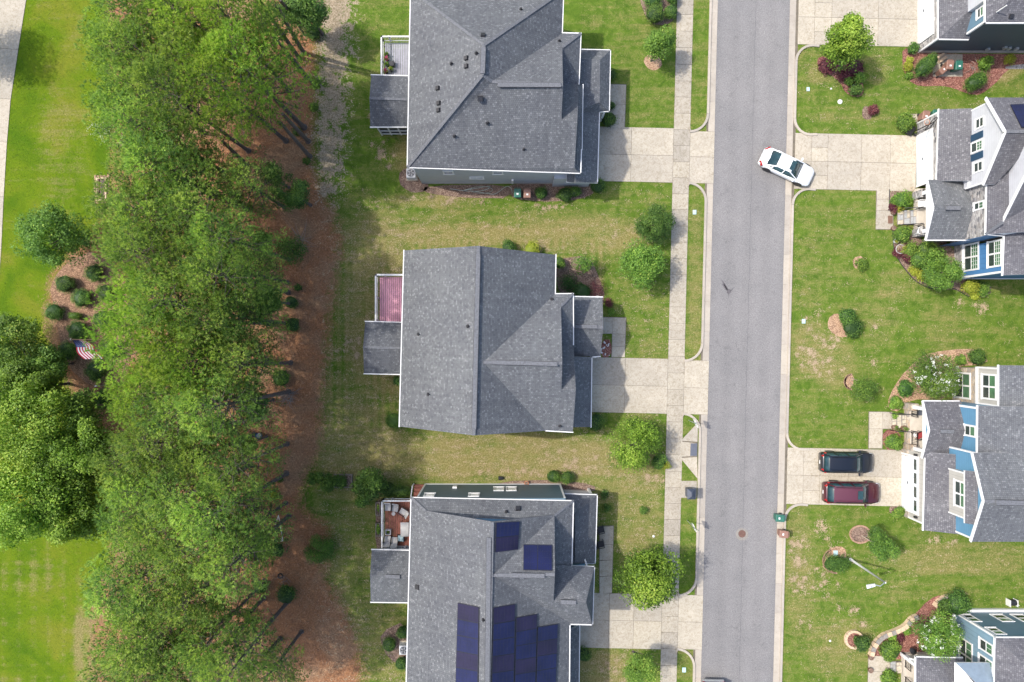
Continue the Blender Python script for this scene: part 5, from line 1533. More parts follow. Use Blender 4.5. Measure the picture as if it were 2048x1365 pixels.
# ------------------------------------------------------------------ vegetation
def unit(a): return a / (np.linalg.norm(a, axis=1, keepdims=True) + 1e-9)
def blades(rs, c, d, n, length, width, spread):
    """n thin needles from every centre c around direction d"""
    m = len(c)
    C = np.repeat(c, n, 0); D = np.repeat(d, n, 0)
    D = unit(D + rs.normal(0, spread, D.shape))
    S = unit(np.cross(D, rs.normal(0, 1, D.shape)))
    L_ = length * rs.uniform(0.7, 1.2, (m * n, 1))
    V = np.stack([C - S * width / 2, C + S * width / 2, C + D * L_], 1).reshape(-1, 3)
    return V, np.arange(m * n * 3).reshape(-1, 3)
def leafquads(rs, c, nrm, size, droop=0.5):
    m = len(c)
    N_ = unit(nrm + rs.normal(0, droop, c.shape))
    U = unit(np.cross(N_, rs.normal(0, 1, c.shape)))
    W_ = np.cross(N_, U)
    s = size * rs.uniform(0.6, 1.3, (m, 1))
    V = np.stack([c - U * s * 0.5, c + W_ * s * 0.33 + N_ * s * 0.08, c + U * s * 0.5, c - W_ * s * 0.33 + N_ * s * 0.08], 1).reshape(-1, 3)
    return V, np.arange(m * 4).reshape(-1, 4)
def attach(name, me_o, parent, loc=(0, 0, 0)):
    me_o.parent = parent; me_o.location = loc
    return me_o

# pines: five crown and trunk shapes, shared by all pines
PINEH = 16.0
def pine_variant(seed, R=3.0, H_=PINEH, base=0.46):
    rs = np.random.RandomState(seed)
    tr = MB()
    bend = rs.uniform(-0.5, 0.5, 2)
    def axis(z):
        t = z / H_; return np.array([bend[0] * t * t, bend[1] * t * t, z])
    tr.tube([axis(z) for z in (0, 0.25, 1.2, 4, 8, 12, H_ * 0.97)], [0.30, 0.21, 0.18, 0.165, 0.14, 0.09, 0.02], 8)
    cl, dirs, sizes, tones = [], [], [], []
    nb = 46
    for i in range(nb):
        u = ((i + rs.uniform(0, 1)) / nb) ** 0.85
        z = H_ * (base + (1 - base) * u)
        r = R * min(1.0, 0.55 + u * 1.6) * (1 - u ** 2.4) ** 0.75 * rs.uniform(0.72, 1.12) + 0.25
        a = i * 2.4 + rs.uniform(-0.5, 0.5)
        o = axis(z)
        tip = o + np.array([math.cos(a) * r, math.sin(a) * r, r * (0.10 + 0.35 * u) + 0.1])
        midp = (o + tip) / 2 + np.array([0, 0, -0.08 * r])
        tr.tube([o - np.array([0, 0, 0.2]), midp, tip], [0.055 * (1.2 - u), 0.035 * (1.2 - u) + 0.008, 0.01], 4, cap=False)
        tone = rs.uniform(0, 1)
        nc = max(2, int(r * 1.35))
        for k in range(nc):
            f = 0.5 + 0.5 * (k + 1) / nc if nc > 1 else 1
            p = o + (tip - o) * f + rs.normal(0, 0.28, 3) * (1.2, 1.2, 0.7)
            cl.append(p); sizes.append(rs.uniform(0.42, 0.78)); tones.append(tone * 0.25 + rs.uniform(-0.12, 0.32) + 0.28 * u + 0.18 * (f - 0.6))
            dirs.append(unit(np.array([[math.cos(a), math.sin(a), 0.9]]))[0])
    # a few bare dead stubs under the crown
    for i in range(9):
        z = H_ * rs.uniform(0.2, base + 0.05); a = rs.uniform(0, 6.28); l_ = rs.uniform(0.4, 1.4)
        tr.tube([axis(z), axis(z) + np.array([math.cos(a) * l_, math.sin(a) * l_, rs.uniform(-0.1, 0.3)])], [0.025, 0.008], 3, cap=False)
    cl = np.array(cl); dirs = np.array(dirs); sizes = np.array(sizes); tones = np.array(tones)
    NT = 32
    c = np.repeat(cl, NT, 0); dd = np.repeat(dirs, NT, 0); sz = np.repeat(sizes, NT)[:, None]
    rd = unit(rs.normal(0, 1, c.shape)); rd[:, 2] = np.abs(rd[:, 2]) * 0.9 - 0.25; rd = unit(rd)
    pos = c + rd * sz * rs.uniform(0.6, 1.0, (len(c), 1)) * np.array([1, 1, 0.85])
    dr = unit(rd * 0.8 + np.array([0, 0, 0.8]) + dd * 0.3)
    V, F_ = blades(rs, pos, dr, 9, 0.24, 0.036, 0.32)
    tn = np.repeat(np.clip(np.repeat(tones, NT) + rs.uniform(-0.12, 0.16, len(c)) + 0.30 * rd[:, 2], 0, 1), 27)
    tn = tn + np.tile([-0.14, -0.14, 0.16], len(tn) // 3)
    return tr, V, F_, tn
pine_tr, pine_cr = [], []
for s in range(5):
    t_, V_, F_, tn_ = pine_variant(100 + s, R=(3.0, 3.3, 2.7, 3.1, 2.9)[s], base=(0.42, 0.48, 0.5, 0.40, 0.45)[s])
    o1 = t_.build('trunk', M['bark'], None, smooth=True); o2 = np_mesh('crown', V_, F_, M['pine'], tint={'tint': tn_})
    pine_tr.append(o1.data); pine_cr.append(o2.data)
    bpy.data.objects.remove(o1); bpy.data.objects.remove(o2)
def pine(px, py, h, label, v=None, s=1.0, rz=None, group='pines of the wood'):
    """px, py: middle of the crown as seen; h: height of the tree"""
    p = P(px, py, h * 0.74)
    t = thing('pine_tree', label, 'pine tree', (p.x, p.y, 0), 0, group)
    v = random.randrange(5) if v is None else v
    rz = random.uniform(0, 6.28) if rz is None else rz
    for nm, me in (('trunk', pine_tr[v]), ('crown', pine_cr[v])):
        o = bpy.data.objects.new(nm, me); link(o, t)
        if nm == 'crown' and 'bright' in label:
            o.material_slots[0].link = 'OBJECT'; o.material_slots[0].material = M['pine_bright']
    t.rotation_euler = (random.uniform(-0.02, 0.02), random.uniform(-0.02, 0.02), rz)
    k = h / PINEH
    t.scale = (s * 0.96, s * 0.96, k)
    return t

def crown_mesh(seed, R, Hc, n, size, lumps=24, lump=0.42, shell=0.72, flat=0.0, tone=0.45, droop=0.55, tips=0.25):
    """leaf cloud centred on 0, half height Hc; leaves sit on the outsides of many lumps"""
    rs = np.random.RandomState(seed)
    d = unit(rs.normal(0, 1, (lumps, 3)))
    rr = rs.uniform(shell * 0.75, 1.0, (lumps, 1)) * (1 - lump * 0.8)
    lc = d * rr * np.array([R, R, Hc])
    ls = lump * R * rs.uniform(0.65, 1.15, lumps)
    ltone = rs.uniform(-0.18, 0.18, lumps)
    idx = rs.randint(0, lumps, n)
    nd = rs.normal(0, 1, (n, 3)); nd[:, 2] += 0.25; nd = unit(nd)
    rad = (1 - 0.4 * rs.uniform(0, 1, (n, 1)) ** 2)
    p = lc[idx] + nd * rad * ls[idx][:, None] * np.array([1, 1, min(1.0, Hc / R * 1.05)])
    p += rs.normal(0, size * 0.35, p.shape)
    sh_ = (rs.uniform(0, 1, (n, 1)) < 0.10) * rs.uniform(0, 0.16, (n, 1))      # stray shoots
    p = p * (1 + sh_)
    nrm = nd + np.array([0, 0, 0.7])
    V, F_ = leafquads(rs, p, nrm, size, droop)
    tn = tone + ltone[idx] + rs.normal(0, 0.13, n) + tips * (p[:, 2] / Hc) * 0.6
    tn += (rs.uniform(0, 1, n) < 0.05) * 0.3
    return V, F_, np.repeat(np.clip(tn, 0, 1), 4), lc
def tree(name, px, py, h, R, label, mat='leaf', n=7000, size=0.17, cat='tree', lumps=26, lump=0.42, seed=None, hc=None, bark='bark', bloom=0, group=None, tone=0.45, base=None, tips=0.25, multi=1, droop=0.55):
    """px, py: middle of the crown as seen; h: height"""
    seed = abs(seed or int(px * 7 + py))
    hc = hc or min(h * 0.42, R * 1.05)
    zc = h - hc
    p = P(px, py, zc)
    b = P(base[0], base[1], 0) if base else Vector((p.x, p.y, 0))
    t = thing(name, label, cat, (b.x, b.y, 0), 0, group)
    V, F_, tn, lc = crown_mesh(seed, R, hc, n, size, lumps, lump, tone=tone, tips=tips, droop=droop)
    off = np.array([p.x - b.x, p.y - b.y, zc])
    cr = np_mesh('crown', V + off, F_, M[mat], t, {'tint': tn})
    if bloom:
        rs = np.random.RandomState(seed + 5)
        c0 = V.reshape(-1, 4, 3)[:, 0]; up_ = c0[c0[:, 2] > 0]
        cc = up_[rs.randint(0, len(up_), bloom)] * 1.03
        c5 = np.repeat(cc, 14, 0) + rs.normal(0, 0.07, (len(cc) * 14, 3))
        V2, F2 = leafquads(rs, c5 + off, np.tile([0, 0, 1.0], (len(c5), 1)), 0.09)
        np_mesh('blossom', V2, F2, M['bloom'], t, {'tint': rs.uniform(0, 1, len(V2))})
    tr = MB(); rs = random.Random(seed)
    for k in range(multi):
        o = Vector((rs.uniform(-0.2, 0.2), rs.uniform(-0.2, 0.2), 0)) if multi > 1 else Vector((0, 0, 0))
        top = Vector((off[0] + (o.x * 3 if multi > 1 else 0), off[1] + (o.y * 3 if multi > 1 else 0), zc * 0.75 + 0.1))
        r0 = max(0.03, h * 0.016) / (1.5 if multi > 1 else 1)
        tr.tube([o, o * 1.3 + Vector((0, 0, 0.15)), (o + top) / 2 + Vector((0.03, -0.04, 0)), top], [r0 * 1.6, r0 * 1.1, r0 * 0.9, r0 * 0.7], 8)
        for i in range(0, min(len(lc), 14), multi):
            e = Vector(lc[i]) * 0.85 + Vector(off)
            m_ = top * 0.5 + e * 0.5 + Vector((0, 0, -0.1 * R))
            tr.tube([top - Vector((0, 0, 0.2 * rs.random())), m_, e], [r0 * 0.55, r0 * 0.3, r0 * 0.1], 5, cap=False)
    tr.build('trunk', M[bark], None, smooth=True).parent = t
    return t
def shrub(px, py, R, h, label, mat='leaf_dark', n=1500, size=0.09, cat='shrub', name='shrub', ry=None, lumps=16, lump=0.5, group=None, tone=0.45, core=True, rz=0.0, shell=0.75):
    """a single bush: leaf mesh with twiggy core; px, py = middle as seen"""
    p = P(px, py, h * 0.5); R *= 1.12
    seed = abs(int(px * 13 + py * 3))
    V, F_, tn, lc = crown_mesh(seed, R, h * 0.52, n, size, lumps, lump, shell=shell, tone=tone)
    if ry: V = V * np.array([1, ry / R, 1])
    c, s = math.cos(rz), math.sin(rz)
    V = np.stack([V[:, 0] * c - V[:, 1] * s, V[:, 0] * s + V[:, 1] * c, V[:, 2]], 1)
    V[:, 2] = np.maximum(V[:, 2] + h * 0.52, 0.01)
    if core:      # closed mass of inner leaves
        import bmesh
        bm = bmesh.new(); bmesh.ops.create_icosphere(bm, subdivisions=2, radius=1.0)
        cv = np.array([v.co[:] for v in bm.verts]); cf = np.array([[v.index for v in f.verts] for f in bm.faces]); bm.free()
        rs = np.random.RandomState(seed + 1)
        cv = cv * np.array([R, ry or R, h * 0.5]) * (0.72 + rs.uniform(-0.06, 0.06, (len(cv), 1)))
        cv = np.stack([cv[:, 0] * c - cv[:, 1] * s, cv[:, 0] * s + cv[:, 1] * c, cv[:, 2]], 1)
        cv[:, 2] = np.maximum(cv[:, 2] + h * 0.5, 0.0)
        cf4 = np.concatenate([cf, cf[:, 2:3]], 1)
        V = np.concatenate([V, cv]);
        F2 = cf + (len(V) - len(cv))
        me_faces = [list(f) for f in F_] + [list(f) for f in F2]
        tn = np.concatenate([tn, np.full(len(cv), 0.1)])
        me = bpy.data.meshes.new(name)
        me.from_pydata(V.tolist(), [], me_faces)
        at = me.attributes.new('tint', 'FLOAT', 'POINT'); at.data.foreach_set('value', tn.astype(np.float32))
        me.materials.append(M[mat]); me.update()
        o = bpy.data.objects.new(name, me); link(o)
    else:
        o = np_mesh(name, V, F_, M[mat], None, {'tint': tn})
    o.location = (p.x, p.y, 0)
    return tag(o, label, cat, group)

# ------------------------------------------------------------------ the wood
PINES = [
 (505, 150, 16, 'large bright pine leaning over the bare trunks beside the sandy path', 1.15),
 (456, 180, 16.5, 'bright pine just left of the large one beside the sandy path', 1.0),
 (555, 75, 13, 'pine by the leaning bare trunks near the top edge of the wood', 0.8),
 (470, 60, 15.5, 'tall pine with bright crown above the leaning trunks at the top', 1.0),
 (395, 45, 15, 'pine at the top edge between the tall bright one and the park side', 1.05),
 (320, 25, 14, 'dense pine touching the top edge, middle of the wood', 1.05),
 (269, 35, 13.4, 'top left pine hanging over the park lawn corner', 1.0),
 (256, 110, 12.5, 'low pine on the park edge below the top left corner of the wood', 0.9),
 (300, 110, 13.5, 'pine second in from the park edge in the northern wood', 1.0),
 (370, 130, 14.5, 'pine with dark gaps around it in the northern wood', 1.0),
 (362, 205, 16.5, 'pine left of the rust coloured clearing in the northern wood', 0.95),
 (295, 190, 12.5, 'pine with pale grey-green needles above the white flowering shrub', 0.95),
 (264, 245, 12.4, 'pine beside the white flowering shrub on the park edge', 0.95),
 (320, 270, 14, 'pine inland of the white flowering shrub', 1.0),
 (306, 335, 13.5, 'pine whose crown reaches the stone rimmed drain box', 1.0),
 (345, 345, 14.5, 'pine directly inland of the stone rimmed drain box', 1.05),
 (392, 368, 13, 'pine just below the rust coloured clearing', 1.0),
 (500, 375, 10.5, 'pine beside the lone dark spruce near the lower end of the sandy path', 0.8),
 (279, 420, 12.4, 'pine below the stone rimmed drain box', 0.95),
 (330, 430, 14, 'pine deep in the wood level with the round bush by the pavement', 1.0),
 (408, 432, 14.4, 'pine over the dark hollow left of the fallen branches', 1.0),
 (472, 480, 15.5, 'pine left of the fallen branches on the red straw', 0.85),
 (272, 478, 12.5, 'pine above the flag bed, nearest to the lawn tree', 0.9),
 (318, 515, 15.7, 'pine upper right of the flag bed', 1.0),
 (385, 520, 14, 'pine in the middle of the wood north of the pink deck', 1.0),
 (457, 560, 17, 'pine with dark lower boughs level with the pink deck', 0.95),
 (496, 545, 12, 'low pine at the straw edge level with the top of the pink deck', 0.8),
 (318, 600, 15.7, 'bright pine touching the clipped bushes of the flag bed', 1.05),
 (378, 610, 17.2, 'pine two trees right of the flag bed', 1.0),
 (435, 640, 14.5, 'pine behind the dark bushes level with the pink deck foot', 1.0),
 (486, 640, 13, 'dark pine on the straw edge level with the back porch roof', 0.85),
 (303, 690, 15.2, 'very bright dense pine covering the foot of the flagpole', 1.05),
 (368, 712, 15.4, 'bright pine second right of the flagpole', 1.05),
 (425, 730, 14.5, 'bright pine level with the middle back porch roof', 1.05),
 (489, 735, 13.9, 'pine at the straw edge above the single round bush on the straw', 0.9),
 (300, 790, 13, 'pine below the bright one that hides the flagpole foot', 1.0),
 (385, 810, 14.5, 'pine in the middle wood above the fallen trunk', 1.05),
 (462, 810, 16.5, 'pine left of the round bush on the straw, above the fallen trunk', 1.0),
 (330, 880, 13.5, 'pine left of the long fallen trunk', 1.0),
 (279, 905, 12.4, 'pine right of the bare hollow under the yellow-green maple', 0.9),
 (410, 905, 13, 'pine just below the long fallen trunk', 0.9),
 (472, 935, 15, 'pine at the straw edge below the blue bucket', 0.85),
 (300, 965, 13, 'pine right of the lower maple with needles in grey-green sprays', 1.0),
 (385, 985, 14.5, 'pine level with the furnished deck, deep in the wood', 1.05),
 (457, 1015, 16.5, 'pine left of the white goal frame', 1.0),
 (496, 1060, 11.5, 'low dark pine touching the white goal frame', 0.85),
 (279, 1035, 11.9, 'pine where the lower maple meets the wood edge', 0.85),
 (330, 1050, 13, 'pine with rust gaps beside it level with the lowest back porch', 0.95),
 (400, 1085, 14, 'pine above the rust gaps in the southern wood', 1.0),
 (472, 1115, 15.5, 'pine left of the old tyre on the straw', 0.95),
 (269, 1165, 12.9, 'spreading pine overhanging the mown corner lawn', 1.15),
 (325, 1155, 13, 'pine second in from the mown corner lawn', 1.0),
 (395, 1180, 13.5, 'pine left of the dark leaning trunks in the southern wood', 0.95),
 (286, 1270, 13.5, 'pine right of the bare strip at the mown corner lawn', 1.0),
 (345, 1265, 13.5, 'pine left of the rust clearing near the bottom edge', 1.0),
 (425, 1262, 14, 'pale young pine below the dark leaning trunks', 0.85),
 (259, 1345, 12.4, 'pine in the bottom left corner of the wood', 1.0),
 (315, 1350, 13, 'bottom edge pine, second from the park side', 1.0),
 (400, 1345, 13, 'bottom edge pine, third from the park side', 1.0),
 (467, 1330, 16, 'bottom edge pine with yellow-green boughs', 0.95),
 (540, 1350, 10.5, 'bottom edge pine nearest to the houses', 0.8),
]
for i, (px, py, h, lab, s) in enumerate(PINES):
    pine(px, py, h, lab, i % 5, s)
# bare leaning trunks in view beside the sandy path, their crowns belong to tall pines further left
for (bx, by, tx, ty, h, lab) in ((597, 116, 512, -10, 11, 'bare pine trunk, upper of the two long ones by the sandy path'), (607, 106, 552, 10, 9.5, 'bare pine trunk, right of the two long ones by the sandy path'),
                                 (613, 155, 572, 105, 7, 'short bare pine trunk between the two bushes by the path'), (619, 313, 560, 245, 9, 'bare pine trunk nearest to the sandy path, lower pair'),
                                 (616, 283, 565, 228, 9, 'bare pine trunk above the one nearest to the sandy path'), (600, 50, 560, 0, 8, 'bare pine trunk at the top edge by the path'),
                                 (493, 330, 445, 283, 8, 'dark bare trunk standing in the rust clearing'), (527, 1196, 492, 1235, 7, 'upper dark leaning trunk near the bottom of the wood'),
                                 (508, 1238, 470, 1262, 6, 'second dark leaning trunk near the bottom of the wood'), (560, 1278, 530, 1310, 6, 'lowest dark leaning trunk at the straw edge'),
                                 (466, 1225, 410, 1262, 8, 'dark trunk lying across the rust clearing near the bottom')):
    b = P(bx, by); tp = P(tx, ty, h)
    t = thing('pine_tree', lab, 'pine tree', b, 0, 'pines of the wood')
    mb = MB()
    q = lambda f: tuple((tp - b) * f)
    mb.tube([(0, 0, 0), (0.02, 0, 0.3), q(0.25), q(0.6), q(1.0)], [0.27, 0.19, 0.17, 0.15, 0.12], 8)
    rr = random.Random(bx)
    for k in range(6):
        f = rr.uniform(0.35, 0.95); a = rr.uniform(0, 6.28); l_ = rr.uniform(0.3, 0.9); p = Vector(q(f))
        mb.tube([p, p + Vector((math.cos(a) * l_, math.sin(a) * l_, rr.uniform(-0.1, 0.2)))], [0.025, 0.008], 3)
    mb.build('trunk', M['bark'], None, smooth=True).parent = t
    rs = np.random.RandomState(bx)
    if h > 9.8:
        cl = np.array(tp - b) + rs.normal(0, 0.55, (26, 3))
        c = np.repeat(cl, 16, 0); rd = unit(rs.normal(0, 1, c.shape)); rd[:, 2] = np.abs(rd[:, 2])
        V_, F_ = blades(rs, c + rd * 0.4, unit(rd + [0, 0, .5]), 10, 0.27, 0.034, 0.42)
        np_mesh('crown', V_, F_, M['pine'], t, {'tint': np.clip(rs.normal(0.4, 0.15, len(V_)), 0, 1)})

# broadleaf trees at the park side
tree('lawn_tree', -140, 50, 8.5, 3.4, 'tree beyond the top left corner shading the path', n=9000, size=0.17, base=(-30, 60))
tree('lawn_tree', 108, 472, 7.5, 3.0, 'round green tree on the park lawn just above the flag bed', n=15000, size=0.15, lumps=60, lump=0.27, tone=0.3)
tree('lawn_tree', 28, 695, 6.5, 3.2, 'dense green tree cut by the left edge, level with the flag', n=16000, size=0.16, lumps=60, lump=0.27, tone=0.45)
tree('lawn_tree', 96, 730, 5.0, 1.7, 'smaller green tree between the flag bed and the left edge tree', n=9000, size=0.16, lumps=40, lump=0.3, tone=0.38)
tree('maple_tree', 60, 850, 10.5, 4.3, 'broad yellow-green maple below the flag bed', 'leaf_lime', 24000, 0.18, lumps=90, lump=0.24, tone=0.3)
tree('maple_tree', 60, 1000, 10, 4.2, 'lowest broad yellow-green maple above the mown corner lawn', 'leaf_lime', 24000, 0.18, lumps=90, lump=0.24, tone=0.28)
tree('maple_tree', 165, 890, 8.5, 2.6, 'green maple squeezed between the yellow-green maple and the pines', 'leaf_lime', 16000, 0.17, lumps=60, lump=0.27, tone=0.16)
tree('maple_tree', 128, 955, 8.5, 2.8, 'green maple between the two broad yellow-green maples', 'leaf_lime', 16000, 0.17, lumps=60, lump=0.27, tone=0.15)
tree('maple_tree', 60, 775, 7.5, 2.6, 'green tree between the left edge tree and the broad maple', 'leaf_lime', 14000, 0.16, lumps=50, lump=0.28, tone=0.12)
tree('maple_tree', 150, 1040, 8.0, 2.4, 'small yellow-green maple at the right end above the corner lawn', 'leaf_lime', 12000, 0.17, lumps=50, lump=0.28, tone=0.26)
tree('oak_tree', 168, 815, 5.5, 1.6, 'young dark tree right below the flag bed', 'leaf', 7000, 0.15, lumps=26, tone=0.3)
tree('understory_tree', 615, 20, 6.5, 2.0, 'dark broadleaf tree at the top edge above the sandy path', 'leaf_dark', 7000, 0.16, tone=0.5)
tree('understory_tree', 575, 20, 6.0, 1.4, 'dark slim tree left of the broadleaf at the top edge', 'leaf_dark', 4000, 0.15, tone=0.4)
tree('spruce_tree', 583, 385, 7.0, 1.75, 'lone dark young spruce at the lower end of the sandy path', 'leaf_dark', 7000, 0.12, tone=0.45, lumps=34, lump=0.28)
tree('understory_tree', 540, 350, 6.0, 1.3, 'dull green sapling above the lone dark spruce', 'leaf_dark', 3000, 0.12, tone=0.5)
tree('understory_tree', 525, 480, 4.5, 0.9, 'bright small sapling in the rust clearing near the fallen branches', 'leaf', 2200, 0.15, tone=0.4)
tree('understory_tree', 580, 500, 4, 1.6, 'dull shaded sapling beside the fallen branches', 'leaf_dark', 3500, 0.11, tone=0.55)
tree('understory_tree', 535, 600, 7.5, 1.5, 'broadleaf tree with fresh leaves level with the pink deck', 'leaf', 5000, 0.15, tone=0.3)
tree('understory_tree', 505, 810, 6.5, 1.7, 'dark holly like tree left of the dead twigs', 'leaf_dark', 6000, 0.12, tone=0.45)
tree('understory_tree', 520, 1090, 6.0, 1.5, 'broadleaf sapling beside the white goal frame', 'leaf', 4500, 0.14, tone=0.3)
tree('understory_tree', 490, 890, 6, 1.1, 'yellowish sapling below the long fallen trunk', 'leaf', 2500, 0.14, tone=0.5)
shrub(250, 285, 1.1, 2.6, 'white flowering shrub at the park edge of the wood', 'bloom', 420, 0.08, core=False)
shrub(203, 260, 1.2, 2.5, 'pale blossoming bush peeking out under the edge pines', 'bloom', 380, 0.07, core=False)
for (px, py, R, lab, mt) in ((626, 65, 0.75, 'green bush at the top of the sandy path', 'leaf_dark'), (629, 165, 0.55, 'small green bush, upper of two left of the sandy path', 'leaf'),
                        (626, 214, 0.5, 'small green bush, lower of two left of the sandy path', 'leaf'), (613, 322, 0.4, 'little bush at the foot of the lowest bare trunk', 'leaf_dark'),
                        (592, 262, 0.5, 'dull bush between the bare trunks', 'leaf_dark'), (562, 757, 0.9, 'single round bush on the red straw level with the back porch', 'leaf'),
                        (585, 650, 0.75, 'low dull bush at the straw edge level with the porch roof', 'leaf_dark'), (582, 605, 0.65, 'low bush above the dull one at the straw edge', 'leaf_dark'),
                        (560, 960, 0.3, 'tiny shrub on the straw left of the leafy hedge', 'leaf_dark'), (546, 990, 0.5, 'yellowish small shrub on the sunny straw', 'leaf_gold'),
                        (572, 1190, 0.95, 'ragged dark bush below the old tyre', 'leaf_dark'), (520, 1175, 0.7, 'low green bush at the foot of the southern pines', 'leaf'),
                        (555, 1100, 0.7, 'dark bush at the foot of the goal frame', 'leaf_dark'), (595, 575, 0.4, 'small shaded sprig beside the straw', 'leaf_dark')):
    shrub(px, py, R, R * 1.3, lab, mt, int(1300 * R), 0.10, core=R > 0.6)
# clipped bushes of the flag bed
BALLS = [(188, 546, 0.72, 'uppermost clipped ball bush of the flag bed'), (130, 568, 0.8, 'loose clipped bush at the upper left of the flag bed'),
         (163, 597, 0.78, 'clipped ball bush left of the middle in the flag bed'), (212, 585, 0.76, 'clipped ball bush at the upper right of the flag bed'),
         (108, 624, 0.76, 'leftmost clipped ball bush of the flag bed'), (207, 640, 0.88, 'clipped ball bush under the bright pine in the flag bed'),
         (157, 662, 0.88, 'clipped ball bush just above the flag'), (220, 700, 0.75, 'shaded clipped bush right of the flag'),
         (192, 742, 0.9, 'dark clipped bush below the flag'), (135, 703, 0.85, 'shaded clipped bush left of the flag'), (205, 800, 0.9, 'lowest dark clipped bush near the flag bed')]
for (px, py, R, lab) in BALLS:
    shrub(px, py, R * 1.12, R * 1.6, lab, 'leaf_dark', 4200, 0.06, lumps=40, lump=0.3, group='clipped bushes of the flag bed', tone=0.55, shell=1.1)
shrub(150, 632, 0.62, 0.9, 'flat oval clipped bush in the middle of the flag bed', 'leaf', 2600, 0.05, lumps=30, lump=0.3, ry=0.42, group='clipped bushes of the flag bed', shell=1.1)

# gardens west of the street
tree('street_tree', 1320, 85, 4.3, 1.55, 'young bright green tree with a tan mulch ring by the top pavement', 'leaf', 5200, 0.15, base=(1302, 122), tone=0.5, lumps=20, lump=0.42)
shrub(1310, 28, 0.95, 1.7, 'large dark shrub, left of the cluster by the top pavement', 'leaf_dark', 3000, 0.08, tone=0.6)
shrub(1342, 24, 0.7, 1.3, 'round dark shrub, right of the cluster by the top pavement', 'leaf_dark', 2200, 0.07, tone=0.6)
shrub(1306, -2, 0.85, 1.5, 'shrub on the top edge left of the pavement', 'leaf_dark', 2200, 0.08, tone=0.6)
shrub(1345, -4, 0.6, 1.3, 'shrub on the top edge touching the pavement', 'leaf_dark', 1800, 0.08, tone=0.6)
tree('round_tree', 1305, 450, 3.3, 2.0, 'dense dark round tree beside the pavement between two lawns', 'leaf_dark', 13000, 0.10, tone=0.42, lumps=50, lump=0.3, hc=1.35)
tree('street_tree', 1283, 533, 4.6, 2.4, 'bright green maple just below the dark round tree', 'leaf', 9500, 0.15, tone=0.42, lumps=34, lump=0.36)
tree('street_tree', 1270, 890, 4.6, 2.65, 'yellow-green tree beside the pavement below the middle driveway', 'leaf_lime', 11000, 0.13, tone=0.15, lumps=46, lump=0.30, tips=0.6)
shrub(1318, 925, 0.75, 1.5, 'dark shrub under the yellow-green tree by the pavement', 'leaf_dark', 2000, 0.09, tone=0.6)
shrub(1331, 931, 0.42, 1.7, 'small golden shrub at the pavement edge', 'leaf_gold', 800, 0.09, core=False)
tree('street_tree', 1300, 1155, 6.6, 3.1, 'big bright green tree overhanging the lower driveway', 'leaf_lime', 15000, 0.17, tone=0.12, lumps=46, lump=0.33, tips=0.5)
tree('street_tree', 1282, 1345, 5.5, 1.7, 'tree cut by the bottom edge left of the pavement', 'leaf', 8000, 0.11, tone=0.55, lumps=30, lump=0.36)
shrub(1218, 240, 0.75, 1.3, 'dark shrub at the porch corner beside the top walkway', 'leaf_dark', 2400, 0.08)
shrub(1222, 212, 0.4, 0.9, 'narrow shrub above the porch corner one', 'leaf_dark', 900, 0.08)
shrub(1222, 150, 0.5, 0.8, 'dark bush in the shade of the top porch', 'leaf_dark', 1200, 0.08)
shrub(1195, 372, 0.75, 1.2, 'rounded dark shrub at the lower end of the top house roof', 'leaf_dark', 2400, 0.08)
shrub(1083, 387, 0.62, 1.0, 'rounded shrub right of the brown bin', 'leaf_dark', 2000, 0.07)
shrub(1130, 389, 0.75, 1.1, 'spreading shrub in the mulch below the top house', 'leaf_dark', 2200, 0.09)
shrub(1150, 384, 0.55, 1.0, 'small shrub beside the spreading one below the top house', 'leaf_dark', 1500, 0.08)
shrub(1018, 495, 0.7, 1.3, 'shrub peeking out above the middle house roof, left one', 'leaf_dark', 1500, 0.09)
shrub(1064, 499, 0.75, 1.4, 'golden green shrub above the middle house roof', 'leaf_gold', 1600, 0.09)
shrub(1118, 525, 0.6, 1.4, 'green bush beside the upper right roof corner of the middle house', 'leaf', 1400, 0.09)
tree('small_tree', 1170, 527, 2.8, 1.15, 'open crowned small tree in the middle front garden', 'leaf', 1800, 0.11, tone=0.35, lumps=14, multi=3, bark='bark_pale')
shrub(1135, 568, 1.0, 1.3, 'dark leafy shrub beneath the small open tree', 'leaf_dark', 1900, 0.09, tone=0.2, core=False)
shrub(1195, 578, 1.0, 0.9, 'grey-brown twiggy shrub at the middle porch corner', 'leaf_red', 1500, 0.07, tone=0.3, core=False)
shrub(1163, 583, 0.9, 1.0, 'low dark shrub left of the twiggy one', 'leaf_dark', 1500, 0.08, tone=0.2)
shrub(1218, 606, 0.45, 0.6, 'small reddish plant by the middle porch', 'leaf_red', 700, 0.08, core=False)
shrub(1222, 625, 0.42, 0.5, 'small lime plant at the top of the middle walkway', 'leaf', 700, 0.08, core=False)
shrub(1191, 845, 0.9, 1.3, 'dark shrub at the lower right corner of the middle house', 'leaf_dark', 2600, 0.09)
shrub(788, 842, 0.85, 1.3, 'round bright shrub at the lower left corner of the middle house', 'leaf', 2800, 0.07, tone=0.25)
shrub(795, 762, 0.45, 0.9, 'little dark bush under the middle back porch', 'leaf_dark', 900, 0.08)
shrub(1107, 953, 0.66, 1.1, 'left of the two clipped round shrubs above the bottom house', 'leaf_dark', 2600, 0.06, tone=0.6)
shrub(1134, 955, 0.66, 1.1, 'right of the two clipped round shrubs above the bottom house', 'leaf_dark', 2600, 0.06, tone=0.6)
shrub(1288, 1022, 0.42, 0.6, 'tiny young shrub alone on the bottom front lawn', 'leaf_dark', 900, 0.08, tone=0.6, core=False)
shrub(1214, 1016, 0.4, 0.5, 'sparse plant in the shade of the bottom porch', 'leaf_dark', 500, 0.09, core=False)
shrub(1209, 990, 0.5, 0.5, 'low plant at the upper corner of the bottom porch', 'leaf_dark', 500, 0.09, core=False, tone=0.3)
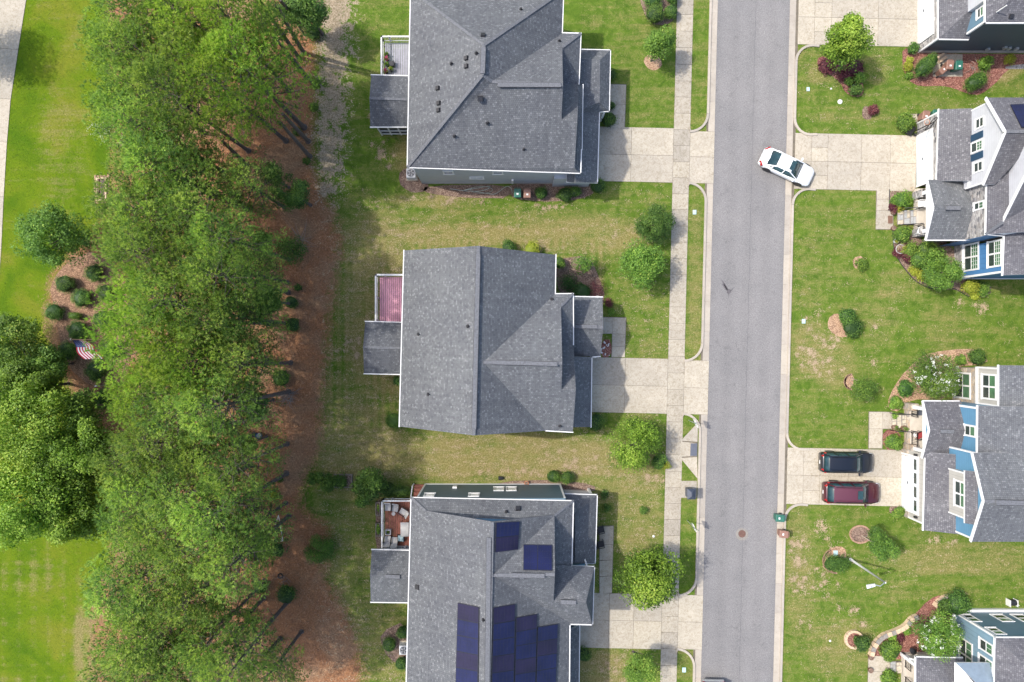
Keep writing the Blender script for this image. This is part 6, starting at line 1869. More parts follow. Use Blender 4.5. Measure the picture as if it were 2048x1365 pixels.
shrub(1167, 1310, 0.7, 1.2, 'dark shrub at the bottom house garage corner', 'leaf_dark', 2000, 0.08)
shrub(779, 1290, 0.72, 1.1, 'round dark shrub left of the bottom house', 'leaf_dark', 2600, 0.06, tone=0.6)
shrub(806, 1265, 0.65, 1.1, 'dark shrub tucked under the bottom house eave', 'leaf_dark', 1800, 0.07)
shrub(803, 1327, 0.65, 1.1, 'dark shrub at the bottom edge under the eave', 'leaf_dark', 1800, 0.07)
tree('bush_tree', 643, 1100, 2.4, 1.6, 'round bright green bush tree standing alone in the lower back yard', 'leaf', 9000, 0.08, tone=0.18, lumps=40, lump=0.32, hc=1.1)
tree('small_tree', 738, 968, 4.2, 1.75, 'spreading green tree left of the red deck', 'leaf', 6500, 0.15, tone=0.2, lumps=24, lump=0.36)
shrub(725, 1000, 0.6, 2.2, 'lower bough bush under the tree left of the red deck', 'leaf', 1200, 0.13, core=False, tone=0.25)
shrub(630, 955, 0.7, 1.6, 'leftmost bush of the row beyond the timber bed', 'leaf', 1700, 0.13, tone=0.25, core=False)
shrub(655, 965, 0.9, 1.6, 'second bush of the row beyond the timber bed', 'leaf', 2200, 0.13, tone=0.2, core=False)
shrub(680, 962, 0.7, 1.4, 'bush touching the left end of the timber bed', 'leaf', 1700, 0.12, tone=0.2, core=False)
shrub(800, 983, 1.1, 1.5, 'dense dark hedge bush between the tree and the deck stair', 'leaf_dark', 4200, 0.07, ry=0.7, tone=0.6)
shrub(778, 980, 0.8, 1.3, 'left half of the hedge beside the deck stair', 'leaf_dark', 2500, 0.07, tone=0.6)

# gardens east of the street
tree('street_tree', 1692, 88, 6.2, 2.05, 'large lime green tree in front of the top right garage', 'leaf_lime', 10500, 0.17, base=(1678, 140), tone=0.25, lumps=36, lump=0.36, tips=0.35)
tree('street_tree', 1698, 55, 6.8, 1.15, 'upper leader of the lime green tree before the top right garage', 'leaf_lime', 3600, 0.17, base=(1682, 138), tone=0.35, lumps=14)
for (px, py, R, h, lab, mt, n, rr) in (
    (1655, 131, 0.8, 0.6, 'wine red shrub left under the lime tree', 'leaf_red', 1600, None), (1710, 135, 0.85, 0.7, 'wine red shrub right under the lime tree', 'leaf_red', 1800, None),
    (1690, 150, 0.6, 0.5, 'small red shrub between the two wine red ones', 'leaf_red', 900, None),
    (1718, 158, 0.5, 0.8, 'green shrub below the wine red one', 'leaf', 1200, None), (1698, 162, 0.45, 0.7, 'small green shrub beside the pale stones', 'leaf', 900, None),
    (1711, 182, 0.6, 1.0, 'rounded green shrub at the lower end of the red bed', 'leaf_dark', 1800, None),
    (1747, 222, 0.5, 0.7, 'little red japanese maple alone in the top right lawn', 'leaf_red', 1100, None),
    (1810, 243, 0.85, 1.1, 'leafy bush beside the black bin at the white gabled house', 'leaf', 2600, None),
    (1826, 97, 0.5, 0.9, 'small green shrub at the top right garage corner', 'leaf_dark', 1500, None),
    (1819, 122, 0.33, 0.5, 'lime perennial, upper one in the red mulch', 'leaf_gold', 700, None), (1817, 134, 0.42, 0.5, 'lime perennial, middle one in the red mulch', 'leaf_gold', 900, None),
    (1818, 152, 0.34, 0.4, 'small green mound in the red mulch', 'leaf', 700, None),
    (1972, 126, 0.62, 1.0, 'round bright shrub right of the meter boxes', 'leaf', 1900, None),
    (2020, 120, 0.5, 0.4, 'flat yellow-green plant near the gravel', 'leaf_gold', 700, None),
    (1806, 400, 0.8, 1.0, 'dense green bush left of the stone porch', 'leaf', 2600, None), (1787, 402, 0.35, 0.5, 'small green clump at the bed corner', 'leaf', 500, None),
    (1787, 415, 0.42, 0.4, 'red leaved clump at the bed corner', 'leaf_red', 700, None), (1800, 414, 0.5, 0.4, 'pale yellow flowering plant before the porch', 'leaf_gold', 700, None),
    (1806, 469, 0.8, 1.2, 'tall green bush right below the stone steps', 'leaf', 2400, None),
    (1822, 500, 0.75, 0.9, 'airy green bush beside the purple one', 'leaf', 1400, None), (1816, 512, 0.65, 0.7, 'deep purple shrub in the curved bed', 'leaf_red', 1600, None),
    (1795, 506, 0.5, 0.4, 'red and gold low plant by the round planter', 'leaf_red', 500, None),
    (1840, 520, 0.9, 1.4, 'medium green shrub in the curved bed', 'leaf', 2400, None), (1852, 500, 0.9, 1.6, 'green shrub in the shade below the porch roof', 'leaf', 2000, None),
    (1828, 540, 0.5, 0.5, 'golden plant along the bed edging', 'leaf_gold', 800, None), (1846, 553, 0.62, 0.5, 'yellow-green plant along the bed edging', 'leaf_gold', 900, None),
    (1940, 574, 0.75, 0.9, 'bright golden shrub at the corner of the blue wing', 'leaf_gold', 2200, None), (1965, 577, 0.7, 1.0, 'green gold shrub next to the bright golden one', 'leaf', 1900, None),
    (1950, 588, 0.5, 0.5, 'low golden shrub at the tip of the curved bed', 'leaf_gold', 900, None),
    (1723, 528, 0.6, 0.6, 'fine leaved bush on the small tan ring in the lawn', 'leaf', 1200, None),
    (1694, 634, 0.8, 1.3, 'upper green bush of the pair on the east lawn', 'leaf_dark', 2400, None), (1703, 654, 0.95, 1.3, 'lower spreading bush of the pair on the east lawn', 'leaf_dark', 3000, None),
    (1922, 720, 0.45, 0.9, 'small round bush by the little garden statue', 'leaf', 1200, None), (1955, 715, 0.8, 1.0, 'dark green bush at the top corner of the blue shake house', 'leaf_dark', 2400, None),
    (1812, 778, 0.75, 1.1, 'dark bush at the left foot of the crape myrtle', 'leaf_dark', 2200, None),
    (1792, 808, 0.6, 0.8, 'round clipped shrub above the left walkway of the blue shake house', 'leaf', 2400, None),
    (1788, 885, 0.75, 0.9, 'oval shrub between walkway and garage of the blue shake house', 'leaf', 2600, 0.85),
    (1797, 1027, 0.55, 0.8, 'round shrub below the white double garage door', 'leaf', 2000, None),
    (1790, 832, 0.3, 0.3, 'plant growing between the entry steps', 'leaf', 400, None),
    (1672, 1128, 1.3, 1.5, 'dense dark shrub at the foot of the street lamp', 'leaf_dark', 5200, 0.9),
    (1724, 1287, 0.72, 1.9, 'young bush tree leaning out of the round brick ring', 'leaf_dark', 2200, None),
    (1781, 1303, 0.95, 1.3, 'round green bush left of the corner porch', 'leaf', 3600, None), (1779, 1356, 0.75, 1.0, 'clipped square bush at the bottom edge', 'leaf', 2600, 0.7),
    (1916, 1208, 1.15, 1.8, 'large dark round shrub at the corner of the slate house', 'leaf_dark', 4200, None), (1892, 1216, 0.75, 1.4, 'smaller dark shrub left of the large one by the slate house', 'leaf_dark', 2200, None),
    (1785, 1275, 0.4, 0.5, 'small green perennial inside the garden wall', 'leaf', 600, None), (1798, 1275, 0.55, 0.4, 'dry brownish plant inside the garden wall', 'leaf_red', 700, None),
    (1815, 1262, 0.45, 0.4, 'low green perennial on the red mulch by the wall', 'leaf', 500, None), (1770, 1295, 0.35, 0.3, 'golden leaved plant at the wall foot', 'leaf_gold', 500, None)):
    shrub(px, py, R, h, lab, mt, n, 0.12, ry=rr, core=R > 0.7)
shrub(1852, 131, 1.35, 1.9, 'big oval clipped shrub left of the bins', 'leaf_dark', 6500, 0.07, ry=0.85, rz=0.75, lumps=50, lump=0.3, tone=0.6, shell=1.05)
shrub(1952, 163, 1.15, 1.6, 'oval clipped shrub at the tip of the red mulch', 'leaf_dark', 5200, 0.07, ry=0.85, rz=0.6, lumps=44, lump=0.3, tone=0.6, shell=1.05)
tree('lilac_tree', 1885, 548, 3.6, 1.6, 'broad fresh green tree in front of the stone wall', 'leaf', 9000, 0.13, tone=0.4, lumps=30, lump=0.36)
shrub(1868, 520, 1.2, 2.2, 'upper arm of green foliage above the broad fresh green tree', 'leaf', 3600, 0.12, tone=0.35, core=False)
tree('crape_myrtle', 1873, 748, 4.4, 2.35, 'green crape myrtle with white blooms left of the beige bay', 'leaf', 15000, 0.11, tone=0.35, lumps=48, lump=0.32, bloom=70, multi=3, bark='bark_pale')
tree('crape_myrtle', 1878, 1270, 4.4, 2.2, 'crape myrtle sprinkled with white blooms before the slate house', 'leaf', 14500, 0.11, tone=0.42, lumps=46, lump=0.32, bloom=60, multi=3, bark='bark_pale')
tree('small_tree', 1727, 778, 2.6, 1.3, 'young airy tree on a tan ring in the east lawn', 'leaf', 4200, 0.10, tone=0.35, base=(1700, 762), multi=3, bark='bark_pale')
tree('small_tree', 1768, 1098, 3.6, 1.25, 'young leaning tree beside a brown mulch oval', 'leaf', 5200, 0.12, tone=0.3, base=(1724, 1072), bark='bark_pale')
tree('small_tree', 1752, 1068, 3.2, 0.7, 'upper side shoot tree beside the brown mulch oval', 'leaf', 1800, 0.11, tone=0.2, base=(1728, 1074), bark='bark_pale')

# ------------------------------------------------------------------ loose cover: grass blades, straw, chips
def in_any(X, Y):
    r = np.zeros(X.shape, bool)
    for p in HARD:
        q = np.array(p); bb = (X > q[:, 0].min()) & (X < q[:, 0].max()) & (Y > q[:, 1].min()) & (Y < q[:, 1].max())
        if bb.any():
            k = np.where(bb)[0]
            r[k] |= sdist(p, X[k], Y[k]) > -0.3
    return r
FOOT = [[(815, -30), (1160, -30), (1150, 365), (845, 365)], [(812, 505), (1110, 510), (1180, 850), (805, 850)], [(850, 972), (1180, 975), (1155, 1400), (820, 1400)],
        [(1836, 215), (2060, 215), (2060, 560), (1930, 560)], [(1807, 810), (2060, 735), (2060, 1075), (1810, 1030)], [(1838, -30), (2060, -30), (2060, 106), (1838, 106)], [(1906, 1222), (2060, 1222), (2060, 1400), (1800, 1400), (1800, 1310)]]
HARD += FOOT
rs = np.random.RandomState(3)
NPTS = 420000
X = rs.uniform(-20, 2068, NPTS); Y = rs.uniform(-20, 1385, NPTS)
st, sa, pk, dr = masks(X, Y)
ok = ~in_any(X, Y)
u = rs.uniform(0, 1, NPTS)
gmask = ok & (u > st * 1.25) & (u > sa * 1.1) & ((st < 0.75))
Xg, Yg = X[gmask], Y[gmask]
n = len(Xg)
hgt = rs.uniform(0.03, 0.075, n)
c = np.stack([(Xg - CX) * M2, (CY - Yg) * M2, np.zeros(n)], 1)
ang = rs.uniform(0, 6.28, n); lean = rs.uniform(0.02, 0.06, n)
w = rs.uniform(0.012, 0.024, n)
S = np.stack([np.cos(ang), np.sin(ang), np.zeros(n)], 1) * w[:, None]
T = np.stack([-np.sin(ang) * lean, np.cos(ang) * lean, hgt], 1)
V = np.stack([c - S, c + S, c + T], 1).reshape(-1, 3)
dryv = np.clip(dr[gmask] + rs.normal(0, 0.28, n), 0, 1)
dryv = np.where((pk[gmask] > 0.5), np.clip(rs.normal(0.05, 0.15, n), 0, 1), dryv)
m, N, L, B = newmat('grass_blades')
colg = mix(N, L, attr(N, 'park'), ramp(N, L, attr(N, 'tint'), [(0.0, (0.055, 0.12, 0.012)), (0.35, (0.115, 0.165, 0.02)), (0.6, (0.27, 0.23, 0.085)), (1.0, (0.55, 0.45, 0.26))]),
           ramp(N, L, attr(N, 'tint'), [(0.0, (0.10, 0.18, 0.008)), (0.4, (0.19, 0.24, 0.02)), (1.0, (0.36, 0.35, 0.15))]))
L.new(colg, B.inputs['Base Color']); B.inputs['Roughness'].default_value = 0.7
M['grass'] = m
go = np_mesh('grass', V, np.arange(n * 3).reshape(-1, 3), m, None, {'tint': np.repeat(dryv, 3), 'park': np.repeat(pk[gmask], 3)})
tag(go, 'short mown grass, green and straw coloured, over all the lawns', 'grass', kind='stuff')
# pine straw, cones and twigs on the forest floor
smask = ok & (st > 0.35) & (u < 0.45)
Xs, Ys = X[smask], Y[smask]; n = len(Xs)
c = np.stack([(Xs - CX) * M2, (CY - Ys) * M2, rs.uniform(0.004, 0.03, n)], 1)
ang = rs.uniform(0, 3.14, n); D = np.stack([np.cos(ang), np.sin(ang), rs.uniform(-0.05, 0.05, n)], 1) * rs.uniform(0.04, 0.14, (n, 1))
S = np.stack([-np.sin(ang), np.cos(ang), np.zeros(n)], 1) * 0.009
V = np.stack([c - D - S, c + D - S, c + D + S, c - D + S], 1).reshape(-1, 3)
m, N, L, B = newmat('pine_straw_litter')
L.new(ramp(N, L, attr(N, 'tint'), [(0.0, (0.06, 0.035, 0.025)), (0.5, (0.30, 0.15, 0.085)), (1.0, (0.55, 0.36, 0.22))]), B.inputs['Base Color']); B.inputs['Roughness'].default_value = 0.9
tag(np_mesh('pine_straw', V, np.arange(n * 4).reshape(-1, 4), m, None, {'tint': np.repeat(rs.uniform(0, 1, n) ** 1.3, 4)}), 'reddish fallen needles and bark bits under the pines', 'pine straw', kind='stuff')
# dead clumps of thatch on the dry patches
spots = [(1640, 700, 55, 60), (1600, 1130, 22, 120), (1750, 1090, 8, 8), (1875, 1080, 28, 8), (1905, 1085, 8, 6), (1640, 1060, 20, 30), (1655, 1150, 30, 50), (1690, 1220, 20, 12), (1725, 1245, 12, 12),
         (900, 395, 110, 12), (1110, 415, 60, 8), (700, 690, 30, 30), (760, 300, 24, 50), (860, 300, 30, 40), (1960, 615, 30, 14), (1750, 655, 5, 5), (1920, 605, 5, 5), (1745, 727, 5, 5), (1160, 925, 60, 20), (1010, 945, 90, 8), (1300, 960, 40, 14), (1210, 1330, 30, 14)]
V_, tn = [], []
for (a, b, ra_, rb_) in spots:
    k = int(ra_ * rb_ * 0.42) + 60
    cc = rs.normal(0, 0.5, (max(3, k // 40), 2)) * [ra_, rb_] + [a, b]
    ctr = cc[rs.randint(0, len(cc), k)] + rs.normal(0, 1.0, (k, 2)) * rs.choice([1.5, 3, 6], (k, 1))
    okk = ~in_any(ctr[:, 0], ctr[:, 1]); ctr = ctr[okk]; k = len(ctr)
    ang = rs.uniform(0, 3.14, k); l_ = rs.uniform(0.03, 0.11, (k, 1))
    c = np.stack([(ctr[:, 0] - CX) * M2, (CY - ctr[:, 1]) * M2, rs.uniform(0.02, 0.07, k)], 1)
    D = np.stack([np.cos(ang), np.sin(ang), rs.uniform(-0.2, 0.2, k)], 1) * l_; S = np.stack([-np.sin(ang), np.cos(ang), np.zeros(k)], 1) * 0.011
    V_.append(np.stack([c - D - S, c + D - S, c + D + S, c - D + S], 1).reshape(-1, 3)); tn.append(rs.uniform(0.4, 1, k))
CC = 3600
cx_ = np.concatenate([rs.uniform(640, 1340, CC), rs.uniform(1590, 2048, CC // 3)]); cy_ = np.concatenate([rs.uniform(370, 1365, CC), rs.uniform(90, 1365, CC // 3)])
ctr = np.repeat(np.stack([cx_, cy_], 1), 14, 0); ctr = ctr + rs.normal(0, 1, ctr.shape) * np.array([4.5, 1.8])
_, _, _, dq_ = masks(ctr[:, 0], ctr[:, 1])
ctr = ctr[(~in_any(ctr[:, 0], ctr[:, 1])) & (rs.uniform(0, 1, len(ctr)) < dq_ * 1.3)]; k = len(ctr)
ang = rs.uniform(0, 3.14, k); l_ = rs.uniform(0.02, 0.07, (k, 1))
c = np.stack([(ctr[:, 0] - CX) * M2, (CY - ctr[:, 1]) * M2, rs.uniform(0.02, 0.07, k)], 1)
D = np.stack([np.cos(ang), np.sin(ang), rs.uniform(-0.2, 0.2, k)], 1) * l_; S = np.stack([-np.sin(ang), np.cos(ang), np.zeros(k)], 1) * 0.010
V_.append(np.stack([c - D - S, c + D - S, c + D + S, c - D + S], 1).reshape(-1, 3)); tn.append(rs.uniform(0.5, 1.25, k))
V = np.concatenate(V_); tn = np.concatenate(tn)
m, N, L, B = newmat('dead_thatch')
L.new(ramp(N, L, attr(N, 'tint'), [(0.4, (0.26, 0.19, 0.11)), (1.0, (0.50, 0.39, 0.26))]), B.inputs['Base Color']); B.inputs['Roughness'].default_value = 0.95
tag(np_mesh('thatch', V, np.arange(len(V)).reshape(-1, 4), m, None, {'tint': np.repeat(tn, 4)}), 'pale dead grass thatch lying on the bare lawn patches', 'dead grass', kind='stuff')

# ------------------------------------------------------------------ cars
def car(name, label, L_, Wd, Ht, paint, kind='sedan', roofpaint=None, extra=None):
    """front points to +x"""
    t = thing(name, label, 'car')
    h = L_ / 2; w = Wd / 2
    def interp(tab, x):
        for (a, va), (b, vb) in zip(tab[:-1], tab[1:]):
            if x <= b:
                f = (x - a) / (b - a) if b > a else 0; f = f * f * (3 - 2 * f)
                return tuple(p + (q - p) * f for p, q in zip(va, vb))
        return tab[-1][1]
    # x fraction -> (half width fraction, shoulder height, centre height)
    if kind == 'sedan': tab = [(-1, (0.72, 0.62, 0.64)), (-0.96, (0.84, 0.80, 0.90)), (-0.80, (0.96, 0.92, 1.00)), (-0.3, (1.0, 0.94, 0.98)), (0.3, (1.0, 0.90, 0.96)), (0.45, (0.98, 0.86, 0.96)), (0.8, (0.94, 0.72, 0.82)), (0.95, (0.80, 0.60, 0.66)), (1, (0.62, 0.45, 0.48))]
    else: tab = [(-1, (0.80, 0.75, 0.78)), (-0.97, (0.92, 0.98, 1.02)), (-0.8, (0.98, 1.04, 1.06)), (-0.2, (1.0, 1.02, 1.06)), (0.4, (1.0, 1.00, 1.06)), (0.55, (0.98, 0.98, 1.07)), (0.85, (0.93, 0.86, 0.96)), (0.96, (0.80, 0.70, 0.76)), (1, (0.66, 0.5, 0.52))]
    stn = [-1, -0.985, -0.95, -0.88, -0.78, -0.66, -0.5, -0.3, -0.1, 0.1, 0.3, 0.42, 0.55, 0.68, 0.8, 0.89, 0.95, 0.985, 1]
    mb = MB(); rings = []
    prof = [(0.86, 0.0), (0.97, 0.12), (1.0, 0.45), (0.985, 0.80), (0.93, 0.94), (0.80, 1.0), (0.40, 1.02), (0.0, 1.03)]
    for s_ in stn:
        hw, sh, ch = interp(tab, s_)
        z0 = 0.24 + 0.1 * max(0, abs(s_) - 0.9) * 10 * 0.5
        ring = []
        pts = []
        for i, (a, b) in enumerate(prof):
            top = sh + (ch - sh) * max(0, (b - 0.94) / 0.09) if b > 0.94 else sh * 1.0
            z = z0 + (sh - z0) * b if b <= 0.94 else sh + (ch - sh) * ((0.93 - a) / 0.93)
            pts.append((a * hw * w, z))
        full = [(y, z) for y, z in pts] + [(-y, z) for y, z in pts[-2::-1]]
        base = len(mb.V)
        mb.V += [Vector((s_ * h, y, z)) for y, z in full]
        rings.append((base, len(full)))
    for (a, n), (b, _) in zip(rings[:-1], rings[1:]):
        for k in range(n - 1):
            mb.F.append([a + k, b + k, b + k + 1, a + k + 1]); mb.M.append(0); mb.UV.append([(0.0, 0.0)] * 4)
        mb.F.append([a + n - 1, b + n - 1, b, a]); mb.M.append(0); mb.UV.append([(0.0, 0.0)] * 4)
    for (a, n), rev in ((rings[0], 1), (rings[-1], 0)):
        f = [a + k for k in range(n)]
        mb.F.append(f if rev else f[::-1]); mb.M.append(0); mb.UV.append([(0.0, 0.0)] * n)
    body = mb.build('body', paint, t, smooth=True)
    def surf(s_, y):
        hw, sh, ch = interp(tab, s_); a = min(0.93, abs(y) / (hw * w))
        return sh + (ch - sh) * ((0.93 - a) / 0.93) + 0.004
    gp_ = MB()
    cuts = [[(0.52, -0.8), (0.75, -0.76), (0.90, -0.62), (0.93, -0.3), (0.935, 0), (0.93, 0.3), (0.90, 0.62), (0.75, 0.76), (0.52, 0.8)]]
    if kind == 'sedan': cuts.append([(-0.78, -0.75), (-0.88, -0.70), (-0.93, -0.4), (-0.935, 0), (-0.93, 0.4), (-0.88, 0.70), (-0.78, 0.75)])
    for c_ in cuts:
        q = [Vector((a * h, b * w, surf(a, b * w))) for a, b in c_]
        for a, b in zip(q[:-1], q[1:]): gp_.bar(a, b, 0.022, 0.008)
    gp_.build('panel_gap', M['dark'], t)
    # greenhouse: glass hull with a painted roof skin and pillars
    if kind == 'sedan': gh = [(-0.74, 0.72, 0.95), (-0.42, 0.66, Ht - 0.05), (-0.12, 0.67, Ht), (0.10, 0.66, Ht - 0.03), (0.46, 0.76, 0.93)]
    else: gh = [(-0.93, 0.80, 1.05), (-0.80, 0.72, Ht - 0.06), (-0.3, 0.73, Ht), (0.16, 0.71, Ht - 0.05), (0.50, 0.82, 1.04)]
    bz = 0.90 if kind == 'sedan' else 1.02
    def hull(gh_, lift, wk, m=None):
        mb2 = MB(); rr = []
        for (s_, wt, z) in gh_:
            b = len(mb2.V)
            wb = 0.90 if abs(z - bz) > 0.1 else wt * 1.1
            ys = [-w * wb, -w * wt, -w * wt * 0.55, 0, w * wt * 0.55, w * wt, w * wb]
            zs = [bz - 0.05, z - 0.03, z + 0.01, z + 0.02, z + 0.01, z - 0.03, bz - 0.05]
            mb2.V += [Vector((s_ * h, y * wk, zz + lift)) for y, zz in zip(ys, zs)]
            rr.append(b)
        for a, b in zip(rr[:-1], rr[1:]):
            for k in range(6):
                mb2.F.append([a + k, b + k, b + k + 1, a + k + 1][::-1]); mb2.M.append(0); mb2.UV.append([(0.0, 0.0)] * 4)
        for a in (rr[0], rr[-1]):
            mb2.F.append([a + k for k in range(7)]); mb2.M.append(0); mb2.UV.append([(0.0, 0.0)] * 7)
        return mb2
    hull(gh, 0, 1.0).build('windows', M['carglass'], t, smooth=True)
    rp = gh[1:4]
    mb3 = MB(); rr = []
    for (s_, wt, z) in [(rp[0][0] - 0.02, rp[0][1], rp[0][2] - 0.012), rp[0], rp[1], rp[2], (rp[2][0] + 0.02, rp[2][1] + 0.005, rp[2][2] - 0.02)]:
        b = len(mb3.V)
        for y, dz in ((-1.0, -0.06), (-0.97, -0.012), (-0.55, 0.025), (0, 0.035), (0.55, 0.025), (0.97, -0.012), (1.0, -0.06)):
            mb3.V.append(Vector((s_ * h, y * w * wt * 1.02, z + dz)))
        rr.append(b)
    for a, b in zip(rr[:-1], rr[1:]):
        for k in range(6):
            mb3.F.append([a + k, b + k, b + k + 1, a + k + 1][::-1]); mb3.M.append(0); mb3.UV.append([(0.0, 0.0)] * 4)
    mb3.build('roof', roofpaint or paint, t, smooth=True)
    pil = MB()
    for sg in (1, -1):
        def gp(i, top=True):
            s_, wt, z = gh[i]
            return Vector((s_ * h, sg * w * (wt if top else 0.9) * 1.0, (z - 0.02) if top else bz))
        pil.bar(gp(3), Vector((gh[4][0] * h, sg * w * 0.84, bz + 0.02)), 0.07, 0.05)
        pil.bar(gp(1), Vector((gh[0][0] * h, sg * w * 0.80, bz + 0.04)), 0.10, 0.06)
        pil.bar(Vector((-0.10 * h, sg * w * 0.685, Ht - 0.03)), Vector((-0.12 * h, sg * w * 0.915, bz)), 0.07, 0.05)
        pil.bar(Vector((-0.5 * h, sg * w * 0.72, Ht - 0.09)), Vector((-0.55 * h, sg * w * 0.905, bz)), 0.08, 0.05)
    pil.build('pillar', paint, t)
    for sg in (1, -1):
        mr = MB(); x = gh[4][0] * h - 0.28
        mr.hexa([(x - 0.08, sg * w * 0.95, bz), (x + 0.08, sg * w * 0.95, bz), (x + 0.05, sg * (w + 0.19), bz + 0.02), (x - 0.07, sg * (w + 0.19), bz + 0.02),
                 (x - 0.08, sg * w * 0.95, bz + 0.12), (x + 0.07, sg * w * 0.95, bz + 0.12), (x + 0.04, sg * (w + 0.19), bz + 0.16), (x - 0.07, sg * (w + 0.19), bz + 0.16)])
        mr.build('mirror', M['dark'] if extra == 'dark' else paint, t, bevel=0.01)
        for fx in (0.62, -0.60):
            wh = MB(); c = (fx * h, sg * (w - 0.11))
            wh.tube([(c[0], c[1] - 0.1, 0.33), (c[0], c[1] + 0.1, 0.33)], 0.33, 20)
            o = wh.build('wheel', M['rubber'], t)
            rim = MB(); rim.tube([(c[0], c[1] - 0.105, 0.33), (c[0], c[1] + 0.105, 0.33)], 0.21, 16)
            rim.build('rim', M['metal'], o)
            ar = MB()
            ar.tube([(c[0], sg * (w - 0.02) - 0.02 * sg, 0.36), (c[0], sg * (w - 0.02) + 0.022 * sg, 0.36)], 0.39, 20)
            ar.build('wheel_arch', M['dark'], t)
        hw, sh, ch = interp(tab, 0.90)
        hl = MB(); x1 = 0.955 * h; x0 = 0.84 * h
        zl = sh - 0.06
        hl.hexa([(x0, sg * w * 0.72, zl), (x1, sg * w * 0.60, zl - 0.1), (x1 - 0.1, sg * w * 0.86, zl - 0.1), (x0 - 0.1, sg * w * 0.94, zl),
                 (x0, sg * w * 0.72, zl + 0.10), (x1, sg * w * 0.60, zl - 0.0), (x1 - 0.1, sg * w * 0.86, zl - 0.01), (x0 - 0.1, sg * w * 0.94, zl + 0.07)])
        hl.build('headlight', M['lampglass'], t, bevel=0.01)
        tl = MB(); zt = (0.80 if kind == 'sedan' else 0.95)
        tl.hexa([(-h + 0.03, sg * w * 0.55, zt - 0.14), (-h + 0.36, sg * w * 0.97, zt - 0.14), (-h + 0.28, sg * w * 0.99, zt - 0.14), (-h + 0.0, sg * w * 0.66, zt - 0.14),
                 (-h + 0.10, sg * w * 0.55, zt + 0.06), (-h + 0.40, sg * w * 0.93, zt + 0.06), (-h + 0.30, sg * w * 0.965, zt + 0.06), (-h + 0.05, sg * w * 0.66, zt + 0.06)])
        tl.build('tail_light', M['tail'], t)
    pt = MB(); pt.box(-h - 0.02, -h + 0.02, -0.16, 0.16, 0.52, 0.64); pt.build('number_plate', M['white'], t)
    return t
M['carglass'] = simple('car_glass', (0.02, 0.05, 0.055), 0.05, var=0.3, spec=0.9)
M['lampglass'] = simple('lamp_glass', (0.55, 0.58, 0.60), 0.1, var=0.05)
M['tail'] = simple('tail_lamp_red', (0.35, 0.015, 0.012), 0.2, var=0.05)
def paint(name, c, coat=1.0, rough=0.35): return simple(name, c, rough, 0.0, 0.02, 1, coat)
M['p_white'] = paint('white_car_paint', (0.82, 0.84, 0.85))
M['p_black'] = paint('blue_black_car_paint', (0.006, 0.008, 0.014), 0.6, 0.3)
M['p_wine'] = paint('burgundy_car_paint', (0.05, 0.005, 0.010), 0.6, 0.3)
M['p_wine_lit'] = paint('burgundy_sunlight_tint', (0.09, 0.022, 0.038), 0.5, 0.5)  # lighter copy of the burgundy: sunlight on the roof put into its colour
c1 = car('sedan_car', 'white sedan with sunroof angled out of the street into a driveway', 4.85, 1.86, 1.42, M['p_white'])
MB().box(0.02, 0.42, -0.42, 0.42, 1.43, 1.452).build('sunroof', M['carglass'], c1)
MB().box(-0.66, -0.58, -0.02, 0.02, 1.42, 1.49).build('antenna', M['dark'], c1)
p = P(1573, 335, 0.5); c1.location = (p.x, p.y, 0.012); c1.rotation_euler = (0, 0, math.radians(-25))
c2 = car('suv_car', 'black five door car parked on the upper side of the double driveway', 4.65, 1.85, 1.62, M['p_black'], 'suv')
p = P(1694, 925, 0.7); c2.location = (p.x, p.y, 0.035); c2.rotation_euler = (0, 0, math.radians(-0.5))
c3 = car('suv_car', 'burgundy suv with sunroof parked below the black car', 4.95, 1.92, 1.72, M['p_wine'], 'suv', M['p_wine_lit'])
MB().box(-0.02, 0.40, -0.36, 0.36, 1.74, 1.768).build('sunroof', M['carglass'], c3)
for sg in (1, -1): MB().bar((-1.9, sg * 0.64, 1.76), (0.3, sg * 0.62, 1.79), 0.04, 0.04).build('roof_rail', M['metal_dark'], c3)
for sg in (1, -1): MB().bar((-1.7, sg * 0.62, 1.65), (0.3, sg * 0.60, 1.68), 0.04, 0.04).build('roof_rail', M['metal_dark'], c2)
p = P(1704, 985.5, 0.7); c3.location = (p.x, p.y, 0.035); c3.rotation_euler = (0, 0, math.radians(-1))
# pickup at the bottom edge, tail towards the top
t = thing('pickup_truck', 'black pickup truck parked by the kerb, cut off by the bottom edge', 'pickup truck')
mb = MB()
mb.box(-2.9, -2.75, -0.95, 0.95, 0.5, 1.15).box(-2.75, -1.2, -0.95, -0.85, 0.5, 1.18).box(-2.75, -1.2, 0.85, 0.95, 0.5, 1.18).box(-2.75, -1.2, -0.85, 0.85, 0.5, 0.66).box(-1.2, 2.9, -0.97, 0.97, 0.4, 1.12)
mb.build('body', M['p_black'], t, bevel=0.05)
MB().hexa([(-1.2, -0.9, 1.12), (1.3, -0.9, 1.12), (1.3, 0.9, 1.12), (-1.2, 0.9, 1.12), (-1.0, -0.72, 1.8), (0.6, -0.72, 1.8), (0.6, 0.72, 1.8), (-1.0, 0.72, 1.8)]).build('windows', M['carglass'], t)
MB().box(-0.98, 0.55, -0.71, 0.71, 1.8, 1.84).build('roof', M['p_black'], t, bevel=0.02)
MB().box(-3.05, -2.9, -0.9, 0.9, 0.5, 0.68).build('bumper', M['metal'], t)
MB().box(-2.96, -2.9, -0.22, 0.22, 0.98, 1.1).build('handle', M['metal'], t)
for sg in (1, -1):
    MB().box(-2.94, -2.72, sg * 0.80, sg * 0.965, 0.72, 1.14).build('tail_light', M['tail'], t)
    for fx in (-1.85, 1.9):
        o = MB().tube([(fx, sg * 0.8 - 0.12, 0.4), (fx, sg * 0.8 + 0.12, 0.4)], 0.4, 18).build('wheel', M['rubber'], t)
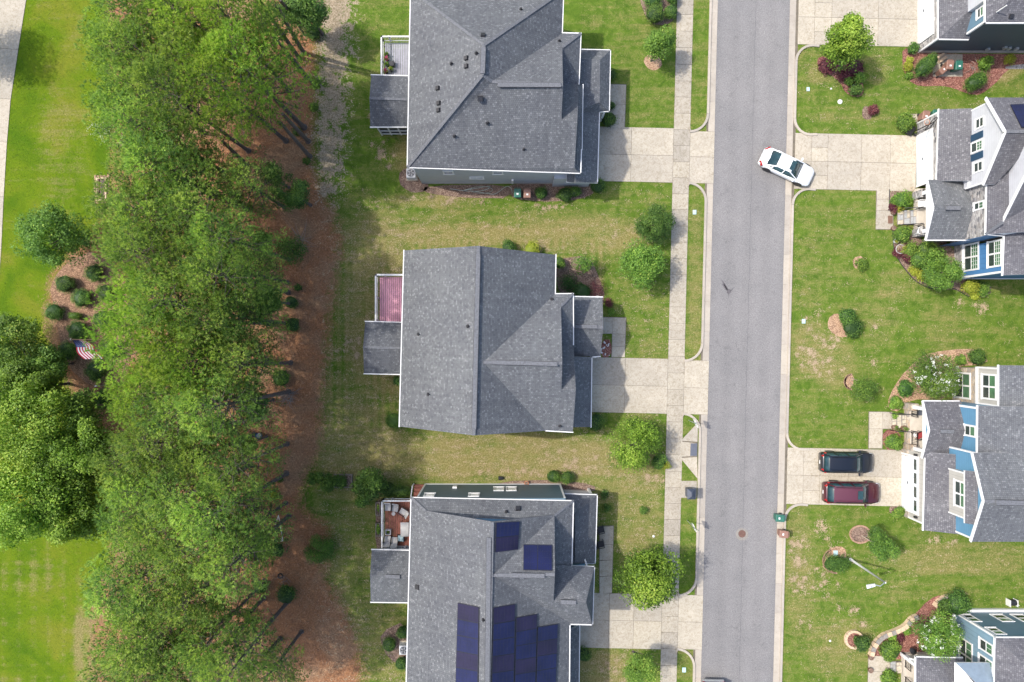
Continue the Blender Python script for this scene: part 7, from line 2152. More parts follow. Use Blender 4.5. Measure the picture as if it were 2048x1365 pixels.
t.location = (gx(1421), gy(1355) - 2.95, 0.012); t.rotation_euler = (0, 0, math.radians(-91.4))

# ------------------------------------------------------------------ wheeled bins
def make_bin(mat, label, group):
    """hinge side to -x; lid slopes to +x"""
    t = thing('wheeled_bin', label, 'bin', group=group)
    MB().hexa([(-0.26, -0.22, 0.06), (0.24, -0.22, 0.06), (0.24, 0.22, 0.06), (-0.26, 0.22, 0.06), (-0.34, -0.29, 0.98), (0.34, -0.29, 0.92), (0.34, 0.29, 0.92), (-0.34, 0.29, 0.98)]).build('body', mat, t, bevel=0.02)
    MB().hexa([(-0.38, -0.32, 1.0), (0.38, -0.32, 0.93), (0.38, 0.32, 0.93), (-0.38, 0.32, 1.0), (-0.34, -0.28, 1.07), (0.33, -0.27, 0.99), (0.33, 0.27, 0.99), (-0.34, 0.28, 1.07)]).build('lid', mat, t, bevel=0.015)
    MB().bar((-0.43, -0.2, 1.0), (-0.43, 0.2, 1.0), 0.04, 0.04).bar((-0.43, -0.2, 1.0), (-0.36, -0.2, 0.98), 0.03, 0.03).bar((-0.43, 0.2, 1.0), (-0.36, 0.2, 0.98), 0.03, 0.03).build('handle', mat, t)
    for sg in (1, -1): MB().tube([(-0.3, sg * 0.2, 0.13), (-0.3, sg * 0.27, 0.13)], 0.13, 12).build('wheel', M['rubber'], t)
    MB().box(0.02, 0.16, -0.09, 0.09, 1.03, 1.052).build('sticker', M['white'], t)
    return t
G = 'household bins'
def pb(px, py): p = P(px, py, 0.9); return (p.x, p.y, 0.03)
gb_ = make_bin(M['bin_green'], 'green bin standing left of the brown one below the top house wall', G)
bb_ = make_bin(M['bin_brown'], 'brown bin beside the hose, below the top house wall', G)
place(gb_, 0, pb(1035, 387), -1.57); place(bb_, 0, pb(1054.5, 388), -1.6)
place(gb_, 1, pb(1559.5, 1036.5), 3.1, 'green bin at the street kerb beneath the double driveway')
place(bb_, 1, pb(1567, 1068.5), 3.05, 'brown bin at the street kerb beneath the green one')
place(bb_, 1, pb(1899, 131), -1.6, 'brown bin on the concrete pad by the dark teal wall')
place(gb_, 1, pb(1917, 132), -1.55, 'green bin on the concrete pad by the dark teal wall')
place(bb_, 1, pb(1851, 232), -1.7, 'brown bin behind the basketball hoop at the white gabled house')
place(gb_, 1, pb(1871, 230), -1.6, 'green bin half hidden by the garage of the white gabled house')
place(bb_, 1, pb(1887, 140), 0.7, 'brown bin turned on its side beside the oval clipped shrub', 0.85)
t = thing('storage_crate', 'tan wooden crate leaning between the oval shrub and the bins', 'crate', P(1880, 118)); WLOC[t.name] = Vector((0, 0, 0))
MB().box(-0.35, 0.35, -0.3, 0.3, 0, 0.35).build('box', M['block'], t, bevel=0.02); MB().box(-0.4, 0.4, -0.05, 0.12, 0.36, 0.44).build('lid', M['bark_pale'], t)
t.rotation_euler = (0, 0, 0.6)

# ------------------------------------------------------------------ street furniture
t = thing('street_lamp', 'pale street lamp with a curved arm on the east lawn', 'street lamp', P(1701, 1119))
b = P(1701, 1119); tp = P(1771, 1166, 5.9); ln = P(1741, 1173, 6.1)
mb = MB()
top = Vector((b.x + 0.02, b.y, 0)); 
pole_top = Vector((tp.x, tp.y, 5.9))
mb.tube([(b.x, b.y, 0), (b.x, b.y, 0.5), (pole_top.x, pole_top.y, 5.9)], [0.13, 0.10, 0.065], 12)
mb.build('pole', M['lamp_post'] if 'lamp_post' in M else M['white'], t, smooth=True)
MB().tube([pole_top - Vector((0, 0, 0.1)), pole_top + (ln - pole_top) * 0.4 + Vector((0, -0.12, 0.1)), ln + (pole_top - ln) * 0.35], 0.035, 8).build('arm', M['metal'], t)
d = (ln - pole_top).normalized(); s_ = Vector((-d.y, d.x, 0))
c = ln + Vector((0, 0, 0))
MB().hexa([c - d * 0.05 + s_ * 0.15 + Vector((0, 0, z)) if False else (c + d * a + s_ * e + Vector((0, 0, z))) for (a, e, z) in
           ((-0.45, -0.12, -0.08), (0.32, -0.17, -0.08), (0.32, 0.17, -0.08), (-0.45, 0.12, -0.08), (-0.42, -0.09, 0.06), (0.28, -0.12, 0.08), (0.28, 0.12, 0.08), (-0.42, 0.09, 0.06))]).build('lantern', M['white'], t, bevel=0.03)
MB().box(c.x - 0.05, c.x + 0.05, c.y - 0.05, c.y + 0.05, 6.16, 6.24).build('sensor', M['metal'], t)
for (px, py, lab) in ((1377, 841, 'street sign on a thin post above the storm inlet'), (1374, 1041, 'street sign on a thin post below the mailbox cluster')):
    b = P(px, py); t = thing('street_sign', lab, 'street sign', b, 0, 'street signs by the kerb')
    MB().tube([(b.x, b.y, 0), (b.x, b.y, 2.55)], 0.03, 8).build('post', M['metal'], t)
    MB().bar((b.x - 0.12, b.y + 0.32, 2.3), (b.x + 0.14, b.y - 0.32, 2.3), 0.03, 0.62).build('sign_board', M['white'], t)
    MB().bar((b.x - 0.30, b.y + 0.16, 2.68), (b.x + 0.32, b.y - 0.16, 2.68), 0.02, 0.16).build('name_blade', M['bin_green'], t)
b = P(1374, 981)
t = thing('mailbox_cluster', 'dark grey cluster mailbox on its concrete pad beside the kerb', 'mailbox', b)
MB().box(b.x - 0.28, b.x + 0.28, b.y - 0.38, b.y + 0.38, 0.45, 1.5).build('cabinet', M['mailbox'], t, bevel=0.02)
mb = MB(); mb.prism([(b.x - 0.05, b.y - 0.12), (b.x + 0.05, b.y - 0.12), (b.x + 0.05, b.y + 0.12), (b.x - 0.05, b.y + 0.12)], 0.03, 0.45); mb.build('pedestal', M['mailbox'], t)
rt = MB(); rz_ = 1.5
rt.hexa([(b.x - 0.36, b.y - 0.46, rz_), (b.x + 0.36, b.y - 0.46, rz_), (b.x + 0.36, b.y + 0.46, rz_), (b.x - 0.36, b.y + 0.46, rz_), (b.x - 0.04, b.y - 0.18, rz_ + 0.2), (b.x + 0.04, b.y - 0.18, rz_ + 0.2), (b.x + 0.04, b.y + 0.18, rz_ + 0.2), (b.x - 0.04, b.y + 0.18, rz_ + 0.2)])
rt.build('cap_roof', M['mailbox'], t)
for i in range(4):
    for k in range(4): MB().box(b.x - 0.30, b.x - 0.28, b.y - 0.34 + i * 0.175, b.y - 0.34 + i * 0.175 + 0.15, 0.55 + k * 0.23, 0.55 + k * 0.23 + 0.2).build('mail_door', M['inlet'], t)
for (px, py, w_, lab) in ((1389, 425, 0.3, 'pale blue utility lid in the verge beside the upper kerb'), (1368, 1340, 0.32, 'pale blue utility lid in the verge at the bottom'),
                          (1607, 643, 0.3, 'pale blue utility lid in the lawn right of the street'), (1616, 179, 0.26, 'pale green utility lid in the top right lawn'),
                          (1671, 1107, 0.38, 'pale utility box at the top of the dark shrub by the lamp')):
    b = P(px, py); mb = MB().box(b.x - w_ / 2, b.x + w_ / 2, b.y - w_ * 0.65, b.y + w_ * 0.65, 0.0, 0.05)
    o = mb.build('utility_lid', M['cover'], None, bevel=0.01); tag(o, lab, 'utility cover')
for (px, py, r, lab) in ((1680, 204, 0.22, 'flat pale stone lying in the top right lawn'), (1662, 178, 0.09, 'tiny white stone in the top right lawn'), (1704, 170, 0.14, 'white stone between the green shrubs'),
                         (1598, 387, 0.08, 'small white marker by the kerb return'), (1307, 1073, 0.12, 'white valve cap on the bottom front lawn'), (1660, 1282, 0.1, 'white ball in the round brick ring')):
    b = P(px, py); mb = MB().tube([(b.x, b.y, 0), (b.x, b.y, 0.05), (b.x, b.y, 0.08)], [r, r * 0.9, r * 0.5], 9)
    tag(mb.build('stone', M['white'], None, smooth=False), lab, 'stone')

# ------------------------------------------------------------------ flagpole and flag
b = P(252, 680); topz = 7.4
t = thing('flagpole', 'grey flagpole rising out of the mulch bed among clipped bushes', 'flagpole', b)
MB().tube([(b.x, b.y, 0), (b.x, b.y, topz)], [0.055, 0.035], 10).build('pole', M['metal'], t)
MB().tube([(b.x, b.y, topz), (b.x, b.y, topz + 0.08), (b.x, b.y, topz + 0.16)], [0.03, 0.09, 0.02], 10).build('finial', M['metal'], t, smooth=True)
t = thing('flag', 'american flag flying from the pole above the clipped bushes', 'flag', (b.x, b.y, 5.6))
flyd = Vector((0.22, -1.0, 0)).normalized()
HO, FL = 1.35, 2.0
def fp(u, v):      # u along the fly 0..1, v down the hoist 0..1
    w_ = 0.10 * math.sin(u * 7.0 + v * 1.5) * min(1, u * 3)
    s = min(1.0, u * 3.0)
    p = Vector((b.x - 0.02 + v * HO * 0.8 * s, b.y, topz - 0.15 - v * HO * (1 - 0.45 * s)))
    p += flyd * (u * FL * 0.78) + Vector((0.1 * u + w_, 0, -0.30 * u * u * FL))
    return p
cm = {'flag_r': MB(), 'flag_w': MB(), 'flag_b': MB()}
NU = 26
for i in range(13):
    for k in range(NU):
        u0, u1 = k / NU, (k + 1) / NU
        v0, v1 = i / 13, (i + 1) / 13
        inb = i < 7 and u1 <= 0.41
        key = 'flag_b' if inb else ('flag_r' if i % 2 == 0 else 'flag_w')
        cm[key].poly([fp(u0, v0), fp(u1, v0), fp(u1, v1), fp(u0, v1)])
o = cm['flag_r'].build('red_stripes', M['flag_r'], t); o = cm['flag_w'].build('white_stripes', M['flag_w'], t); o = cm['flag_b'].build('blue_canton', M['flag_b'], t)
stz = MB()
for r_ in range(9):
    for c_ in range(6 if r_ % 2 == 0 else 5):
        u = (0.022 + (c_ * 2 + 1 + (r_ % 2)) * 0.0305); v = (r_ + 1) / 10 * 7 / 13
        for off in (0.012, -0.012):
            pts = []
            for k in range(10):
                rr_ = 0.017 if k % 2 == 0 else 0.007
                a = k * math.pi / 5
                q = fp(u + rr_ * math.sin(a) * 0.9 / FL * 1.6, v - rr_ * math.cos(a) / HO * 1.6)
                pts.append(q + Vector((off, 0, 0)))
            stz.poly(pts if off > 0 else pts[::-1])
stz.build('stars', M['flag_w'], t)
b = P(215, 770)
t = thing('garden_post', 'short pale post in the shaded lower part of the flag bed', 'post', b)
MB().tube([(b.x, b.y, 0), (b.x, b.y, 1.6)], 0.03, 8).build('post', M['metal'], t); MB().box(b.x - 0.09, b.x + 0.09, b.y - 0.05, b.y + 0.05, 1.6, 1.72).build('lamp_head', M['white'], t)

# ------------------------------------------------------------------ drain box with stone rim
t = thing('drain_box', 'rusty drain grate in a concrete frame ringed by stones on the park lawn', 'drain', P(204, 380))
x0, x1, y0, y1 = gx(194), gx(215), gy(403), gy(356)
mb = MB(); tw = 0.14
mb.box(x0, x1, y1 - tw, y1, 0, 0.18).box(x0, x1, y0, y0 + tw, 0, 0.18).box(x0, x0 + tw, y0 + tw, y1 - tw, 0, 0.18).box(x1 - tw, x1, y0 + tw, y1 - tw, 0, 0.18)
mb.build('frame', M['block'], t)
MB().box(x0 + tw, x1 - tw, y0 + tw, y1 - tw, 0.0, 0.03).build('pit', M['dark'], t)
for k in range(4):
    a = x0 + tw + (x1 - x0 - 2 * tw) * (k + 0.5) / 4
    MB().box(a - 0.025, a + 0.025, y0 + tw, y1 - tw, 0.1, 0.15).build('grate_bar', M['manhole'], t)
MB().box(x0 + tw, x1 - tw, (y0 + y1) / 2 - 0.04, (y0 + y1) / 2 + 0.04, 0.15, 0.17).build('grate_bar', M['manhole'], t)
rr = random.Random(5)
per = [(x0 - 0.12 + (x1 - x0 + 0.24) * k / 7, yy) for k in range(8) for yy in (y0 - 0.12, y1 + 0.12)] + [(xx, y0 + (y1 - y0) * k / 11) for k in range(12) for xx in (x0 - 0.13, x1 + 0.13)]
for (a, c) in per:
    r = rr.uniform(0.07, 0.13)
    MB().tube([(a, c, 0), (a + rr.uniform(-.02, .02), c, r * 0.6), (a, c, r * 0.9)], [r, r * 0.9, r * 0.4], 7).build('rock', M['rust'], t)

# ------------------------------------------------------------------ bits of the back yards
t = thing('soccer_goal', 'white frame of a small goal lying at the edge of the pines', 'goal', P(560, 1060))
pts = [P(551, 1048, 0.05), P(557, 1031, 1.0), P(566, 1082, 1.0), P(551, 1084, 0.05)]
for a, c in ((0, 1), (1, 2), (2, 3), (3, 0)): MB().tube([pts[a], pts[c]], 0.035, 8).build('bar', M['white'], t)
MB().tube([P(566, 1082, 1.0), P(562, 1078, 0.05)], 0.035, 8).build('bar', M['white'], t)
b = P(520, 871)
t = thing('bucket', 'blue bucket on the straw beside the fallen trunk', 'bucket', b)
MB().tube([(b.x, b.y, 0), (b.x, b.y, 0.4)], [0.2, 0.27], 16, cap=False).build('pail', M['bb_blue'], t)
MB().disc(b.x, b.y, 0.02, 0.3, 0.22).build('inside', M['cushion'], t)
b = P(561, 1152)
mb = MB()
for k in range(16):
    a0, a1 = 2 * math.pi * k / 16, 2 * math.pi * (k + 1) / 16
    mb.tube([(b.x + 0.2 * math.cos(a0), b.y + 0.2 * math.sin(a0), 0.07), (b.x + 0.2 * math.cos(a1), b.y + 0.2 * math.sin(a1), 0.07)], 0.055, 8)
tag(mb.build('tyre', M['rubber']), 'old black tyre ring lying on the red straw', 'tyre')
# fallen trunk, dead branches
a, c = P(525, 835, 0.4), P(410, 862, 1.6)
tag(MB().tube([a, (a + c) / 2 + Vector((0, 0.1, 0)), c], [0.16, 0.2, 0.22], 8).build('fallen_trunk', M['bark'], smooth=True), 'long fallen trunk lying out of the pines towards the straw', 'log')
def branches(px, py, n, ln_, label, seed, h=0.25):
    r = random.Random(seed); mb = MB(); b = P(px, py)
    for k in range(n):
        a = r.uniform(0, 6.28); l_ = r.uniform(0.3, 1.0) * ln_; o = b + Vector((r.uniform(-.4, .4), r.uniform(-.4, .4), r.uniform(0.03, h)))
        m_ = o + Vector((math.cos(a), math.sin(a), 0.1)) * l_ * 0.5
        e = m_ + Vector((math.cos(a + r.uniform(-.6, .6)), math.sin(a + r.uniform(-.6, .6)), 0.0)) * l_ * 0.5
        mb.tube([o, m_, e], [0.022, 0.014, 0.005], 4, cap=False)
    tag(mb.build('branch_pile', M['twig']), label, 'branches')
branches(575, 795, 60, 1.3, 'grey tangle of dead twigs on the straw beside the pines', 1)
branches(600, 480, 14, 2.2, 'long bare fallen branches right of the rust clearing', 2, 0.4)
branches(566, 1160, 14, 0.8, 'few dead twigs beside the old tyre', 3)
branches(1945, 135, 16, 0.8, 'bare twiggy shrub in the red mulch by the meter boxes', 4, 0.5)
for (px, py, a, l_, lab) in ((538, 925, 1.4, 3.4, 'long thin pale branch standing above the small shrub'), (562, 945, 2.2, 0.7, 'short white stick on the red straw'), (538, 1222, 2.3, 0.8, 'white stick near the leaning trunks'), (540, 1010, 0.3, 0.5, 'small stick beside the yellowish shrub')):
    b = P(px, py, 0.05); d = Vector((math.cos(a), math.sin(a), 0.05)) * l_ / 2
    tag(MB().tube([b - d, b + Vector((0.03, 0.02, 0.03)), b + d], [0.02, 0.017, 0.008], 5).build('stick', M['twig']), lab, 'stick')
def timberbed(px0, px1, py0, py1, label, plant=None, zt=0.3):
    x0, x1, y0, y1 = gx(px0), gx(px1), gy(py1), gy(py0)
    t = thing('raised_bed', label, 'raised bed', ((x0 + x1) / 2, (y0 + y1) / 2, 0))
    w = 0.09
    for (a, b_, c, d) in ((x0, x1, y0, y0 + w), (x0, x1, y1 - w, y1), (x0, x0 + w, y0 + w, y1 - w), (x1 - w, x1, y0 + w, y1 - w)): MB().box(a, b_, c, d, 0, zt).build('board', M['timber'], t)
    MB().box(x0 + w, x1 - w, y0 + w, y1 - w, 0, zt - 0.08).build('soil', M['mulch_brown'], t)
timberbed(669, 706, 948, 975, 'weathered timber raised bed between the bushes')
timberbed(752, 762, 1003, 1030, 'narrow planter, upper one along the red deck'); timberbed(752, 762, 1045, 1072, 'narrow planter, lower one along the red deck')
shrub(757, 1058, 0.2, 0.5, 'green herbs filling the lower narrow planter', 'leaf', 500, 0.08, ry=0.5, core=False)
shrub(757, 1017, 0.15, 0.4, 'green herbs in the upper narrow planter', 'leaf', 200, 0.08, ry=0.4, core=False)
# air conditioners
def ac(px, py, label, s=1.0):
    b = P(px, py, 0.7); t = thing('air_conditioner', label, 'air conditioner', (b.x, b.y, 0))
    x, y = b.x, b.y
    MB().box(x - 0.5, x + 0.5, y - 0.5, y + 0.5, 0, 0.08).build('pad', M['conc'], t)
    MB().box(x - 0.4, x + 0.4, y - 0.4, y + 0.4, 0.08, 0.80).build('case', M['white'], t, bevel=0.03)
    MB().disc(x, y, 0.80, 0.815, 0.33, 20).build('fan_well', M['dark'], t)
    for k in range(5):
        a = k * 2 * math.pi / 5
        MB().hexa([(x + 0.05 * math.cos(a), y + 0.05 * math.sin(a), 0.818), (x + 0.29 * math.cos(a - 0.3), y + 0.29 * math.sin(a - 0.3), 0.818), (x + 0.29 * math.cos(a + 0.3), y + 0.29 * math.sin(a + 0.3), 0.83), (x + 0.05 * math.cos(a + 0.8), y + 0.05 * math.sin(a + 0.8), 0.825),
                   (x + 0.05 * math.cos(a), y + 0.05 * math.sin(a), 0.822), (x + 0.29 * math.cos(a - 0.3), y + 0.29 * math.sin(a - 0.3), 0.822), (x + 0.29 * math.cos(a + 0.3), y + 0.29 * math.sin(a + 0.3), 0.834), (x + 0.05 * math.cos(a + 0.8), y + 0.05 * math.sin(a + 0.8), 0.829)]).build('fan_blade', M['cushion'], t)
    for r in (0.12, 0.2, 0.28, 0.34):
        mb = MB()
        for k in range(20): mb.bar((x + r * math.cos(k * math.pi / 10), y + r * math.sin(k * math.pi / 10), 0.85), (x + r * math.cos((k + 1) * math.pi / 10), y + r * math.sin((k + 1) * math.pi / 10), 0.85), 0.012, 0.012)
        mb.build('guard_ring', M['metal'], t)
ac(822, 347, 'white air conditioner at the lower left corner of the top house')
ac(808, 1300, 'pale air conditioner tucked under the eave of the bottom house')
# garden hose
pts = []
for k in range(150):
    u = k / 149
    x = 900 + 118 * u; y = 379 + 3 * math.sin(u * 9)
    if 0.35 < u < 0.75: x = 963 + 22 * math.cos(u * 46); y = 380 + 7 * math.sin(u * 46)
    elif u >= 0.75: x = 985 + 40 * math.sin((u - 0.75) * 6); y = 381 + 8 * math.cos((u - 0.75) * 22)
    else: x = 900 + 80 * abs(math.sin(u * 8)); y = 378 + 5 * math.sin(u * 20)
    pts.append(P(x, y, 0.05))
tag(MB().tube(pts, 0.022, 6).build('garden_hose', M['hose'], smooth=True), 'pale green garden hose looped along the top house wall', 'hose')
# things by the bottom house wall
b = P(1002, 956)
t = thing('watering_can', 'dark tub lying on the lawn above the bottom house', 'tub', b)
MB().tube([(b.x - 0.22, b.y, 0.16), (b.x + 0.18, b.y, 0.16)], [0.18, 0.14], 14).build('tub', M['dark'], t); MB().tube([(b.x - 0.2, b.y, 0.3), (b.x, b.y, 0.42), (b.x + 0.15, b.y, 0.3)], 0.015, 6).build('handle', M['dark'], t)
def pot(px, py, r, h, mat, label, plant=None):
    b = P(px, py, h * 0.6); t = thing('plant_pot', label, 'plant pot', (b.x, b.y, 0.0))
    o = MB().tube([(b.x, b.y, 0.04), (b.x, b.y, h), (b.x, b.y, h + 0.02)], [r * 0.7, r, r], 14, cap=True).build('pot', M[mat], t)
    MB().disc(b.x, b.y, h + 0.021, h + 0.024, r * 0.85, 14).build('soil', M['mulch_brown'], t)
    mb = MB()
    for k in range(14): mb.bar((b.x + r * 0.95 * math.cos(k * math.pi / 7), b.y + r * 0.95 * math.sin(k * math.pi / 7), h + 0.03), (b.x + r * 0.95 * math.cos((k + 1) * math.pi / 7), b.y + r * 0.95 * math.sin((k + 1) * math.pi / 7), h + 0.03), 0.03, 0.03)
    mb.build('rim', M[mat], t)
    if plant:
        rs_ = np.random.RandomState(int(px)); V, F_, tn, _ = crown_mesh(int(px * 3), r * 1.3, r, 160, 0.07, 8)
        np_mesh('plant', V + np.array([0, 0, h + r * 0.6]), F_, M[plant], t, {'tint': tn})
    return t
pot(1053, 966, 0.19, 0.3, 'terracotta', 'orange pot standing above the bottom house wall')
pot(1786, 426, 0.2, 0.3, 'pot', 'brown pot, upper one by the stone steps', 'leaf_red'); pot(1786, 457, 0.22, 0.3, 'pot', 'dark pot, lower one by the stone steps')
pot(1799, 499, 0.42, 0.35, 'cushion', 'large round grey planter with yellow flowers in the curved bed', 'leaf_gold'); pot(1791, 483, 0.2, 0.3, 'white', 'small white pot at the foot of the tall bush', 'leaf_gold')
pot(1741, 1314, 0.24, 0.3, 'pot', 'brown bowl pot, upper one on the bottom corner walkway'); pot(1740, 1340, 0.22, 0.3, 'pot', 'brown bowl pot, lower one on the bottom corner walkway')
pot(1788, 855, 0.24, 0.35, 'pot', 'potted plant, left one on the entry steps of the blue shake house', 'leaf'); pot(1806, 856, 0.24, 0.55, 'pot', 'potted plant, right one on the entry steps of the blue shake house', 'leaf')
b = P(1780, 440); tag(MB().box(b.x - 0.2, b.x + 0.2, b.y - 0.34, b.y + 0.34, 0.04, 0.07).build('door_mat', M['pot']), 'brown door mat at the foot of the stone steps', 'mat')
b = P(1822, 379); mb = MB()
for k in range(12): mb.tube([(b.x + 0.14 * math.cos(k * math.pi / 6), b.y + 0.14 * math.sin(k * math.pi / 6), 0.15), (b.x + 0.14 * math.cos((k + 1) * math.pi / 6), b.y + 0.14 * math.sin((k + 1) * math.pi / 6), 0.15)], 0.02, 6)
tag(mb.build('hose_ring', M['block']), 'small tan ring at the corner of the white garage door', 'ring')
# basketball hoop
b = P(1826, 268)
t = thing('basketball_hoop', 'portable basketball hoop with black base beside the white garage door', 'basketball hoop', b)
bs = MB().hexa([P(1809, 268, 0.04), P(1822, 273, 0.04), P(1834, 256, 0.04), P(1822, 250, 0.04), P(1811, 267, 0.35), P(1822, 272, 0.35), P(1832, 257, 0.42), P(1823, 252, 0.42)]); bs.build('base', M['metal_dark'], t, bevel=0.03)
for q in ((1829, 268),): MB().tube([P(1828, 270, 0.13), P(1832, 270, 0.13)], 0.13, 12).build('wheel', M['rubber'], t)
pole = P(1832, 262, 0.4); ptop = Vector((pole.x + 0.1, pole.y, 2.9))
MB().tube([pole, ptop], 0.045, 8).build('pole', M['metal_dark'], t)
bd = Vector((ptop.x - 0.35, ptop.y - 0.2, 3.05)); MB().bar(ptop, bd - Vector((0, 0, 0.2)), 0.05, 0.05).bar(ptop - Vector((0, 0, 0.4)), bd - Vector((0, 0, 0.4)), 0.05, 0.05).build('bracket', M['metal_dark'], t)
e = Vector((0.45, 0.6, 0)).normalized() * 0.6
mb = MB()
cs = [bd + e - Vector((0, 0, 0.4)), bd - e - Vector((0, 0, 0.4)), bd - e + Vector((0, 0, 0.35)), bd + e + Vector((0, 0, 0.35))]
for k in range(4): mb.bar(cs[k], cs[(k + 1) % 4], 0.05, 0.05)
mb.build('backboard_frame', M['metal_dark'], t)
nrm = Vector((-e.y, e.x, 0)).normalized()
MB().hexa([cs[0], cs[1], cs[1] + nrm * 0.01, cs[0] + nrm * 0.01, cs[3], cs[2], cs[2] + nrm * 0.01, cs[3] + nrm * 0.01]).build('backboard', M['clear'] if 'clear' in M else M['cushion'], t) if 'clear' in M else None
mb = MB(); hc = bd + nrm * 0.3 - Vector((0, 0, 0.25))
for k in range(14): mb.bar(hc + Vector((0.22 * math.cos(k * math.pi / 7), 0.22 * math.sin(k * math.pi / 7), 0)), hc + Vector((0.22 * math.cos((k + 1) * math.pi / 7), 0.22 * math.sin((k + 1) * math.pi / 7), 0)), 0.02, 0.02)
mb.build('rim', M['terracotta'], t)

# ------------------------------------------------------------------ round brick ring, statue, downlight
c = P(1706, 1278)
t = thing('tree_ring', 'raised round ring of tan blocks filled with red mulch', 'planter ring', c)
for k in range(18):
    a0, a1 = 2 * math.pi * (k + 0.04) / 18, 2 * math.pi * (k + 0.96) / 18
    for z0, z1 in ((0, 0.14), (0.145, 0.28)):
        MB().prism([(c.x + 0.62 * math.cos(a0), c.y + 0.62 * math.sin(a0)), (c.x + 0.82 * math.cos(a0), c.y + 0.82 * math.sin(a0)), (c.x + 0.82 * math.cos(a1), c.y + 0.82 * math.sin(a1)), (c.x + 0.62 * math.cos(a1), c.y + 0.62 * math.sin(a1))], z0, z1).build('brick', M['block'], t)
MB().disc(c.x, c.y, 0, 0.2, 0.62, 24).build('mulch', M['mulch_red'], t)
def edging(pts, label, mat='dark', r=0.035, cat='bed edging'):
    P_ = [P(a, b_, 0.04) for a, b_ in pts]; out = []
    for i in range(len(P_) - 1):
        a, b_, c, d = P_[max(i - 1, 0)], P_[i], P_[i + 1], P_[min(i + 2, len(P_) - 1)]
        for k in range(6):
            s = k / 6; out.append(0.5 * ((2 * b_) + (c - a) * s + (2 * a - 5 * b_ + 4 * c - d) * s * s + (3 * b_ - a - 3 * c + d) * s ** 3))
    out.append(P_[-1])
    tag(MB().tube(out, r, 6).build('bed_edging', M[mat], smooth=True), label, cat)
edging([(1786, 460), (1787, 490), (1796, 517), (1815, 545), (1838, 567), (1868, 578), (1898, 577), (1912, 579), (1932, 591), (1948, 598), (1960, 594), (1967, 586)], 'black edging round the long curved bed of the white gabled house')
edging([(1779, 379), (1779, 412), (1785, 424), (1812, 412), (1822, 405)], 'black edging round the small bed above the stone steps')
def brickring(px, py, rx, ry, n, label, a0=0.0, a1=6.28):
    t = thing('stone_ring', label, 'stone ring', P(px, py)); r = random.Random(px)
    for k in range(n):
        a = a0 + (a1 - a0) * k / n; p = P(px + rx * math.cos(a), py + ry * math.sin(a))
        s = r.uniform(0.07, 0.1); mb = MB().box(-s * 1.3, s * 1.3, -s * 0.8, s * 0.8, 0, 0.09)
        o = mb.build('brick', M['rust'], None); o.parent = t; o.location = p - Vector(t.location); o.rotation_euler = (0, 0, -a + 1.57)
brickring(1720, 1069, 20, 17, 26, 'oval ring of rust coloured stones round the leaning young tree')
brickring(1672, 1122, 26, 24, 22, 'broken ring of stones round the dark shrub by the lamp', 1.6, 4.4)
brickring(1704, 764, 15, 15, 16, 'half ring of stones round the young airy tree', 1.8, 4.7)
b = P(1950, 725, 0.3)
t = thing('statue', 'little white garden bird statue by the top corner of the blue shake house', 'statue', (b.x, b.y, 0))
MB().tube([(b.x, b.y, 0), (b.x, b.y, 0.35), (b.x - 0.1, b.y, 0.55), (b.x - 0.18, b.y, 0.6)], [0.12, 0.15, 0.07, 0.03], 8).build('body', M['white'], t, smooth=True)
MB().hexa([(b.x, b.y - 0.05, 0.3), (b.x + 0.35, b.y - 0.12, 0.35), (b.x + 0.35, b.y + 0.12, 0.35), (b.x, b.y + 0.05, 0.3), (b.x, b.y - 0.05, 0.4), (b.x + 0.33, b.y - 0.1, 0.38), (b.x + 0.33, b.y + 0.1, 0.38), (b.x, b.y + 0.05, 0.4)]).build('wing', M['white'], t)
b = P(2019, 1203)
t = thing('hose_reel', 'black and white hose reel on the lawn by the slate house', 'hose reel', b)
MB().tube([(b.x - 0.3, b.y, 0.3), (b.x + 0.3, b.y, 0.3)], 0.26, 14).build('drum', M['dark'], t)
for sg in (-1, 1): MB().box(b.x + sg * 0.32 - 0.03, b.x + sg * 0.32 + 0.03, b.y - 0.3, b.y + 0.3, 0, 0.6).build('side_frame', M['white'], t, bevel=0.02)
MB().bar((b.x + 0.3, b.y, 0.3), (b.x + 0.5, b.y - 0.2, 0.5), 0.04, 0.04).build('crank', M['white'], t)
for (px, py) in ((1212, 688), (1213, 700), (1208, 707)):
    pass
r = random.Random(9); t = thing('rock_group', 'white rocks scattered in the small red bed at the middle walkway', 'rocks', P(1212, 698))
for k in range(22):
    a = P(1208 + 8 * math.sin(k * 0.35) + r.uniform(-3, 4), 684 + k * 1.3, 0.03); s = r.uniform(0.04, 0.09)
    MB().tube([a, a + Vector((0, 0, s * 0.6)), a + Vector((0, 0, s))], [s, s * 0.9, s * 0.4], 6).build('rock', M['white'], t)

# ------------------------------------------------------------------ porch and deck furniture
def chair(x, y, rz, label, z=1.1, mat='cushion', name='deck_chair', group='chairs on the red deck', frame='metal_dark'):
    t = thing(name, label, 'chair', (x, y, z), rz, group)
    WLOC[t.name] = Vector((0, 0, 0))
    MB().box(-0.28, 0.28, -0.27, 0.27, 0.36, 0.44).build('seat', M[mat], t, bevel=0.02)
    MB().hexa([(-0.3, -0.27, 0.42), (-0.24, -0.27, 0.42), (-0.24, 0.27, 0.42), (-0.3, 0.27, 0.42), (-0.52, -0.27, 0.98), (-0.46, -0.27, 1.0), (-0.46, 0.27, 1.0), (-0.52, 0.27, 0.98)]).build('backrest', M[mat], t)
    for a in (-1, 1):
        MB().box(-0.3, 0.26, a * 0.3 - 0.03, a * 0.3 + 0.03, 0.6, 0.64).build('armrest', M[frame], t)
        for c in (-0.25, 0.23): MB().box(c - 0.02, c + 0.02, a * 0.28 - 0.02, a * 0.28 + 0.02, 0, 0.6).build('leg', M[frame], t)
    return t
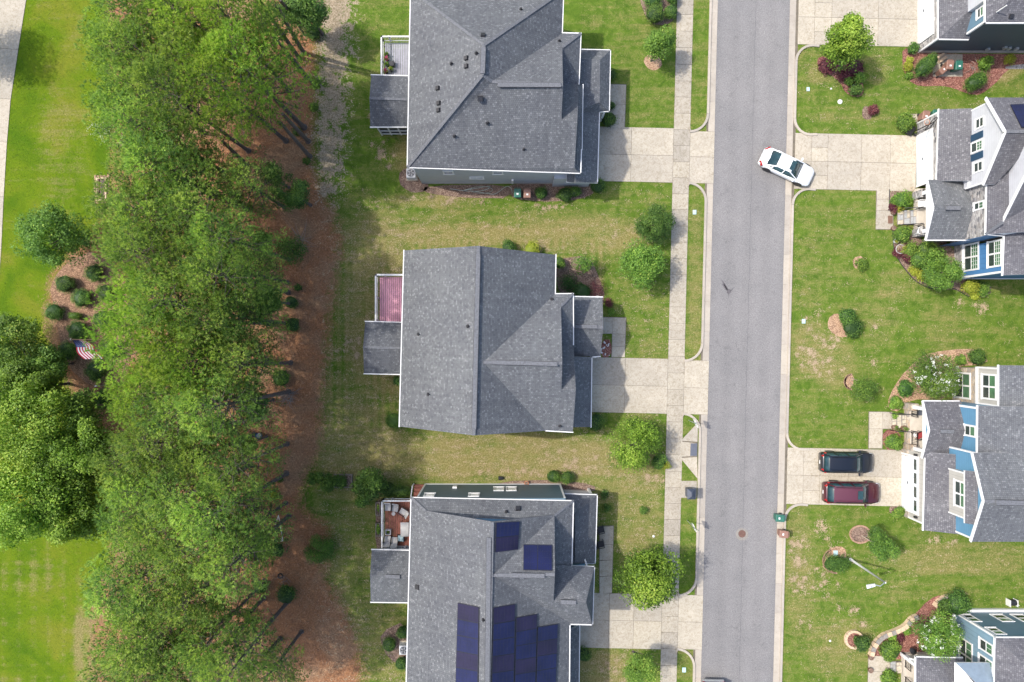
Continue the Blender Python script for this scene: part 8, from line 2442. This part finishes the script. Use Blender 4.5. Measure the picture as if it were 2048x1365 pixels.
X0, X1, Y0_, Y1_ = DECKS
def pd(px, py, z=1.6): p = P(px, py, z); return p.x, p.y
for (px, py, rz, lab) in ((776, 1016, -1.57, 'grey deck chair in the upper left corner of the red deck'), (790, 1018, -1.75, 'second grey deck chair from the upper left of the red deck'), (806, 1024, 2.6, 'grey reclined chair tilted beside the other two on the red deck'),
                         (775, 1080, 1.5, 'left grey lounger at the lower end of the red deck'), (789, 1082, 1.5, 'right grey lounger at the lower end of the red deck')):
    x, y = pd(px, py); chair(x, y, rz, lab)
x, y = pd(810, 1058)
t = thing('deck_table', 'long white table on the red deck', 'table', (x, y, 1.1)); WLOC[t.name] = Vector((0, 0, 0))
MB().box(-0.35, 0.35, -0.6, 0.6, 0.68, 0.73).build('table_top', M['cushion'], t, bevel=0.01)
for a in (-0.3, 0.3):
    for c in (-0.55, 0.55): MB().box(a - 0.02, a + 0.02, c - 0.02, c + 0.02, 0, 0.68).build('leg', M['metal_dark'], t)
x, y = pd(776.5, 1065, 1.4)
t = thing('planter_box', 'small white square planter on the red deck', 'planter', (x, y, 1.1)); WLOC[t.name] = Vector((0, 0, 0))
mb = MB(); mb.box(-0.22, 0.22, -0.22, -0.17, 0, 0.4).box(-0.22, 0.22, 0.17, 0.22, 0, 0.4).box(-0.22, -0.17, -0.17, 0.17, 0, 0.4).box(0.17, 0.22, -0.17, 0.17, 0, 0.4); mb.build('box', M['white'], t)
V, F_, tn, _ = crown_mesh(4, 0.16, 0.12, 150, 0.07, 6); np_mesh('plant', V + np.array([0, 0, 0.36]), F_, M['leaf'], t, {'tint': tn})
x, y = pd(801, 1078, 1.5)
t = thing('cushion_heap', 'crumpled blue and black cushion at the lower right of the red deck', 'cushion', (x, y, 1.1)); WLOC[t.name] = Vector((0, 0, 0))
MB().hexa([(-0.3, -0.2, 0.3), (0.28, -0.3, 0.3), (0.3, 0.2, 0.3), (-0.2, 0.3, 0.3), (-0.22, -0.15, 0.5), (0.2, -0.2, 0.42), (0.22, 0.12, 0.5), (-0.15, 0.2, 0.45)]).build('cushion', M['cover'], t, bevel=0.03)
MB().box(-0.3, 0.3, -0.3, 0.3, 0, 0.3).build('stool', M['dark'], t)
x, y = pd(787, 1028, 1.5)
tag(MB().tube([(x, y, 1.1), (x, y, 1.5)], 0.03, 8).disc(x, y, 1.5, 1.53, 0.16, 14).build('side_table', M['cushion']), 'tiny round side table between the deck chairs', 'side table')
# flower pots on the grey deck
def deckpot(px, py, mat, label, r=0.18):
    p = P(px, py, 1.5); t = thing('flower_pot', label, 'flower pot', (p.x, p.y, 1.1), 0, 'flower pots on the grey deck'); WLOC[t.name] = Vector((0, 0, 0))
    MB().tube([(0, 0, 0), (0, 0, 0.3)], [0.13, 0.18], 12).build('pot', M['dark'], t)
    V, F_, tn, _ = crown_mesh(int(px), r * 1.15, r, 240, 0.075, 8); np_mesh('leaves', V + np.array([0, 0, 0.4]), F_, M['leaf'], t, {'tint': tn})
    if mat != 'leaf':
        V, F_, tn, _ = crown_mesh(int(px) + 1, r * 1.2, r * 1.1, 170, 0.075, 8); V[:, 2] = np.abs(V[:, 2]); np_mesh('flowers', V + np.array([0, 0, 0.44]), F_, M[mat], t, {'tint': tn})
deckpot(773, 108, 'leaf', 'leafy pot, topmost on the grey deck'); deckpot(773, 117, 'pinkbloom', 'pink flowering pot, upper one on the grey deck', 0.2); deckpot(771.5, 142, 'pinkbloom', 'pink flowering pot, lower one by the grey deck rail', 0.22)
deckpot(781, 138, 'leaf_gold', 'yellow-green pot beside the lower pink one'); deckpot(774, 128, 'leaf', 'dark leafy pot in the middle of the grey deck row')
p = P(784, 128, 1.4)
tag(MB().box(p.x - 0.2, p.x + 0.2, p.y - 0.22, p.y + 0.22, 1.1, 1.5).build('planter_box', M['dark'], bevel=0.02), 'square black planter on the grey deck', 'planter')
# porch chairs
p = P(1846, 407, 1.2); chair(p.x, p.y, 3.14, 'white porch chair in the upper part of the stone porch', 0.55, 'white', 'porch_chair', 'white chairs on the stone porch', 'white')
p = P(1845, 462, 1.2); chair(p.x, p.y, 2.8, 'white porch chair in the lower part of the stone porch', 0.55, 'white', 'porch_chair', 'white chairs on the stone porch', 'white')
p = P(1840, 872, 1.1); ch = chair(p.x, p.y, 3.6, 'dark porch chair with a red blanket at the blue shake house', 0.55, 'redc', 'porch_chair', 'dark chairs on the porches')
p = P(1838, 872, 1.6); tag(MB().tube([(p.x, p.y, 1.05), (p.x, p.y, 1.15)], 0.17, 12).build('cushion', M['white']), 'round white cushion lying on the red porch chair', 'cushion')
p = P(1204, 1062, 0.8)
for (px, py, lab) in ((1203, 1062, 'dark iron chair, upper one beside the bottom porch walkway'), (1203, 1091, 'dark iron chair, lower one beside the bottom porch walkway')):
    p = P(px, py, 0.8); chair(p.x, p.y, 0.2, lab, 0.35 - 0.3, 'metal_dark', 'porch_chair', 'iron chairs beside the walkway')
p = P(1830, 1306, 1.0); tag(MB().tube([(p.x, p.y, 0.5), (p.x, p.y, 0.8), (p.x, p.y, 0.95)], [0.2, 0.28, 0.05], 12).build('kettle_grill', M['dark'], smooth=True), 'small black kettle grill on the corner porch', 'grill')
